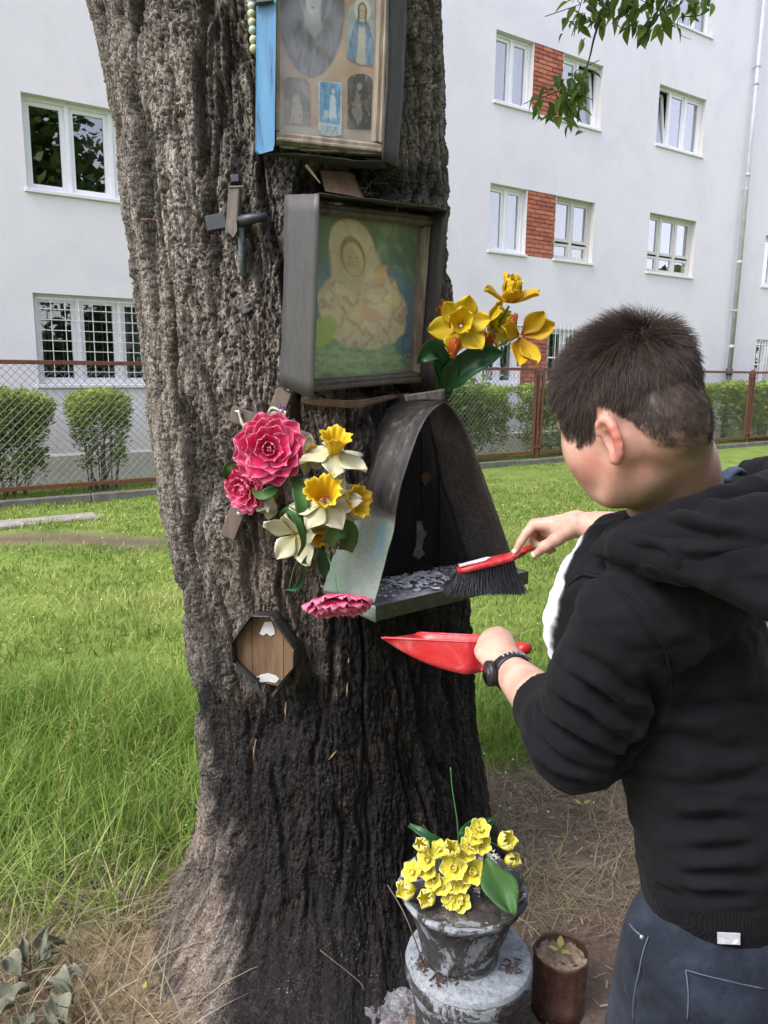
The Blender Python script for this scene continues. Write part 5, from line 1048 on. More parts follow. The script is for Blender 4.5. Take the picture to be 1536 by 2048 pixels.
for a, b in ((0, 1), (1, 2), (2, 3), (3, 4), (5, 6), (6, 7), (7, 0)):
    pa, pb = FO.pix(*op[a], 0.0), FO.pix(*op[b], 0.0); pts = np.array([[FO.P(*pa, 0.016), FO.P(*pa, -0.035)], [FO.P(*((np.array(pa) + pb) / 2), 0.018), FO.P(*((np.array(pa) + pb) / 2), -0.035)], [FO.P(*pb, 0.016), FO.P(*pb, -0.035)]]); V, F = sheet(densify(pts, 3, 0.001, a), 0.002); mk('rim_strip', V, F, M_rim, oc)
for tri_ in ([(471, 1322), (513, 1364), (528, 1392), (521, 1396)], [(556, 1372), (591, 1333), (545, 1396), (541, 1390)]):
    V, F = prism([FO.W(x, y, 0.012) for x, y in tri_], -FO.n, 0.003); mk('bent_rim_tongue', V, F, M_rim, oc, smooth=False)
M_paper = simple('torn_white_paper', (0.52, 0.51, 0.49), 0.8, 0.12, 40, 0.3)
for P_ in ([(529, 1244), (543, 1243), (549, 1256), (550, 1268), (541, 1272), (534, 1266), (527, 1271), (519, 1267), (524, 1257)], [(511, 1355), (522, 1349), (537, 1346), (552, 1351), (559, 1357), (552, 1366), (536, 1363), (521, 1364)]):
    V, F = prism([FO.W(x + random.uniform(-.5, .5), y, -0.0105) for x, y in P_], FO.n, 0.0008); mk('paper_remnant', V, F, M_paper, oc, smooth=False)
nl = ball('nail_head', 0.0045, M_rim, 1, 1, 0.4, 10, 6)
for x, y in ((516, 1234), (516.5, 1357), (560, 1363), (540, 1234)): put(nl, FO.W(x, y, -0.009), FO.h, oc, 0, up=FO.n)

# ---------------- hooded shelf shrine of sheet metal
A0, _t = trunk_hit(650, 1183); YH = 39.0; nH = np.array([math.sin(math.radians(YH)), -math.cos(math.radians(YH)), 0]); hH = np.array([math.cos(math.radians(YH)), math.sin(math.radians(YH)), 0])
# how far the shelf stands out: the front-left corner shows at x = 752
best = min(np.linspace(0.05, 0.5, 451), key=lambda d: abs(float(project(A0 + nH * d)[0][()] if np.ndim(project(A0 + nH * d)[0]) == 0 else project(A0 + nH * d)[0][0]) - 752)); DH = float(best)
FH = Fr(A0 + nH * DH, YH, 0, 0)
hs_ = thing('shelf_shrine', 'scorched green sheet-metal hood over a riveted metal shelf on the burnt side of the trunk', 'shrine', FH.P(0.15, 0, -0.1))
FLc = [(749, 1206), (757, 1178), (765, 1147), (777, 1100), (787, 1060), (799, 988), (810, 947), (827, 894), (846, 848), (868, 818), (889, 804)]
FRc = [(889, 804), (900, 811), (917, 832), (930, 856), (940, 879), (962, 938), (981, 991), (999, 1041), (1018, 1097), (1030, 1132)]
crease = [(694, 1190), (700, 1165), (709, 1120), (722, 1070), (733, 1010), (744, 965), (757, 915), (772, 875), (795, 840), (818, 815), (838, 802)]
BLc = [(646, 1182), (652, 1160), (664, 1113), (690, 1068), (716, 1015), (733, 960), (743, 905), (749, 863), (765, 828), (790, 806), (812, 795)]
def rs(P, k=24): 
    c = smoothcurve(P, 8); d = np.concatenate([[0], np.cumsum(np.linalg.norm(np.diff(c, axis=0), axis=1))]); t = np.linspace(0, d[-1], k); return np.stack([np.interp(t, d, c[:, i]) for i in range(c.shape[1])], 1)
fL = rs([FH.W(x, y, 0) for x, y in FLc]); cL = rs([FH.W(x, y, -0.45 * DH) for x, y in crease]); bL = rs([FH.W(x, y, -DH) for x, y in BLc])
G = np.stack([fL, (fL + cL) / 2, cL, (cL + bL) / 2, bL], 1); k_ = fbm(np.arange(24)[:, None] * 0.35, np.arange(5)[None] * 0.8, 3, 2) * 0.003; G = G + k_[..., None] * nH
G = np.stack([rs(g, 13) for g in G], 0); 
m = Mat('scorched_green_paint'); v = m.co(); vz = m.co((25, 25, 3)); n = m.noise(9, 7, 0.7, v); ns = m.noise(1.5, 7, 0.75, vz); nb = m.noise(120, 4, 0.7, v)
sep = m.math('ADD', m.attr('soot'), m.math('MULTIPLY', m.math('SUBTRACT', n, 0.5), 0.5))
grn = m.mix(0.25, m.ramp(n, [(0.3, (0.15, 0.21, 0.165)), (0.6, (0.205, 0.265, 0.21)), (0.8, (0.26, 0.30, 0.25))]), m.ramp(nb, [(0.4, (0.16, 0.2, 0.17)), (0.6, (0.36, 0.41, 0.35))]))
blk = m.ramp(ns, [(0.35, (0.010, 0.0095, 0.009)), (0.55, (0.045, 0.041, 0.037)), (0.66, (0.13, 0.12, 0.105)), (0.75, (0.26, 0.24, 0.21))])
c = m.mix(m.ramp(sep, [(0.38, (0, 0, 0)), (0.46, (0.75, 0.75, 0.75)), (0.60, (1, 1, 1))]), grn, m.mix(m.ramp(sep, [(0.42, (0, 0, 0)), (0.60, (1, 1, 1))]), (0.12, 0.085, 0.065), blk))
c = m.mix(m.attr('blue'), c, (0.10, 0.36, 0.50)); m.set(color=c, rough=0.5, spec=0.4).bump(ns, 0.3, 0.002); M_scorch = m.m
def sootattr(V):
    x, y = project(V); s = sstep(1090, 940, y + (x - 740) * -0.35); bl = np.zeros(len(V))
    for P_ in ([(764, 1048), (768, 1048), (752, 1108), (749, 1108)], [(771, 1062), (773, 1040), (777, 1041), (760, 1110), (757, 1110)]): bl = np.maximum(bl, 1 - sstep(-1, 2.5, poly_sd(x, y, P_)))
    return {'soot': s, 'blue': bl * 0.7}
Gd = np.array([rs(G[:, j], 90) for j in range(G.shape[1])]).transpose(1, 0, 2); Gd = np.array([rs(g, 60) for g in Gd])
V, F = sheet(Gd, 0.0022); mk('left_hood_panel', V, F, M_scorch, hs_, attrs=sootattr(V))
fR = rs([FH.W(x, y, 0) for x, y in FRc]); BRc = [(838, 802), (850, 815), (859, 854), (868, 900), (877, 947), (888, 985), (899, 1012), (912, 1058), (927, 1104), (936, 1125)]; bR = rs([FH.W(x, y, -DH * 0.8) for x, y in BRc])
G = np.stack([fR, fR * 0.5 + bR * 0.5 + hH * 0.012, bR], 1); G = np.stack([rs(g, 12) for g in G]); V, F = sheet(G, 0.0022)
m = Mat('sooty_grey_metal'); v = m.co(); n = m.noise(16, 8, 0.75, v, 0.5); n2 = m.noise(110, 5, 0.7, v)
m.set(color=m.mix(0.4, m.ramp(n, [(0.3, (0.014, 0.013, 0.012)), (0.5, (0.055, 0.050, 0.045)), (0.75, (0.14, 0.13, 0.115))]), m.ramp(n2, [(0.35, (0.03, 0.028, 0.025)), (0.7, (0.26, 0.24, 0.22))])), rough=0.75).bump(n2, 0.6, 0.004); M_sootm = m.m
mk('right_hood_panel', V, F, M_sootm, hs_)
# strap over the ridge
A = densify(np.array([[FH.W(808, 790, -0.05), FH.W(811, 803, -0.05)], [FH.W(850, 784, -0.02), FH.W(852, 800, -0.02)], [FH.W(889, 777, 0.002), FH.W(890, 804, 0.002)]]), 4, 0.001, 8); V, F = sheet(A, 0.003); st = mk('top_strap', V, F, M_sootm, hs_)
# shelf
zt = float(FH.W(752, 1214, 0)[2]); zb = float(FH.W(752, 1242, 0)[2]); Lc = FH.W(752, 1214, 0); Rc = FH.W(1056, 1147, 0); wS = float((Rc - Lc) @ hH); 
Fs = Fr(Lc * np.array([1, 1, 0]) + np.array([0, 0, zt]), YH); th_ = min(max(zt - zb, 0.015), 0.04)
m = Mat('ashy_shelf_metal'); v = m.co(); n = m.noise(11, 8, 0.75, v, 0.4); n2 = m.noise(140, 4, 0.7, v)
m.set(color=m.mix(0.3, m.ramp(n, [(0.3, (0.035, 0.035, 0.037)), (0.44, (0.13, 0.13, 0.135)), (0.54, (0.26, 0.26, 0.27)), (0.62, (0.56, 0.58, 0.61))]), m.ramp(n2, [(0.4, (0.05, 0.05, 0.05)), (0.75, (0.4, 0.4, 0.42))])), rough=0.85, metal=0.0).bump(n, 0.4, 0.004); M_shelf = m.m
m = Mat('dark_shelf_edge'); v = m.co(); n = m.noise(20, 6, 0.7, v); m.set(color=m.ramp(n, [(0.3, (0.022, 0.022, 0.021)), (0.6, (0.065, 0.064, 0.058)), (0.8, (0.15, 0.16, 0.14))]), rough=0.4, metal=0.5).bump(n, 0.3, 0.002); M_edge = m.m
mb = MB(); Fs.box(mb, 0, wS, -0.004, 0, -DH - 0.10, -0.002); mb.build('shelf_plate', M_shelf, hs_)
mb = MB(); Fs.box(mb, -0.001, wS + 0.001, -th_, 0.0015, -0.002, 0.001); Fs.box(mb, wS - 0.0015, wS + 0.001, -th_, 0.0015, -DH * 0.7, -0.0021); mb.build('shelf_edge', M_edge, hs_)
A = np.array([[Fs.P(-0.001, 0.002, 0.0), Fs.P(-0.001, 0.002, -DH * 0.5), Fs.P(-0.001, 0.01, -DH)], [Fs.P(-0.0, -th_ * 1.1, 0.0), Fs.P(-0.0, -th_ * 1.0, -DH * 0.5), Fs.P(-0.0, -th_ * .6, -DH)]]); V, F = sheet(densify(A, 4), 0.002); mk('left_shelf_flange', V, F, M_scorch, hs_, attrs={'soot': np.full(len(V), 0.25), 'blue': np.zeros(len(V))})
rv = MB(); V, F = tube([np.array([0, 0, 0]), np.array([0.0012, 0, 0]), np.array([0.002, 0, 0])], [0.0052, 0.0052, 0.003], 12); rvm = mesh_data('rivet', V, F, M_edge, False)
for k in range(13): put(rvm, Fs.P(wS * (0.035 + 0.0775 * k), -th_ * (0.5 + random.uniform(-.1, .1)), 0.001), Fs.n, hs_)
# charred board inside the niche with a strip of bare metal and scraps
m = Mat('charcoal_wood'); v = m.co((22, 22, 3)); n = m.noise(1.6, 8, 0.75, v, 0.5); n2 = m.noise(24, 5, 0.7)
m.set(color=m.mix(m.ramp(n2, [(0.60, (0, 0, 0)), (0.72, (1, 1, 1))]), m.ramp(n, [(0.3, (0.006, 0.006, 0.007)), (0.6, (0.016, 0.016, 0.020)), (0.8, (0.04, 0.04, 0.045))]), (0.018, 0.022, 0.045)), rough=0.7, spec=0.2).bump(n, 0.9, 0.008); M_charc = m.m
bd = thing('charred_board', 'charred board standing at the back of the metal hood', 'board', FH.W(850, 1130, -DH * 0.8))
q = [(764, 1150), (800, 985), (835, 868), (868, 852), (900, 960), (935, 1120), (930, 1140)]
Q = [FH.W(x, y, -DH * 0.84) for x, y in q]; 
for j, (xa, xb) in enumerate(((700, 842), (843.5, 878), (879.5, 960))):
    qq = clip_poly(q, xa, xb); V, F = prism([FH.W(x, y, -DH * (0.84 + 0.015 * (j % 2))) for x, y in qq], -nH, 0.015); mk('board', V, F, M_charc, bd, smooth=False)
M_scrapm = simple('pitted_metal_strip', (0.13, 0.12, 0.12), 0.6, 0.5, 60, 0.5)
V, F = prism([FH.W(x, y, -DH * 0.83) for x, y in ((833, 1042), (843, 1042), (846, 1060), (854, 1065), (846, 1080), (843, 1098), (850, 1108), (836, 1118), (825, 1110), (832, 1090))], nH, 0.002); mk('metal_strip', V, F, M_scrapm, bd, smooth=False)
V, F = prism([FH.W(x, y, -DH * 0.83) for x, y in ((843, 948), (856, 942), (862, 955), (850, 972), (842, 960))], nH, 0.002); mk('rusty_flake', V, F, simple('brown_rust', (0.10, 0.045, 0.03), 0.8, 0.4, 60), bd, smooth=False)
# ash and flakes on the shelf
M_ash = simple('white_grey_ash', (0.60, 0.62, 0.65), 0.95, 0.35, 70, 0.5, 200)
V = []; F = []; R_ = np.random.default_rng(12)
for k in range(560):
    a = np.clip(abs(R_.normal(0.42, 0.22)), 0.02, 0.97) * wS; d = -DH * np.clip(R_.normal(0.62, 0.2), 0.05, 0.98); s = R_.uniform(0.0012, 0.0095) * (1.3 if abs(a / wS - 0.42) < 0.15 else 0.7)
    c = Fs.P(a, 0.001 + s * 0.3, d); n0 = len(V); ph = R_.uniform(0, 6.28)
    for q in range(5): V.append(c + (Fs.h * math.cos(ph + q * 1.257) + Fs.n * math.sin(ph + q * 1.257)) * s * R_.uniform(0.6, 1.3) + ZU * R_.uniform(-.2, .4) * s)
    V.append(c + ZU * s * R_.uniform(.1, .45)); F += [(n0 + q, n0 + (q + 1) % 5, n0 + 5) for q in range(5)]
o = mk('ash_flakes', V, F, M_ash, None, smooth=False, kind='stuff')

# ---------------- small wooden cross with a metal figure, behind the flowers
cz = thing('wooden_crucifix', 'tilted weathered wooden crucifix with a pale metal figure behind the pink flowers', 'crucifix', trunk_hit(520, 900, 0.02)[0])
_c, _t = trunk_hit(520, 920); FX = Fr(_c + outward(_t) * 0.03, math.degrees(_t), 0)
M_cross = woodmat('pinkish_brown_wood', (0.045, 0.034, 0.027), (0.12, 0.088, 0.068), (0.20, 0.155, 0.125))
pixbox(FX, MB(), 571, 780, 456, 1074, 0.019, -0.01, 0.006, 0.002).build('upright', M_cross, cz); pixbox(FX, MB(), 462, 826, 622, 885, 0.019, 0.006, 0.016, 0.002).build('crossbar', M_cross, cz)
M_figm = simple('tarnished_pale_metal', (0.52, 0.49, 0.38), 0.35, 0.3, 60, metal=0.6)
mb = MB().tube(smoothcurve([FX.W(477, 820, 0.02), FX.W(482, 838, 0.022), FX.W(490, 853, 0.024), FX.W(515, 868, 0.026)], 4), [0.004] * 5 + [0.005] * 4 + [0.006] * 4, 8).tube([FX.W(470, 822, 0.018), FX.W(484, 826, 0.018)], 0.003, 6)
mb.tube(smoothcurve([FX.W(535, 840, 0.022), FX.W(525, 885, 0.028), FX.W(505, 950, 0.025), FX.W(490, 1010, 0.02), FX.W(478, 1030, 0.02)], 4), 0.008, 8); mb.tube(smoothcurve([FX.W(537, 826, 0.018), FX.W(545, 816, 0.02), FX.W(560, 822, 0.02), FX.W(572, 830, 0.018)], 4), 0.004, 6)
for k in range(14): mb.tube([FX.W(538 + k * 2.6, 822 - 5 * math.sin(k * .24), 0.018), FX.W(540 + k * 2.3, 834, 0.02)], 0.0016, 5)
mb.build('metal_figure', M_figm, cz, smooth=True)
# ================================================================== artificial flowers
def petalmat(name, base, mid, edge, tr=0.25, rough=0.55, vein=0.12):
    m = Mat(name); col = m.ramp(m.attr('len'), [(0.0, base), (0.5, mid), (1.0, mid)])
    e = m.attr('rim'); col = m.mix(e, col, edge); v = m.co((6, 60, 60)); n = m.noise(2.0, 4, 0.6, v); col = m.mix(m.math('MULTIPLY', n, vein * 2), col, tuple(x * 0.55 for x in mid))
    m.set(color=col, rough=rough, spec=0.35).bump(n, 0.35, 0.0015).translucent(tr, col); return m.m
M_pink = petalmat('pink_velvet_petal', (0.78, 0.012, 0.09), (0.90, 0.045, 0.20), (0.93, 0.38, 0.54), 0.35, 0.8)
M_cream = petalmat('cream_petal', (0.62, 0.60, 0.22), (0.70, 0.69, 0.46), (0.76, 0.75, 0.58), 0.35)
M_yellow = petalmat('golden_corona', (0.60, 0.33, 0.01), (0.78, 0.52, 0.015), (0.85, 0.62, 0.03), 0.3)
M_yel2 = petalmat('bright_yellow_petal', (0.70, 0.44, 0.01), (0.80, 0.60, 0.02), (0.85, 0.68, 0.06), 0.3, 0.5, 0.2)
M_yel3 = petalmat('amber_streaked_petal', (0.62, 0.22, 0.005), (0.74, 0.48, 0.012), (0.80, 0.58, 0.03), 0.3, 0.5, 0.3)
M_lemon = petalmat('lemon_petal', (0.70, 0.58, 0.02), (0.86, 0.78, 0.07), (0.88, 0.84, 0.30), 0.3, 0.6, 0.08)
M_tulip = petalmat('orange_red_tulip', (0.55, 0.35, 0.05), (0.62, 0.085, 0.02), (0.66, 0.22, 0.03), 0.25, 0.4, 0.3)
M_green = petalmat('plastic_green_leaf', (0.10, 0.20, 0.05), (0.055, 0.16, 0.035), (0.09, 0.21, 0.06), 0.25, 0.5, 0.5)
M_dgreen = petalmat('dark_green_cloth_leaf', (0.03, 0.12, 0.03), (0.018, 0.085, 0.025), (0.03, 0.12, 0.035), 0.15, 0.35, 0.3)
M_gstem = simple('green_plastic_stem', (0.06, 0.19, 0.06), 0.45, 0.2, 40)
M_stam = simple('red_stamen', (0.50, 0.05, 0.01), 0.6, 0.2, 40)
def petal(name, L, W, mat, bend=0.3, cup=0.2, tip=0.0, ruff=0.0, nx=9, ny=9, seed=0, shape=0.75, point=0.0, th=0.0006, back=0.0):
    """petal along +X; bend lifts the tip towards +Z, cup folds the sides up"""
    R = np.random.default_rng(seed); ph = R.uniform(0, 6.28, 3); G = np.zeros((nx, ny, 3)); ln = np.zeros((nx, ny)); rm = np.zeros((nx, ny))
    for i in range(nx):
        t = i / (nx - 1); w = W / 2 * (math.sin(math.pi * min(1, t ** shape * 0.94 + 0.03)) ** 0.6) * (0.30 + 0.70 * sstep(0, 0.55, t)); w *= (1 - point * t ** 3)
        for j in range(ny):
            s = -1 + 2 * j / (ny - 1); x = L * t * (1 - 0.05 * s * s * t) ; y = w * s
            z = bend * L * t * t - back * L * t ** 4 + cup * W * s * s * (0.4 + 0.6 * t) + tip * L * t ** 6 + ruff * W * math.sin(s * 5 + ph[0]) * t ** 2 + ruff * W * 0.6 * math.sin(t * 9 + ph[1] + s * 3) * abs(s) ** 2
            G[i, j] = (x * math.cos(bend * t * 0.4), y, z); ln[i, j] = t; rm[i, j] = max(sstep(0.55, 1.0, abs(s)) * sstep(0.25, 0.5, t), sstep(0.80, 1.0, t))
    V, F = sheet(G, th); return mesh_data(name, V, F, mat, True, attrs={'len': np.tile(ln.ravel(), 2), 'rim': np.tile(rm.ravel(), 2)})
def flower(name, label, cat, pos, axis, group=None, roll=0.0):
    t = thing(name, label, cat, pos, group); t['_dummy'] = 0; del t['_dummy']
    x = unit(axis); a = np.array([0, 0, 1.0]) if abs(x[2]) < 0.95 else np.array([0, 1.0, 0]); e1 = unit(np.cross(a, x)); e2 = np.cross(x, e1)
    e1, e2 = e1 * math.cos(roll) + e2 * math.sin(roll), -e1 * math.sin(roll) + e2 * math.cos(roll); return t, x, e1, e2
def petal_at(t, mesh, x, e1, e2, ang, elev, rad=0.0, lift=0.0, scale=1.0, name='petal', twist=0.0):
    """ang round the axis, elev = angle from the plane towards the axis"""
    r = e1 * math.cos(ang) + e2 * math.sin(ang); d = r * math.cos(elev) + x * math.sin(elev); n = -r * math.sin(elev) + x * math.cos(elev); y = np.cross(n, d)
    if twist: y, n = y * math.cos(twist) + n * math.sin(twist), n * math.cos(twist) - y * math.sin(twist)
    M = Matrix(((d[0], y[0], n[0], 0), (d[1], y[1], n[1], 0), (d[2], y[2], n[2], 0), (0, 0, 0, 1))) @ Matrix.Scale(scale, 4)
    p = r * rad + x * lift; M.translation = Vector(p.tolist()); o = bpy.data.objects.new(name, mesh); o.matrix_local = M; return link(o, t)
_pk = [petal('petal', 0.075, 0.064, M_pink, 0.22, 0.12, 0.0, 0.04, seed=k, shape=1.05, point=0.08) for k in range(4)]
def dahlia(label, pos, axis, R, roll=0.0, flat=1.0, group='pink artificial dahlias'):
    t, x, e1, e2 = flower('pink_dahlia', label, 'artificial flower', pos, axis, group, roll); s = R / 0.082; rr = random.Random(int(R * 1e4) + len(label))
    for n, L, el, rad, lift in ((12, 1.0, 0.02, 0.008, 0.0), (11, 0.92, 0.20, 0.007, 0.004), (9, 0.76, 0.42, 0.006, 0.008), (7, 0.56, 0.70, 0.005, 0.011), (5, 0.42, 1.0, 0.004, 0.013), (4, 0.32, 1.25, 0.002, 0.015)):
        for k in range(n): petal_at(t, rr.choice(_pk), x, e1, e2, 2 * math.pi * (k + rr.uniform(-.12, .12)) / n + n * 0.37, el * flat + rr.uniform(-.06, .06), rad * s, lift * s, L * s * rr.uniform(.93, 1.05), twist=rr.uniform(-.15, .15))
    return t
def corona_mesh(name, R, L, mat, folds=13, seed=0, flare=1.6):
    rr = np.random.default_rng(seed); m_, n_ = 12, 66; G = np.zeros((m_, n_, 3)); ln = np.zeros((m_, n_)); ph = rr.uniform(0, 6.28, 4)
    for i in range(m_):
        t = i / (m_ - 1); r = R * (0.45 + 0.55 * t ** 0.8 + (flare - 1) * t ** 5 * 0.5)
        for j in range(n_):
            a = 2 * math.pi * j / (n_ - 1); w = math.sin(a * folds + ph[0]) * 0.10 * t ** 1.3 + 0.05 * math.sin(a * (folds * 2 + 1) + ph[1]) * t ** 3 + 0.05 * math.sin(a * 3 + ph[2]) * t
            G[i, j] = (L * t * (1 - 0.10 * t * math.sin(a * 4 + ph[3])) , r * (1 + w) * math.cos(a), r * (1 + w) * math.sin(a)); ln[i, j] = t
    V, F = sheet(G, 0.0006); return mesh_data(name, V, F, mat, True, attrs={'len': np.tile(ln.ravel(), 2), 'rim': np.tile((ln ** 6).ravel(), 2)})
_cr = [petal('petal', 0.056, 0.046, M_cream, 0.12, 0.10, 0.0, 0.06, seed=20 + k, shape=0.9, point=0.40) for k in range(3)]
_cor = [corona_mesh('corona', 0.017, 0.030, M_yellow, 12, k) for k in range(3)]
def daffodil(label, pos, axis, s=1.0, roll=0.0, elev=0.0, cor=1.0, npet=6, group='cream and yellow artificial daffodils', name='daffodil'):
    t, x, e1, e2 = flower(name, label, 'artificial flower', pos, axis, group, roll); rr = random.Random(len(label) * 7 + int(pos[2] * 999))
    for k in range(npet): petal_at(t, rr.choice(_cr), x, e1, e2, 2 * math.pi * k / npet + rr.uniform(-.1, .1), elev + (0.12 if k % 2 else 0) + rr.uniform(-.15, .1), 0.003, 0.0, s * rr.uniform(.92, 1.1), twist=rr.uniform(-.25, .25))
    if cor:
        y = e1; z = np.cross(x, y); M = Matrix(((x[0], y[0], z[0], 0), (x[1], y[1], z[1], 0), (x[2], y[2], z[2], 0), (0, 0, 0, 1))) @ Matrix.Scale(s * cor, 4); o = bpy.data.objects.new('corona', rr.choice(_cor)); o.matrix_local = M; link(o, t)
        mb = MB()
        for k in range(4): a = k * 1.6; mb.tube([(0, 0, 0), tuple((x * 0.02 + (e1 * math.cos(a) + e2 * math.sin(a)) * 0.003) * s)], 0.0009 * s, 5)
        mb.build('stamen', M_stam, t, local=True)
    return t
def strap(name, label, pix, Y, W, mat, cat='artificial leaf', group=None, normal=None, k=6, ends=(0.3, 0.15), cup=0.15, parent=None):
    """ribbon-like leaf through pixel points at depths Y"""
    P = smoothcurve([at(x, y, yy) for (x, y), yy in zip(pix, Y if hasattr(Y, '__len__') else [Y] * len(pix))], k); T = np.gradient(P, axis=0); T /= np.linalg.norm(T, axis=1)[:, None]
    view = P - np.array([0, 0, CAM_Z]); view /= np.linalg.norm(view, axis=1)[:, None]; nn = normal if normal is not None else (-view + np.array([0.25, 0, 0.15])); S = np.cross(T, nn); S /= np.linalg.norm(S, axis=1)[:, None]; N = np.cross(S, T)
    m_ = len(P); G = np.zeros((m_, 7, 3)); ln = np.zeros((m_, 7)); rm = np.zeros((m_, 7))
    for i in range(m_):
        t = i / (m_ - 1); w = W / 2 * (ends[0] + (1 - ends[0]) * sstep(0, .3, t)) * (ends[1] + (1 - ends[1]) * sstep(1, .55, t))
        for j in range(7): s = -1 + j / 3; G[i, j] = P[i] + S[i] * w * s + N[i] * cup * w * s * s * 2; ln[i, j] = t; rm[i, j] = 0.6 * sstep(.7, 1, abs(s))
    V, F = sheet(G, 0.0008); o = mk(name, V, F, mat, parent, attrs={'len': np.tile(ln.ravel(), 2), 'rim': np.tile(rm.ravel(), 2)})
    if parent is None: own(o); tag(o, label, cat, group)
    return o
vw = lambda x, y: -unit(ray(x, y))
TB = 1.70                                                             # depth of the left bunch
dahlia('largest pink dahlia with pale petal edges at the top left of the bunch', at(541, 900, TB - 0.02), vw(541, 900) + np.array([-0.08, 0, 0.06]), 0.082)
dahlia('smaller pink dahlia drooping below and left of the largest one', at(497, 975, TB + 0.03), unit(vw(500, 970) + np.array([-0.75, 0, -0.35])), 0.060, 0.5, 1.3)
dahlia('pink dahlia dangling face down on its own stem beside the shelf', at(676, 1192, 1.62), unit(np.array([0.10, -0.50, -1.0])), 0.080, 0.2, 0.75)
daffodil('daffodil at the top right of the bunch with its yellow trumpet pointing up', at(668, 905, TB - 0.03), unit(np.array([0.15, -0.45, 1.0])), 1.32, 0.3, -0.45, 1.15)
daffodil('daffodil in the middle of the bunch with red stamens in its trumpet', at(650, 1005, TB - 0.06), unit(np.array([0.0, -0.80, 0.70])), 1.32, 0.1, -0.25, 1.35)
daffodil('daffodil at the right edge of the bunch, its trumpet turned to the right', at(690, 1008, TB - 0.02), unit(np.array([0.65, -0.55, 0.25])), 1.2, 0.5, -0.2, 1.35)
daffodil('plain cream flower without a trumpet opening to the lower left', at(592, 1068, TB - 0.03), unit(np.array([-0.30, -0.85, -0.30])), 1.22, 0.2, 0.25, 0.0, 5, name='cream_flower')
daffodil('low daffodil half covered by the leaves, golden trumpet facing down', at(640, 1062, TB - 0.02), unit(np.array([0.1, -0.75, -0.5])), 0.8, 0.1, 0.0, 1.15)
daffodil('wilted daffodil tucked in under the small pink dahlia', at(546, 995, TB + 0.03), unit(np.array([-0.5, -0.3, -0.8])), 0.85, 0.1, 0.9, 0.8)
daffodil('daffodil behind the largest pink dahlia, mostly hidden', at(612, 912, TB + 0.02), unit(np.array([0.5, -0.5, 0.2])), 0.75, 0.1, 0.1, 1.2)
gl_ = 'green strap leaves of the flower bunch'
strap('strap_leaf', 'long green leaf running down the middle of the bunch', [(588, 942), (598, 985), (607, 1030), (617, 1078)], [TB + .0, TB - .05, TB - .07, TB - .04], 0.032, M_green, group=gl_)
strap('strap_leaf', 'green leaf curling over in a loop left of the middle daffodil', [(596, 1112), (607, 1085), (598, 1048), (582, 1022), (565, 1030), (572, 1046), (592, 1060)], [TB - .05, TB - .07, TB - .08, TB - .07, TB - .04, TB - .01, TB], 0.017, M_green, group=gl_)
strap('strap_leaf', 'short folded green leaf under the largest pink dahlia', [(502, 978), (523, 990), (545, 982), (562, 970)], [TB, TB - .07, TB - .07, TB - .02], 0.024, M_green, group=gl_)
strap('strap_leaf', 'green leaf bent round the left side of the pink dahlias', [(476, 925), (458, 932), (452, 948), (456, 962)], [TB + .02, TB, TB, TB + .02], 0.02, M_green, group=gl_)
strap('crinkled_leaf', 'crinkled bright green leaf stub at the lower right of the bunch', [(655, 1088), (672, 1062), (694, 1060), (697, 1080), (690, 1100)], [TB - .06, TB - .07, TB - .06, TB - .05, TB - .04], 0.042, M_green, group=None, ends=(0.8, 0.8))
strap('twisted_stem_leaf', 'dark green twisted leaf stem hanging under the bunch', [(630, 1098), (610, 1125), (603, 1160), (590, 1178), (570, 1180)], [TB - .03, TB - .04, TB - .03, TB - .02, TB], 0.015, M_dgreen)
strap('dark_strap_leaf', 'dark green leaf hanging in shade left of the hood', [(640, 1095), (646, 1130), (650, 1160)], TB - .02, 0.03, M_dgreen)
# stems: each its own thing
def stem(label, pix, Y, r=0.0018, name='flower_stem'):
    P = smoothcurve([at(x, y, yy) for (x, y), yy in zip(pix, Y)], 6); V, F = tube(P, r, 7); o = mk(name, V, F, M_gstem); own(o); return tag(o, label, 'flower stem')
stem('thin green stem holding the face-down pink dahlia', [(650, 1090), (656, 1112), (668, 1150), (676, 1188)], [1.68, 1.66, 1.63, 1.62], 0.0013)
stem('dark wiry stems hanging straight below the cream flower', [(605, 1100), (590, 1130), (582, 1160), (578, 1180)], [1.69, 1.69, 1.70, 1.72], 0.0012)
# small mauve sprig
mb = MB(); R_ = random.Random(9)
for k in range(60): p = at(565 + R_.gauss(0, 2.5), 826 + R_.uniform(-12, 12), TB + 0.01) if k < 30 else at(585 + R_.gauss(0, 2.5), 850 + R_.uniform(-10, 10), TB + 0.01); mb.tube([p, p + np.array([R_.gauss(0, .003), R_.gauss(0, .003), R_.gauss(0, .003)])], 0.0014, 4)
o = mb.build('mauve_sprig', simple('mauve_plastic', (0.14, 0.05, 0.22), 0.6, 0.2, 40)); own(o); tag(o, 'tiny mauve sprig peeping out above the largest pink dahlia', 'artificial flower')

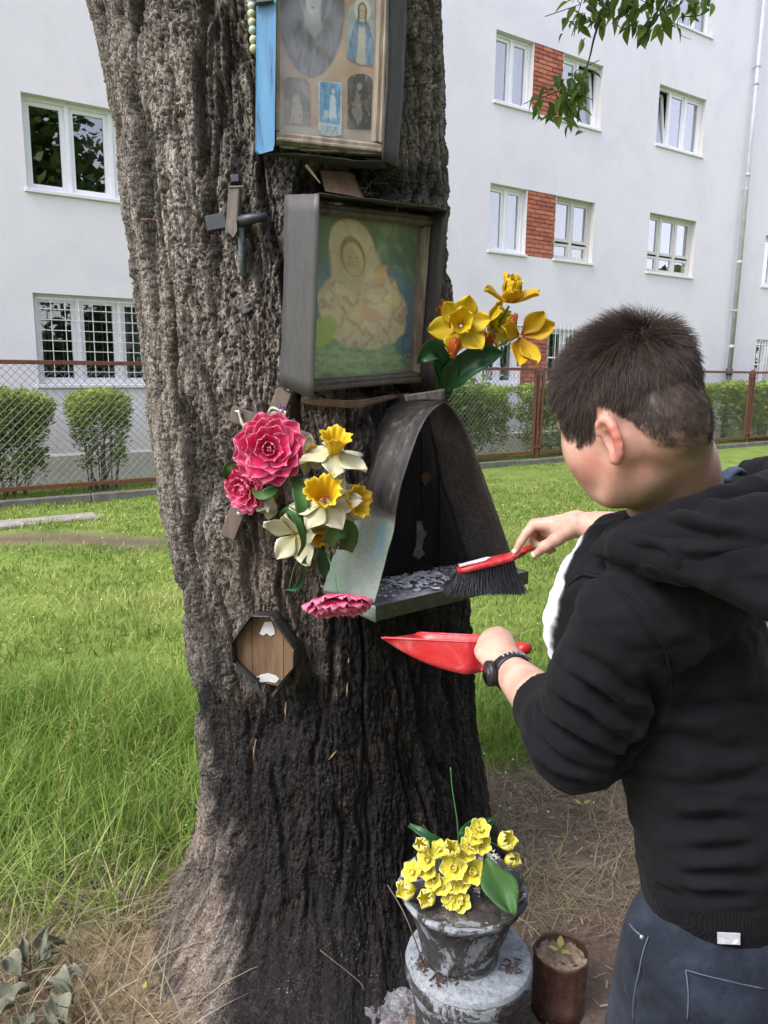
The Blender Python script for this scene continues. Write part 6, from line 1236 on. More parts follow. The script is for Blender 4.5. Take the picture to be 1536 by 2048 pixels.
# ---------------- yellow and red bunch on the right, stuck behind the hood
YB = 1.93
_y = [petal('petal', 0.062, 0.050, M_yel2, 0.15, 0.08, 0.0, 0.10, seed=40 + k, shape=0.95, point=0.1, nx=11, ny=11) for k in range(3)]
_ya = [petal('petal', 0.060, 0.042, M_yel3, 0.30, 0.20, -0.1, 0.06, seed=50 + k, shape=0.95, point=0.2) for k in range(3)]
def narcissus(label, pos, axis, pets, s, roll, elevs, mid=None, elev_mid=0.9):
    t, x, e1, e2 = flower('yellow_flower', label, 'artificial flower', pos, axis, 'yellow artificial flowers right of the trunk', roll)
    rr = random.Random(len(label))
    for k, (a, el, sc) in enumerate(elevs): petal_at(t, pets[k % 3], x, e1, e2, math.radians(a), el, 0.004, 0, s * sc, twist=rr.uniform(-.2, .2))
    if mid is not None:
        for k in range(5): petal_at(t, pets[k % 3], x, e1, e2, k * 1.257 + .3, elev_mid, 0.006, 0.004, s * mid, twist=rr.uniform(-.3, .3))
    return t
narcissus('biggest yellow flower with ruffled petals, right against the grey metal flap', at(922, 652, YB - 0.05), unit(np.array([-0.1, -1, 0.25])), _y, 1.12, 0.0, [(10, 0.1, 1), (75, 0.5, 1.05), (130, 0.35, 0.95), (190, 0.0, 1.1), (250, -0.1, 1.0), (310, 0.05, 1.1)], 0.75)
narcissus('topmost yellow flower seen from the side with spread petals', at(1020, 606, YB - 0.03), unit(np.array([0.1, -0.45, 1.0])), _ya, 1.15, 0.2, [(0, 0.1, 1.1), (65, 0.7, 1.0), (120, 0.95, 1.0), (180, 0.25, 1.2), (240, 0.5, 1.0), (300, 0.35, 1.1)], 0.8, 1.1)
narcissus('yellow flower with drooping amber-streaked petals at the right end', at(1040, 672, YB - 0.04), unit(np.array([0.25, -0.75, 0.1])), _ya, 1.18, 0.0, [(15, 0.2, 1.15), (50, 0.35, 1.05), (165, 0.3, 1.0), (250, 0.25, 1.2), (285, 0.3, 1.15)])
narcissus('yellow flower between the biggest and the drooping one, trumpet to the right', at(978, 648, YB), unit(np.array([0.7, -0.6, 0.1])), _y, 0.95, 0.4, [(0, 0.3, 1.1), (60, 0.4, 1.0), (120, 0.8, 1.2), (180, 0.4, 1), (240, 0.3, 1), (300, 0.2, 1.1)], 0.7)
_tp = [petal('petal', 0.050, 0.034, M_tulip, 0.10, 0.34, 0.12, 0.0, seed=60 + k, shape=0.85, point=0.35) for k in range(3)]
def tulip(label, pos, axis, s=1.0, el=1.25, mat=None):
    t, x, e1, e2 = flower('tulip', label, 'artificial flower', pos, axis, 'orange-red artificial tulip buds', 0.4); rr = random.Random(len(label))
    for k in range(6): petal_at(t, _tp[k % 3], x, e1, e2, k * math.pi / 3 + (0.3 if k > 2 else 0), el + rr.uniform(-.05, .05), 0.006 * s, 0, s * rr.uniform(.93, 1.05))
    return t
tulip('orange-red tulip bud below the biggest yellow flower', at(905, 718, YB - 0.06), unit(np.array([0.05, -0.2, 1])), 1.0)
tulip('orange-red tulip bud at the left edge of the bunch against the trunk', at(874, 690, YB - 0.02), unit(np.array([-0.05, -0.2, 1])), 1.05, 1.12)
tulip('tall thin red tulip tip rising behind the left-hand bud', at(882, 640, YB + 0.03), unit(np.array([0, 0, 1])), 0.95, 1.42)
tulip('orange tulip bud half open under the middle yellow flower', at(962, 705, YB - 0.01), unit(np.array([0.3, -0.1, 1])), 1.0, 1.0)
tulip('small red tulip tip between the upper and lower yellow flowers', at(1018, 662, YB + 0.03), unit(np.array([0.35, 0, 1])), 0.85, 1.35)
gl_ = 'dark green leaves of the yellow and red bunch'
strap('tulip_leaf', 'broad dark green leaf pointing right under the drooping yellow flower', [(886, 782), (905, 752), (945, 722), (985, 708), (1012, 708)], [YB, YB - .02, YB - .04, YB - .04, YB - .02], 0.062, M_dgreen, group=gl_, ends=(0.4, 0.03), cup=0.3)
strap('tulip_leaf', 'dark green leaf folding to the left over the metal flap', [(892, 775), (888, 735), (868, 702), (846, 715), (834, 728)], [YB, YB - .03, YB - .07, YB - .09, YB - .08], 0.050, M_dgreen, group=gl_, ends=(0.4, 0.05), cup=0.3)
strap('tulip_leaf', 'upright dark green leaf in the middle behind the lower tulip bud', [(886, 785), (890, 750), (882, 715), (872, 690)], [YB, YB - .02, YB - .03, YB - .02], 0.06, M_dgreen, group=gl_, ends=(0.6, 0.1), cup=0.3)
for lb, pp in (('pale stem of the topmost yellow flower', [(900, 770), (940, 720), (990, 660), (1018, 612)]), ('pale stem of the drooping yellow flower', [(902, 775), (950, 722), (1000, 690), (1038, 672)]), ('stem of the half-open tulip', [(898, 775), (930, 740), (960, 706)]), ('stem of the bud under the biggest yellow flower', [(893, 775), (902, 745), (905, 720)])): stem(lb, pp, [YB + .01, YB, YB - .01, YB - .03][:len(pp)], 0.0028)

# ---------------- pots
m = Mat('sooty_cracked_concrete'); v = m.co(); n = m.noise(9, 8, 0.78, v, 1.2); n2 = m.noise(60, 5, 0.7, v)
m.set(color=m.mix(0.12, m.ramp(n, [(0.42, (0.008, 0.0075, 0.007)), (0.515, (0.028, 0.025, 0.023)), (0.535, (0.22, 0.25, 0.27)), (0.68, (0.36, 0.40, 0.43))]), m.ramp(n2, [(0.35, (0.02, 0.02, 0.02)), (0.7, (0.4, 0.4, 0.4))])), rough=0.75).bump(n2, 0.7, 0.006); M_pot = m.m  # soot with flaking pale wash
m = Mat('grey_blue_concrete'); v = m.co(); n = m.noise(8, 8, 0.75, v, 0.3); n2 = m.noise(75, 6, 0.75, v)
m.set(color=m.mix(0.4, m.ramp(n, [(0.34, (0.03, 0.03, 0.03)), (0.45, (0.18, 0.21, 0.23)), (0.62, (0.27, 0.30, 0.32)), (0.8, (0.42, 0.44, 0.46))]), m.ramp(n2, [(0.36, (0.04, 0.04, 0.04)), (0.5, (0.34, 0.38, 0.41)), (0.7, (0.62, 0.65, 0.67))])), rough=0.9).bump(n2, 0.9, 0.008); M_pot2 = m.m
m = Mat('sooty_wax_and_lava'); v = m.co(); n = m.noise(12, 8, 0.75, v, 0.6); m.set(color=m.ramp(n, [(0.38, (0.014, 0.012, 0.011)), (0.56, (0.045, 0.04, 0.036)), (0.64, (0.12, 0.10, 0.09)), (0.70, (0.40, 0.37, 0.35))]), rough=0.6).bump(n, 0.9, 0.012); M_wax = m.m
PYc = 1.60
ctr = at(925, 1772, PYc); ztop = ctr[2]; rimw = (at(1055, 1772, PYc) - at(796, 1772, PYc))[0] / 2
def lathe(prof, c, n=72, wob=0.0, seed=0, closed=True):
    V = []; F = []; m_ = len(prof)
    for i, (r, z) in enumerate(prof):
        for k in range(n):
            a = 2 * math.pi * k / n; q = 1 + wob * float(fbm(math.cos(a) * 2 + seed, math.sin(a) * 2, z * 12, 3)); V.append((c[0] + r * q * math.cos(a), c[1] + r * q * math.sin(a), c[2] + z + (wob * 0.06 * float(fbm(math.cos(a) * 5, math.sin(a) * 5, seed + r * 9, 2)))))
    for i in range(m_ - 1):
        for k in range(n): F.append((i * n + k, i * n + (k + 1) % n, (i + 1) * n + (k + 1) % n, (i + 1) * n + k))
    F.append(tuple(range(n - 1, -1, -1))); F.append(tuple((m_ - 1) * n + k for k in range(n))); return np.array(V), F
zl = float(onz(938, 1990, 0)[2]); lowtop = at(938, 1905, PYc)[2]; Hup = ztop - lowtop
pot1 = thing('upper_pot', 'soot-blackened concrete pot standing on the larger pot and holding yellow flowers', 'pot', (ctr[0], ctr[1], lowtop))
rr_ = rimw; prof = [(rr_ * 0.55, 0.0), (rr_ * 0.60, 0.0), (rr_ * 0.66, Hup * 0.3), (rr_ * 0.80, Hup * 0.72), (rr_ * 0.84, Hup * 0.80), (rr_ * 0.97, Hup * 0.90), (rr_ * 1.0, Hup * 0.96), (rr_ * 0.985, Hup), (rr_ * 0.93, Hup * 1.0), (rr_ * 0.91, Hup * 0.96), (rr_ * 0.88, Hup * 0.93)]
pp_ = [];
for a, b in zip(prof[:-1], prof[1:]):
    for q in range(4): pp_.append((a[0] + (b[0] - a[0]) * q / 4, a[1] + (b[1] - a[1]) * q / 4))
pp_.append(prof[-1]); V, F = lathe(pp_, (ctr[0], ctr[1], lowtop + 0.002), 110, 0.035, 3); mk('pot_body', V, F, M_pot, pot1)
GXp, GYp = np.meshgrid(np.linspace(-1, 1, 60), np.linspace(-1, 1, 60), indexing='ij'); mm = np.hypot(GXp, GYp); sc_ = np.where(mm > 0, np.maximum(abs(GXp), abs(GYp)) / (mm + 1e-9), 1); X_, Y_ = GXp * sc_, GYp * sc_
Zs = ztop - 0.012 + 0.028 * sstep(1.0, 0.1, np.hypot(X_, Y_)) * 0.4 + 0.012 * fbm(X_ * 4, Y_ * 4, 2, 4); I = np.arange(3600).reshape(60, 60)
mk('crusted_fill', np.stack([ctr[0] + X_ * rr_ * 0.92, ctr[1] + Y_ * rr_ * 0.92, Zs], -1).reshape(-1, 3), np.stack([I[:-1, :-1], I[1:, :-1], I[1:, 1:], I[:-1, 1:]], -1).reshape(-1, 4), M_wax, pot1)
r2_ = (at(1064, 1905, PYc) - at(811, 1905, PYc))[0] / 2; c2 = at(938, 1905, PYc)
pot2 = thing('lower_pot', 'large grey concrete pot standing upside down as a base for the flower pot', 'pot', (c2[0], PYc, 0.0))
prof = [(r2_ * 0.80, -lowtop - 0.02), (r2_ * 0.83, -lowtop * 0.6), (r2_ * 0.92, -lowtop * 0.32), (r2_ * 0.95, -lowtop * 0.24), (r2_ * 1.0, -lowtop * 0.20), (r2_ * 1.0, -0.018), (r2_ * 0.97, -0.004), (r2_ * 0.90, 0.0), (r2_ * 0.5, 0.004), (r2_ * 0.05, 0.002)]
pp_ = []
for a, b in zip(prof[:-1], prof[1:]):
    for q in range(5): pp_.append((a[0] + (b[0] - a[0]) * q / 5, a[1] + (b[1] - a[1]) * q / 5))
pp_.append(prof[-1]); ks_ = 26; V, F = lathe(pp_[:ks_], (c2[0], PYc, lowtop), 120, 0.02, 9); mk('pot_body', V, F, M_pot, pot2); V, F = lathe(pp_[ks_ - 1:], (c2[0], PYc, lowtop), 120, 0.02, 9); mk('pot_ledge', V, F, M_pot2, pot2)
# burnt dirt and scraps on the ledge
mb = MB(); R_ = random.Random(4)
for k in range(150):
    x, y = (R_.gauss(848, 12), R_.gauss(1925, 8)) if k < 60 else ((R_.gauss(885, 14), R_.gauss(1955, 7)) if k < 110 else (R_.gauss(1020, 10), R_.gauss(1935, 8)))
    p = onz(x, y, lowtop + 0.004); a = R_.uniform(0, 3.14); dv = np.array([math.cos(a), math.sin(a), R_.uniform(-.1, .5)]) * R_.uniform(.002, .007); mb.tube([p - dv, p + dv], R_.uniform(.0008, .0022), 4)
mb.build('burnt_scraps', simple('burnt_brown_scraps', (0.055, 0.035, 0.025), 0.9, 0.5, 80), None, kind='stuff')
M_terra = simple('terracotta', (0.42, 0.14, 0.07), 0.8, 0.15, 20, 0.2)
ct = onz(1012, 2040, 0.12); prof = [(0.05, -0.12), (0.062, -0.04), (0.066, 0.0), (0.060, 0.0), (0.056, -0.03)]; V, F = lathe(prof, (ct[0] - 0.04, ct[1] + 0.05, 0.15), 40); o = mk('terracotta_pot', V, F, M_terra); own(o); tag(o, 'small terracotta pot peeping out behind the large grey pot', 'pot')
# rusty can
rc = onz(1122, 1905, 0.17); rr_ = (at(1179, 1905, rc[1]) - at(1072, 1905, rc[1]))[0] / 2; 
m = Mat('rusty_tin'); v = m.co(); vz = m.co((30, 30, 6)); n = m.noise(1.4, 7, 0.7, vz); n2 = m.noise(25, 6, 0.7, v); m.set(color=m.mix(0.4, m.ramp(n, [(0.3, (0.02, 0.014, 0.012)), (0.5, (0.09, 0.035, 0.025)), (0.7, (0.17, 0.08, 0.05))]), m.ramp(n2, [(0.4, (0.03, 0.02, 0.016)), (0.75, (0.30, 0.20, 0.13))])), rough=0.5, metal=0.2).bump(n2, 0.5, 0.004); M_can = m.m
can = thing('rusty_can', 'rusty tin can filled with sandy soil on the ground beside the pots', 'can', (rc[0], rc[1], 0.0))
prof = [(rr_ * .97, 0.0), (rr_ * .98, 0.05), (rr_ * 1.0, 0.10), (rr_ * 1.0, 0.165), (rr_ * 1.03, 0.172), (rr_ * .99, 0.176), (rr_ * .96, 0.168), (rr_ * .95, 0.145)]; V, F = lathe(prof, (rc[0], rc[1], 0.0), 60, 0.02, 5); mk('can_body', V, F, M_can, can)
X_, Y_ = GXp * sc_, GYp * sc_; Zs = 0.150 + 0.012 * fbm(X_ * 3, Y_ * 3, 8, 4) + 0.006 * np.abs(fbm(X_ * 9, Y_ * 9, 9, 3)); mk('sandy_soil', np.stack([rc[0] + X_ * rr_ * .965, rc[1] + Y_ * rr_ * .965, Zs], -1).reshape(-1, 3), np.stack([I[:-1, :-1], I[1:, :-1], I[1:, 1:], I[:-1, 1:]], -1).reshape(-1, 4), simple('pale_sandy_soil', (0.33, 0.26, 0.18), 0.95, 0.35, 60, 0.8, 150), can)
M_yleaf = petalmat('fallen_yellow_leaf', (0.42, 0.44, 0.08), (0.52, 0.50, 0.14), (0.56, 0.52, 0.18), 0.2, 0.6)
def yleaf(label, x, y, z, angs, s, grp='fallen yellow-green leaves'):
    p = onz(x, y, z); t = thing('fallen_leaf', label, 'leaf', p, grp); me = petal('leaflet', 0.036, 0.020, M_yleaf, 0.1, 0.2, 0, 0.05, seed=int(x), shape=0.9, point=0.5)
    for a in angs: petal_at(t, me, np.array([0, 0, 1.0]), np.array([1.0, 0, 0]), np.array([0, 1.0, 0]), math.radians(a), 0.2, 0.002, 0.002, s, name='leaflet')
yleaf('three-lobed yellow leaf lying on the sand in the rusty can', 1120, 1900, 0.168, (75, 190, 300), 0.95)
yleaf('small yellow leaf lying on the dry litter left of the trunk', 190, 1985, 0.05, (60, 200), 0.8)
yleaf('pale yellow leaf on the litter near the left root', 288, 1985, 0.06, (100,), 0.7)
yleaf('yellow leaf lying in the dry grass right of the trunk under the elbow', 1165, 1610, 0.03, (20, 150), 0.9)
# yellow blossoms in the upper pot
_lp = [petal('petal', 0.018, 0.017, M_lemon, 0.25, 0.16, 0.0, 0.05, nx=6, ny=5, seed=70 + k, shape=0.95) for k in range(3)]
_lb = [petal('petal', 0.026, 0.020, M_lemon, 0.15, 0.35, 0.1, 0.02, nx=6, ny=5, seed=80 + k, shape=0.9) for k in range(3)]
M_cent = simple('pale_flower_centre', (0.60, 0.56, 0.30), 0.7, 0.1, 60); cen = ball('flower_centre', 0.0026, M_cent, u=8, v=6)
def bloom(x, y, dz, s, ax, bud=False, label=''):
    p = at(x, y, PYc - 0.02 + dz); t, a, e1, e2 = flower('yellow_blossom', label, 'artificial flower', p, ax, 'yellow artificial blossoms in the upper pot', random.uniform(0, 1))
    if bud:
        for k in range(5): petal_at(t, _lb[k % 3], a, e1, e2, k * 1.257, 1.0 + random.uniform(-.1, .1), 0.004 * s, 0, s)
    else:
        for k in range(6): petal_at(t, _lp[k % 3], a, e1, e2, k * 1.047, 0.25 + random.uniform(-.1, .1), 0.002, 0, s)
        for k in range(4): petal_at(t, _lp[k % 3], a, e1, e2, k * 1.57 + .4, 0.85, 0.001, 0.002, s * .5)
        o = bpy.data.objects.new('flower_centre', cen); o.location = Vector((a * 0.005 * s).tolist()); link(o, t)
BL = [(958, 1662, 1.0, 0), (958, 1690, 1.05, 0), (938, 1695, .9, 0), (946, 1675, .9, 0), (880, 1700, .8, 0), (876, 1705, .7, 0), (857, 1722, 1.0, 0), (858, 1742, .9, 0), (828, 1745, 1.0, 0), (907, 1738, 1.25, 0), (943, 1745, 1.25, 0), (922, 1768, .8, 0), (886, 1772, .85, 0), (908, 1772, .7, 0), (905, 1796, .95, 0), (920, 1802, .95, 0), (904, 1822, .9, 0), (899, 1815, .7, 0), (932, 1708, .9, 0), (868, 1762, .8, 0),
      (852, 1698, 1.0, 1), (904, 1706, 1.0, 1), (1000, 1690, 1.1, 1), (1012, 1724, .9, 1), (978, 1756, 1.1, 1), (990, 1786, 1.1, 1), (828, 1778, 1.1, 1), (864, 1792, 1.1, 1)]
BLN = ['topmost open yellow blossom of the pot bunch', 'open yellow blossom just below the topmost one', 'open yellow blossom left of and below the topmost pair', 'small open yellow blossom at the left shoulder of the topmost one',
       'open yellow blossom at the back left between the two upper cupped buds', 'small yellow blossom tucked under the back left one', 'open yellow blossom directly below the upper left cupped bud', 'open yellow blossom second down from the upper left cupped bud', 'open yellow blossom furthest left in the pot bunch',
       'large open yellow blossom in the middle of the pot bunch', 'large open yellow blossom right of the middle one', 'yellow blossom below and between the two large middle blossoms', 'deep yellow blossom lower left of the large middle one', 'smallest yellow blossom under the large middle one', 'yellow blossom low in the front of the pot bunch',
       'yellow blossom at the front right above the lowest one', 'lowest yellow blossom lying on the pot crust', 'tiny yellow blossom just left of the lowest one', 'open yellow blossom at the back right of the large middle pair', 'open yellow blossom above the two lowest left buds',
       'upper left cupped yellow bud of the pot bunch', 'cupped yellow bud at the back centre of the pot bunch', 'cupped yellow bud at the far right top', 'cupped yellow bud lying on the broad green leaf', 'upper one of the two cupped buds before the broad leaf', 'lower one of the two cupped buds before the broad leaf', 'cupped yellow bud at the left rim of the pot', 'cupped yellow bud lowest on the left of the bunch']
for k, (x, y, s, b) in enumerate(BL):
    ax = unit(np.array([(x - 925) / 130., -0.75, 0.75 - (y - 1740) / 160.]))
    where = ('upper' if y < 1715 else 'middle' if y < 1765 else 'lower') + (' left' if x < 880 else ' centre' if x < 960 else ' right')
    bloom(x, y, -0.03 * (1 - abs(x - 920) / 120.) - 0.0004 * (y - 1740) * 0.5, s * 1.5, ax, bool(b), BLN[k])
gl_ = 'green leaves of the yellow bunch in the pot'
def cloth_leaf(label, x, y, dY, L, W, dirv, up, mat):
    me = petal('leaf_blade', L, W, mat, 0.12, 0.10, -0.05, 0.09, nx=14, ny=11, seed=int(x), shape=0.8, point=0.1); t = thing('cloth_leaf', label, 'artificial leaf', at(x, y, PYc + dY), gl_)
    M = frame_to(dirv, up); o = bpy.data.objects.new('leaf_blade', me); o.matrix_local = M; link(o, t)
cloth_leaf('broad serrated green leaf lying over the right rim of the pot', 968, 1712, -0.05, 0.135, 0.088, (0.36, -0.72, -0.55), (0.2, -0.6, 0.8), M_green)
cloth_leaf('dark green leaf standing up behind the upper blossoms', 925, 1700, 0.06, 0.085, 0.05, (0.35, 0.2, 0.9), (0, -1, 0.2), M_dgreen)
cloth_leaf('dark green pointed leaf at the top right of the pot bunch', 950, 1672, 0.04, 0.06, 0.035, (0.7, 0.2, 0.7), (0, -1, 0.3), M_dgreen)
cloth_leaf('dark green leaf in shade under the right-hand buds', 975, 1740, 0.0, 0.07, 0.05, (0.3, -0.5, -0.6), (0, -1, 0.5), M_dgreen)
strap('narrow_leaf', 'narrow dark green leaf sticking out to the upper left of the pot', [(905, 1692), (868, 1680), (840, 1662), (818, 1650)], [PYc, PYc - .01, PYc, PYc + .02], 0.02, M_dgreen, group=gl_, ends=(0.6, 0.5))
strap('narrow_leaf', 'short narrow green leaf under the upper left one', [(890, 1700), (860, 1690), (832, 1678)], [PYc, PYc - .01, PYc], 0.014, M_dgreen, group=gl_, ends=(0.6, 0.5))
mb = MB(); R_ = random.Random(11)
for cx_, cy_ in ((965, 1715), (988, 1712), (968, 1765), (955, 1778), (912, 1762)):
    for k in range(26): p = at(cx_ + R_.gauss(0, 4), cy_ + R_.gauss(0, 4), PYc - 0.045); mb.tube([p, p + np.array([R_.gauss(0, .002), -.002, R_.gauss(0, .002)])], 0.0013, 4)
mb.build('white_sprays', simple('white_plastic_spray', (0.65, 0.65, 0.62), 0.6, 0.1, 40), None, kind='stuff')
mb = MB()
for k in range(70): x, y = R_.gauss(930, 45), R_.gauss(1745, 35); p = at(x, y, PYc - 0.0); mb.tube([p, p + np.array([R_.gauss(0, .014), -.01, R_.gauss(0, .014)])], 0.0012, 4)
mb.build('sprig_greenery', M_gstem, None, kind='stuff')
stem('thin green stem sticking straight up from the yellow bunch in the pot', [(918, 1705), (914, 1640), (905, 1580), (901, 1535)], [PYc, PYc, PYc, PYc], 0.0013, 'wire_stem')
P = smoothcurve([onz(848, 1930, lowtop + .005), at(826, 1870, PYc - .13), at(805, 1820, PYc - .1), at(775, 1770, PYc - .03)], 5); V, F = tube(P, 0.0014, 5); o = mk('dry_stalk', V, F, M_twig); own(o); tag(o, 'long thin dry stalk leaning from the pot ledge against the trunk', 'stalk')
P = smoothcurve([trunk_hit(728, 1980, .02)[0], trunk_hit(715, 1960, .02)[0], trunk_hit(640, 1900, .015)[0]], 5); V, F = tube(P, 0.0014, 5); o = mk('dry_stalk', V, F, M_twig); own(o); tag(o, 'dry stalk leaning on the burnt foot of the trunk', 'stalk')
# ash heap at the foot of the trunk
n = 90; GXa, GYa = np.meshgrid(np.linspace(-1, 1, n), np.linspace(-1, 1, n), indexing='ij'); r = np.hypot(GXa, GYa); ca = onz(745, 2040, 0.03)
Z = ca[2] - 0.03 + 0.040 * sstep(1.05, 0.1, r + 0.3 * fbm(GXa * 2, GYa * 2, 3, 3)) + 0.006 * fbm(GXa * 14, GYa * 14, 4, 5, 0.7); I = np.arange(n * n).reshape(n, n)
m = Mat('grey_ash'); v = m.co(); n1 = m.noise(10, 8, 0.75, v, 0.5); n2 = m.noise(160, 4, 0.7, v); m.set(color=m.mix(0.4, m.ramp(n1, [(0.38, (0.015, 0.014, 0.014)), (0.52, (0.07, 0.07, 0.072)), (0.62, (0.24, 0.25, 0.26)), (0.75, (0.50, 0.53, 0.56))]), m.ramp(n2, [(0.35, (0.02, 0.02, 0.02)), (0.7, (0.6, 0.6, 0.62))])), rough=0.95).bump(n2, 0.9, 0.006)
mk('ash_heap', np.stack([ca[0] + GXa * 0.20, ca[1] + 0.06 + GYa * 0.11, Z], -1).reshape(-1, 3), np.stack([I[:-1, :-1], I[1:, :-1], I[1:, 1:], I[:-1, 1:]], -1).reshape(-1, 4), m.m, None, kind='stuff')
# withered grey-green plant at the lower left corner
wp = thing('withered_plant', 'withered grey-green leafy plant at the lower left corner of the lawn', 'plant', onz(70, 1960, 0.03))
M_wither = petalmat('withered_leaf', (0.14, 0.15, 0.08), (0.24, 0.26, 0.18), (0.36, 0.35, 0.27), 0.25, 0.8, 0.45)
for k, (x, y, L, W, a, e) in enumerate(((70, 1935, .10, .07, 60, .5), (85, 1960, .11, .075, -20, .1), (100, 1985, .12, .09, -50, -.3), (60, 1980, .10, .08, 200, -.2), (40, 1960, .11, .07, 140, .3), (80, 1920, .09, .05, 90, 1.0), (110, 2010, .10, .08, -80, -.5), (30, 2010, .10, .07, 220, 0), (70, 2020, .09, .07, 260, -.2), (120, 1965, .08, .05, 0, .5), (50, 1925, .07, .05, 120, 1.0))):
    me = petal('leaf', L * 0.85, W * 0.75, M_wither, 0.25, 0.40, -0.7, 0.32, nx=12, ny=9, seed=90 + k, shape=0.85, point=0.3); petal_at(wp, me, np.array([0, 0, 1.0]), np.array([1.0, 0, 0]), np.array([0, 1.0, 0]), math.radians(a), e, 0, 0, 1, name='leaf'); 
    wp.children[-1].location = Vector((onz(x, y, 0.09 + 0.01 * (k % 3)) - origin_of(wp)).tolist()) if len(wp.children) else (0, 0, 0)
mb = MB()
for k in range(9): b_ = onz(70 + random.uniform(-8, 8), 1985, 0.0); mb.tube(smoothcurve([b_, b_ + np.array([random.uniform(-.04, .04), random.uniform(-.04, .04), .06]), b_ + np.array([random.uniform(-.09, .09), random.uniform(-.06, .06), .11])], 3), 0.002, 5)
mb.build('stems', M_twig, wp)
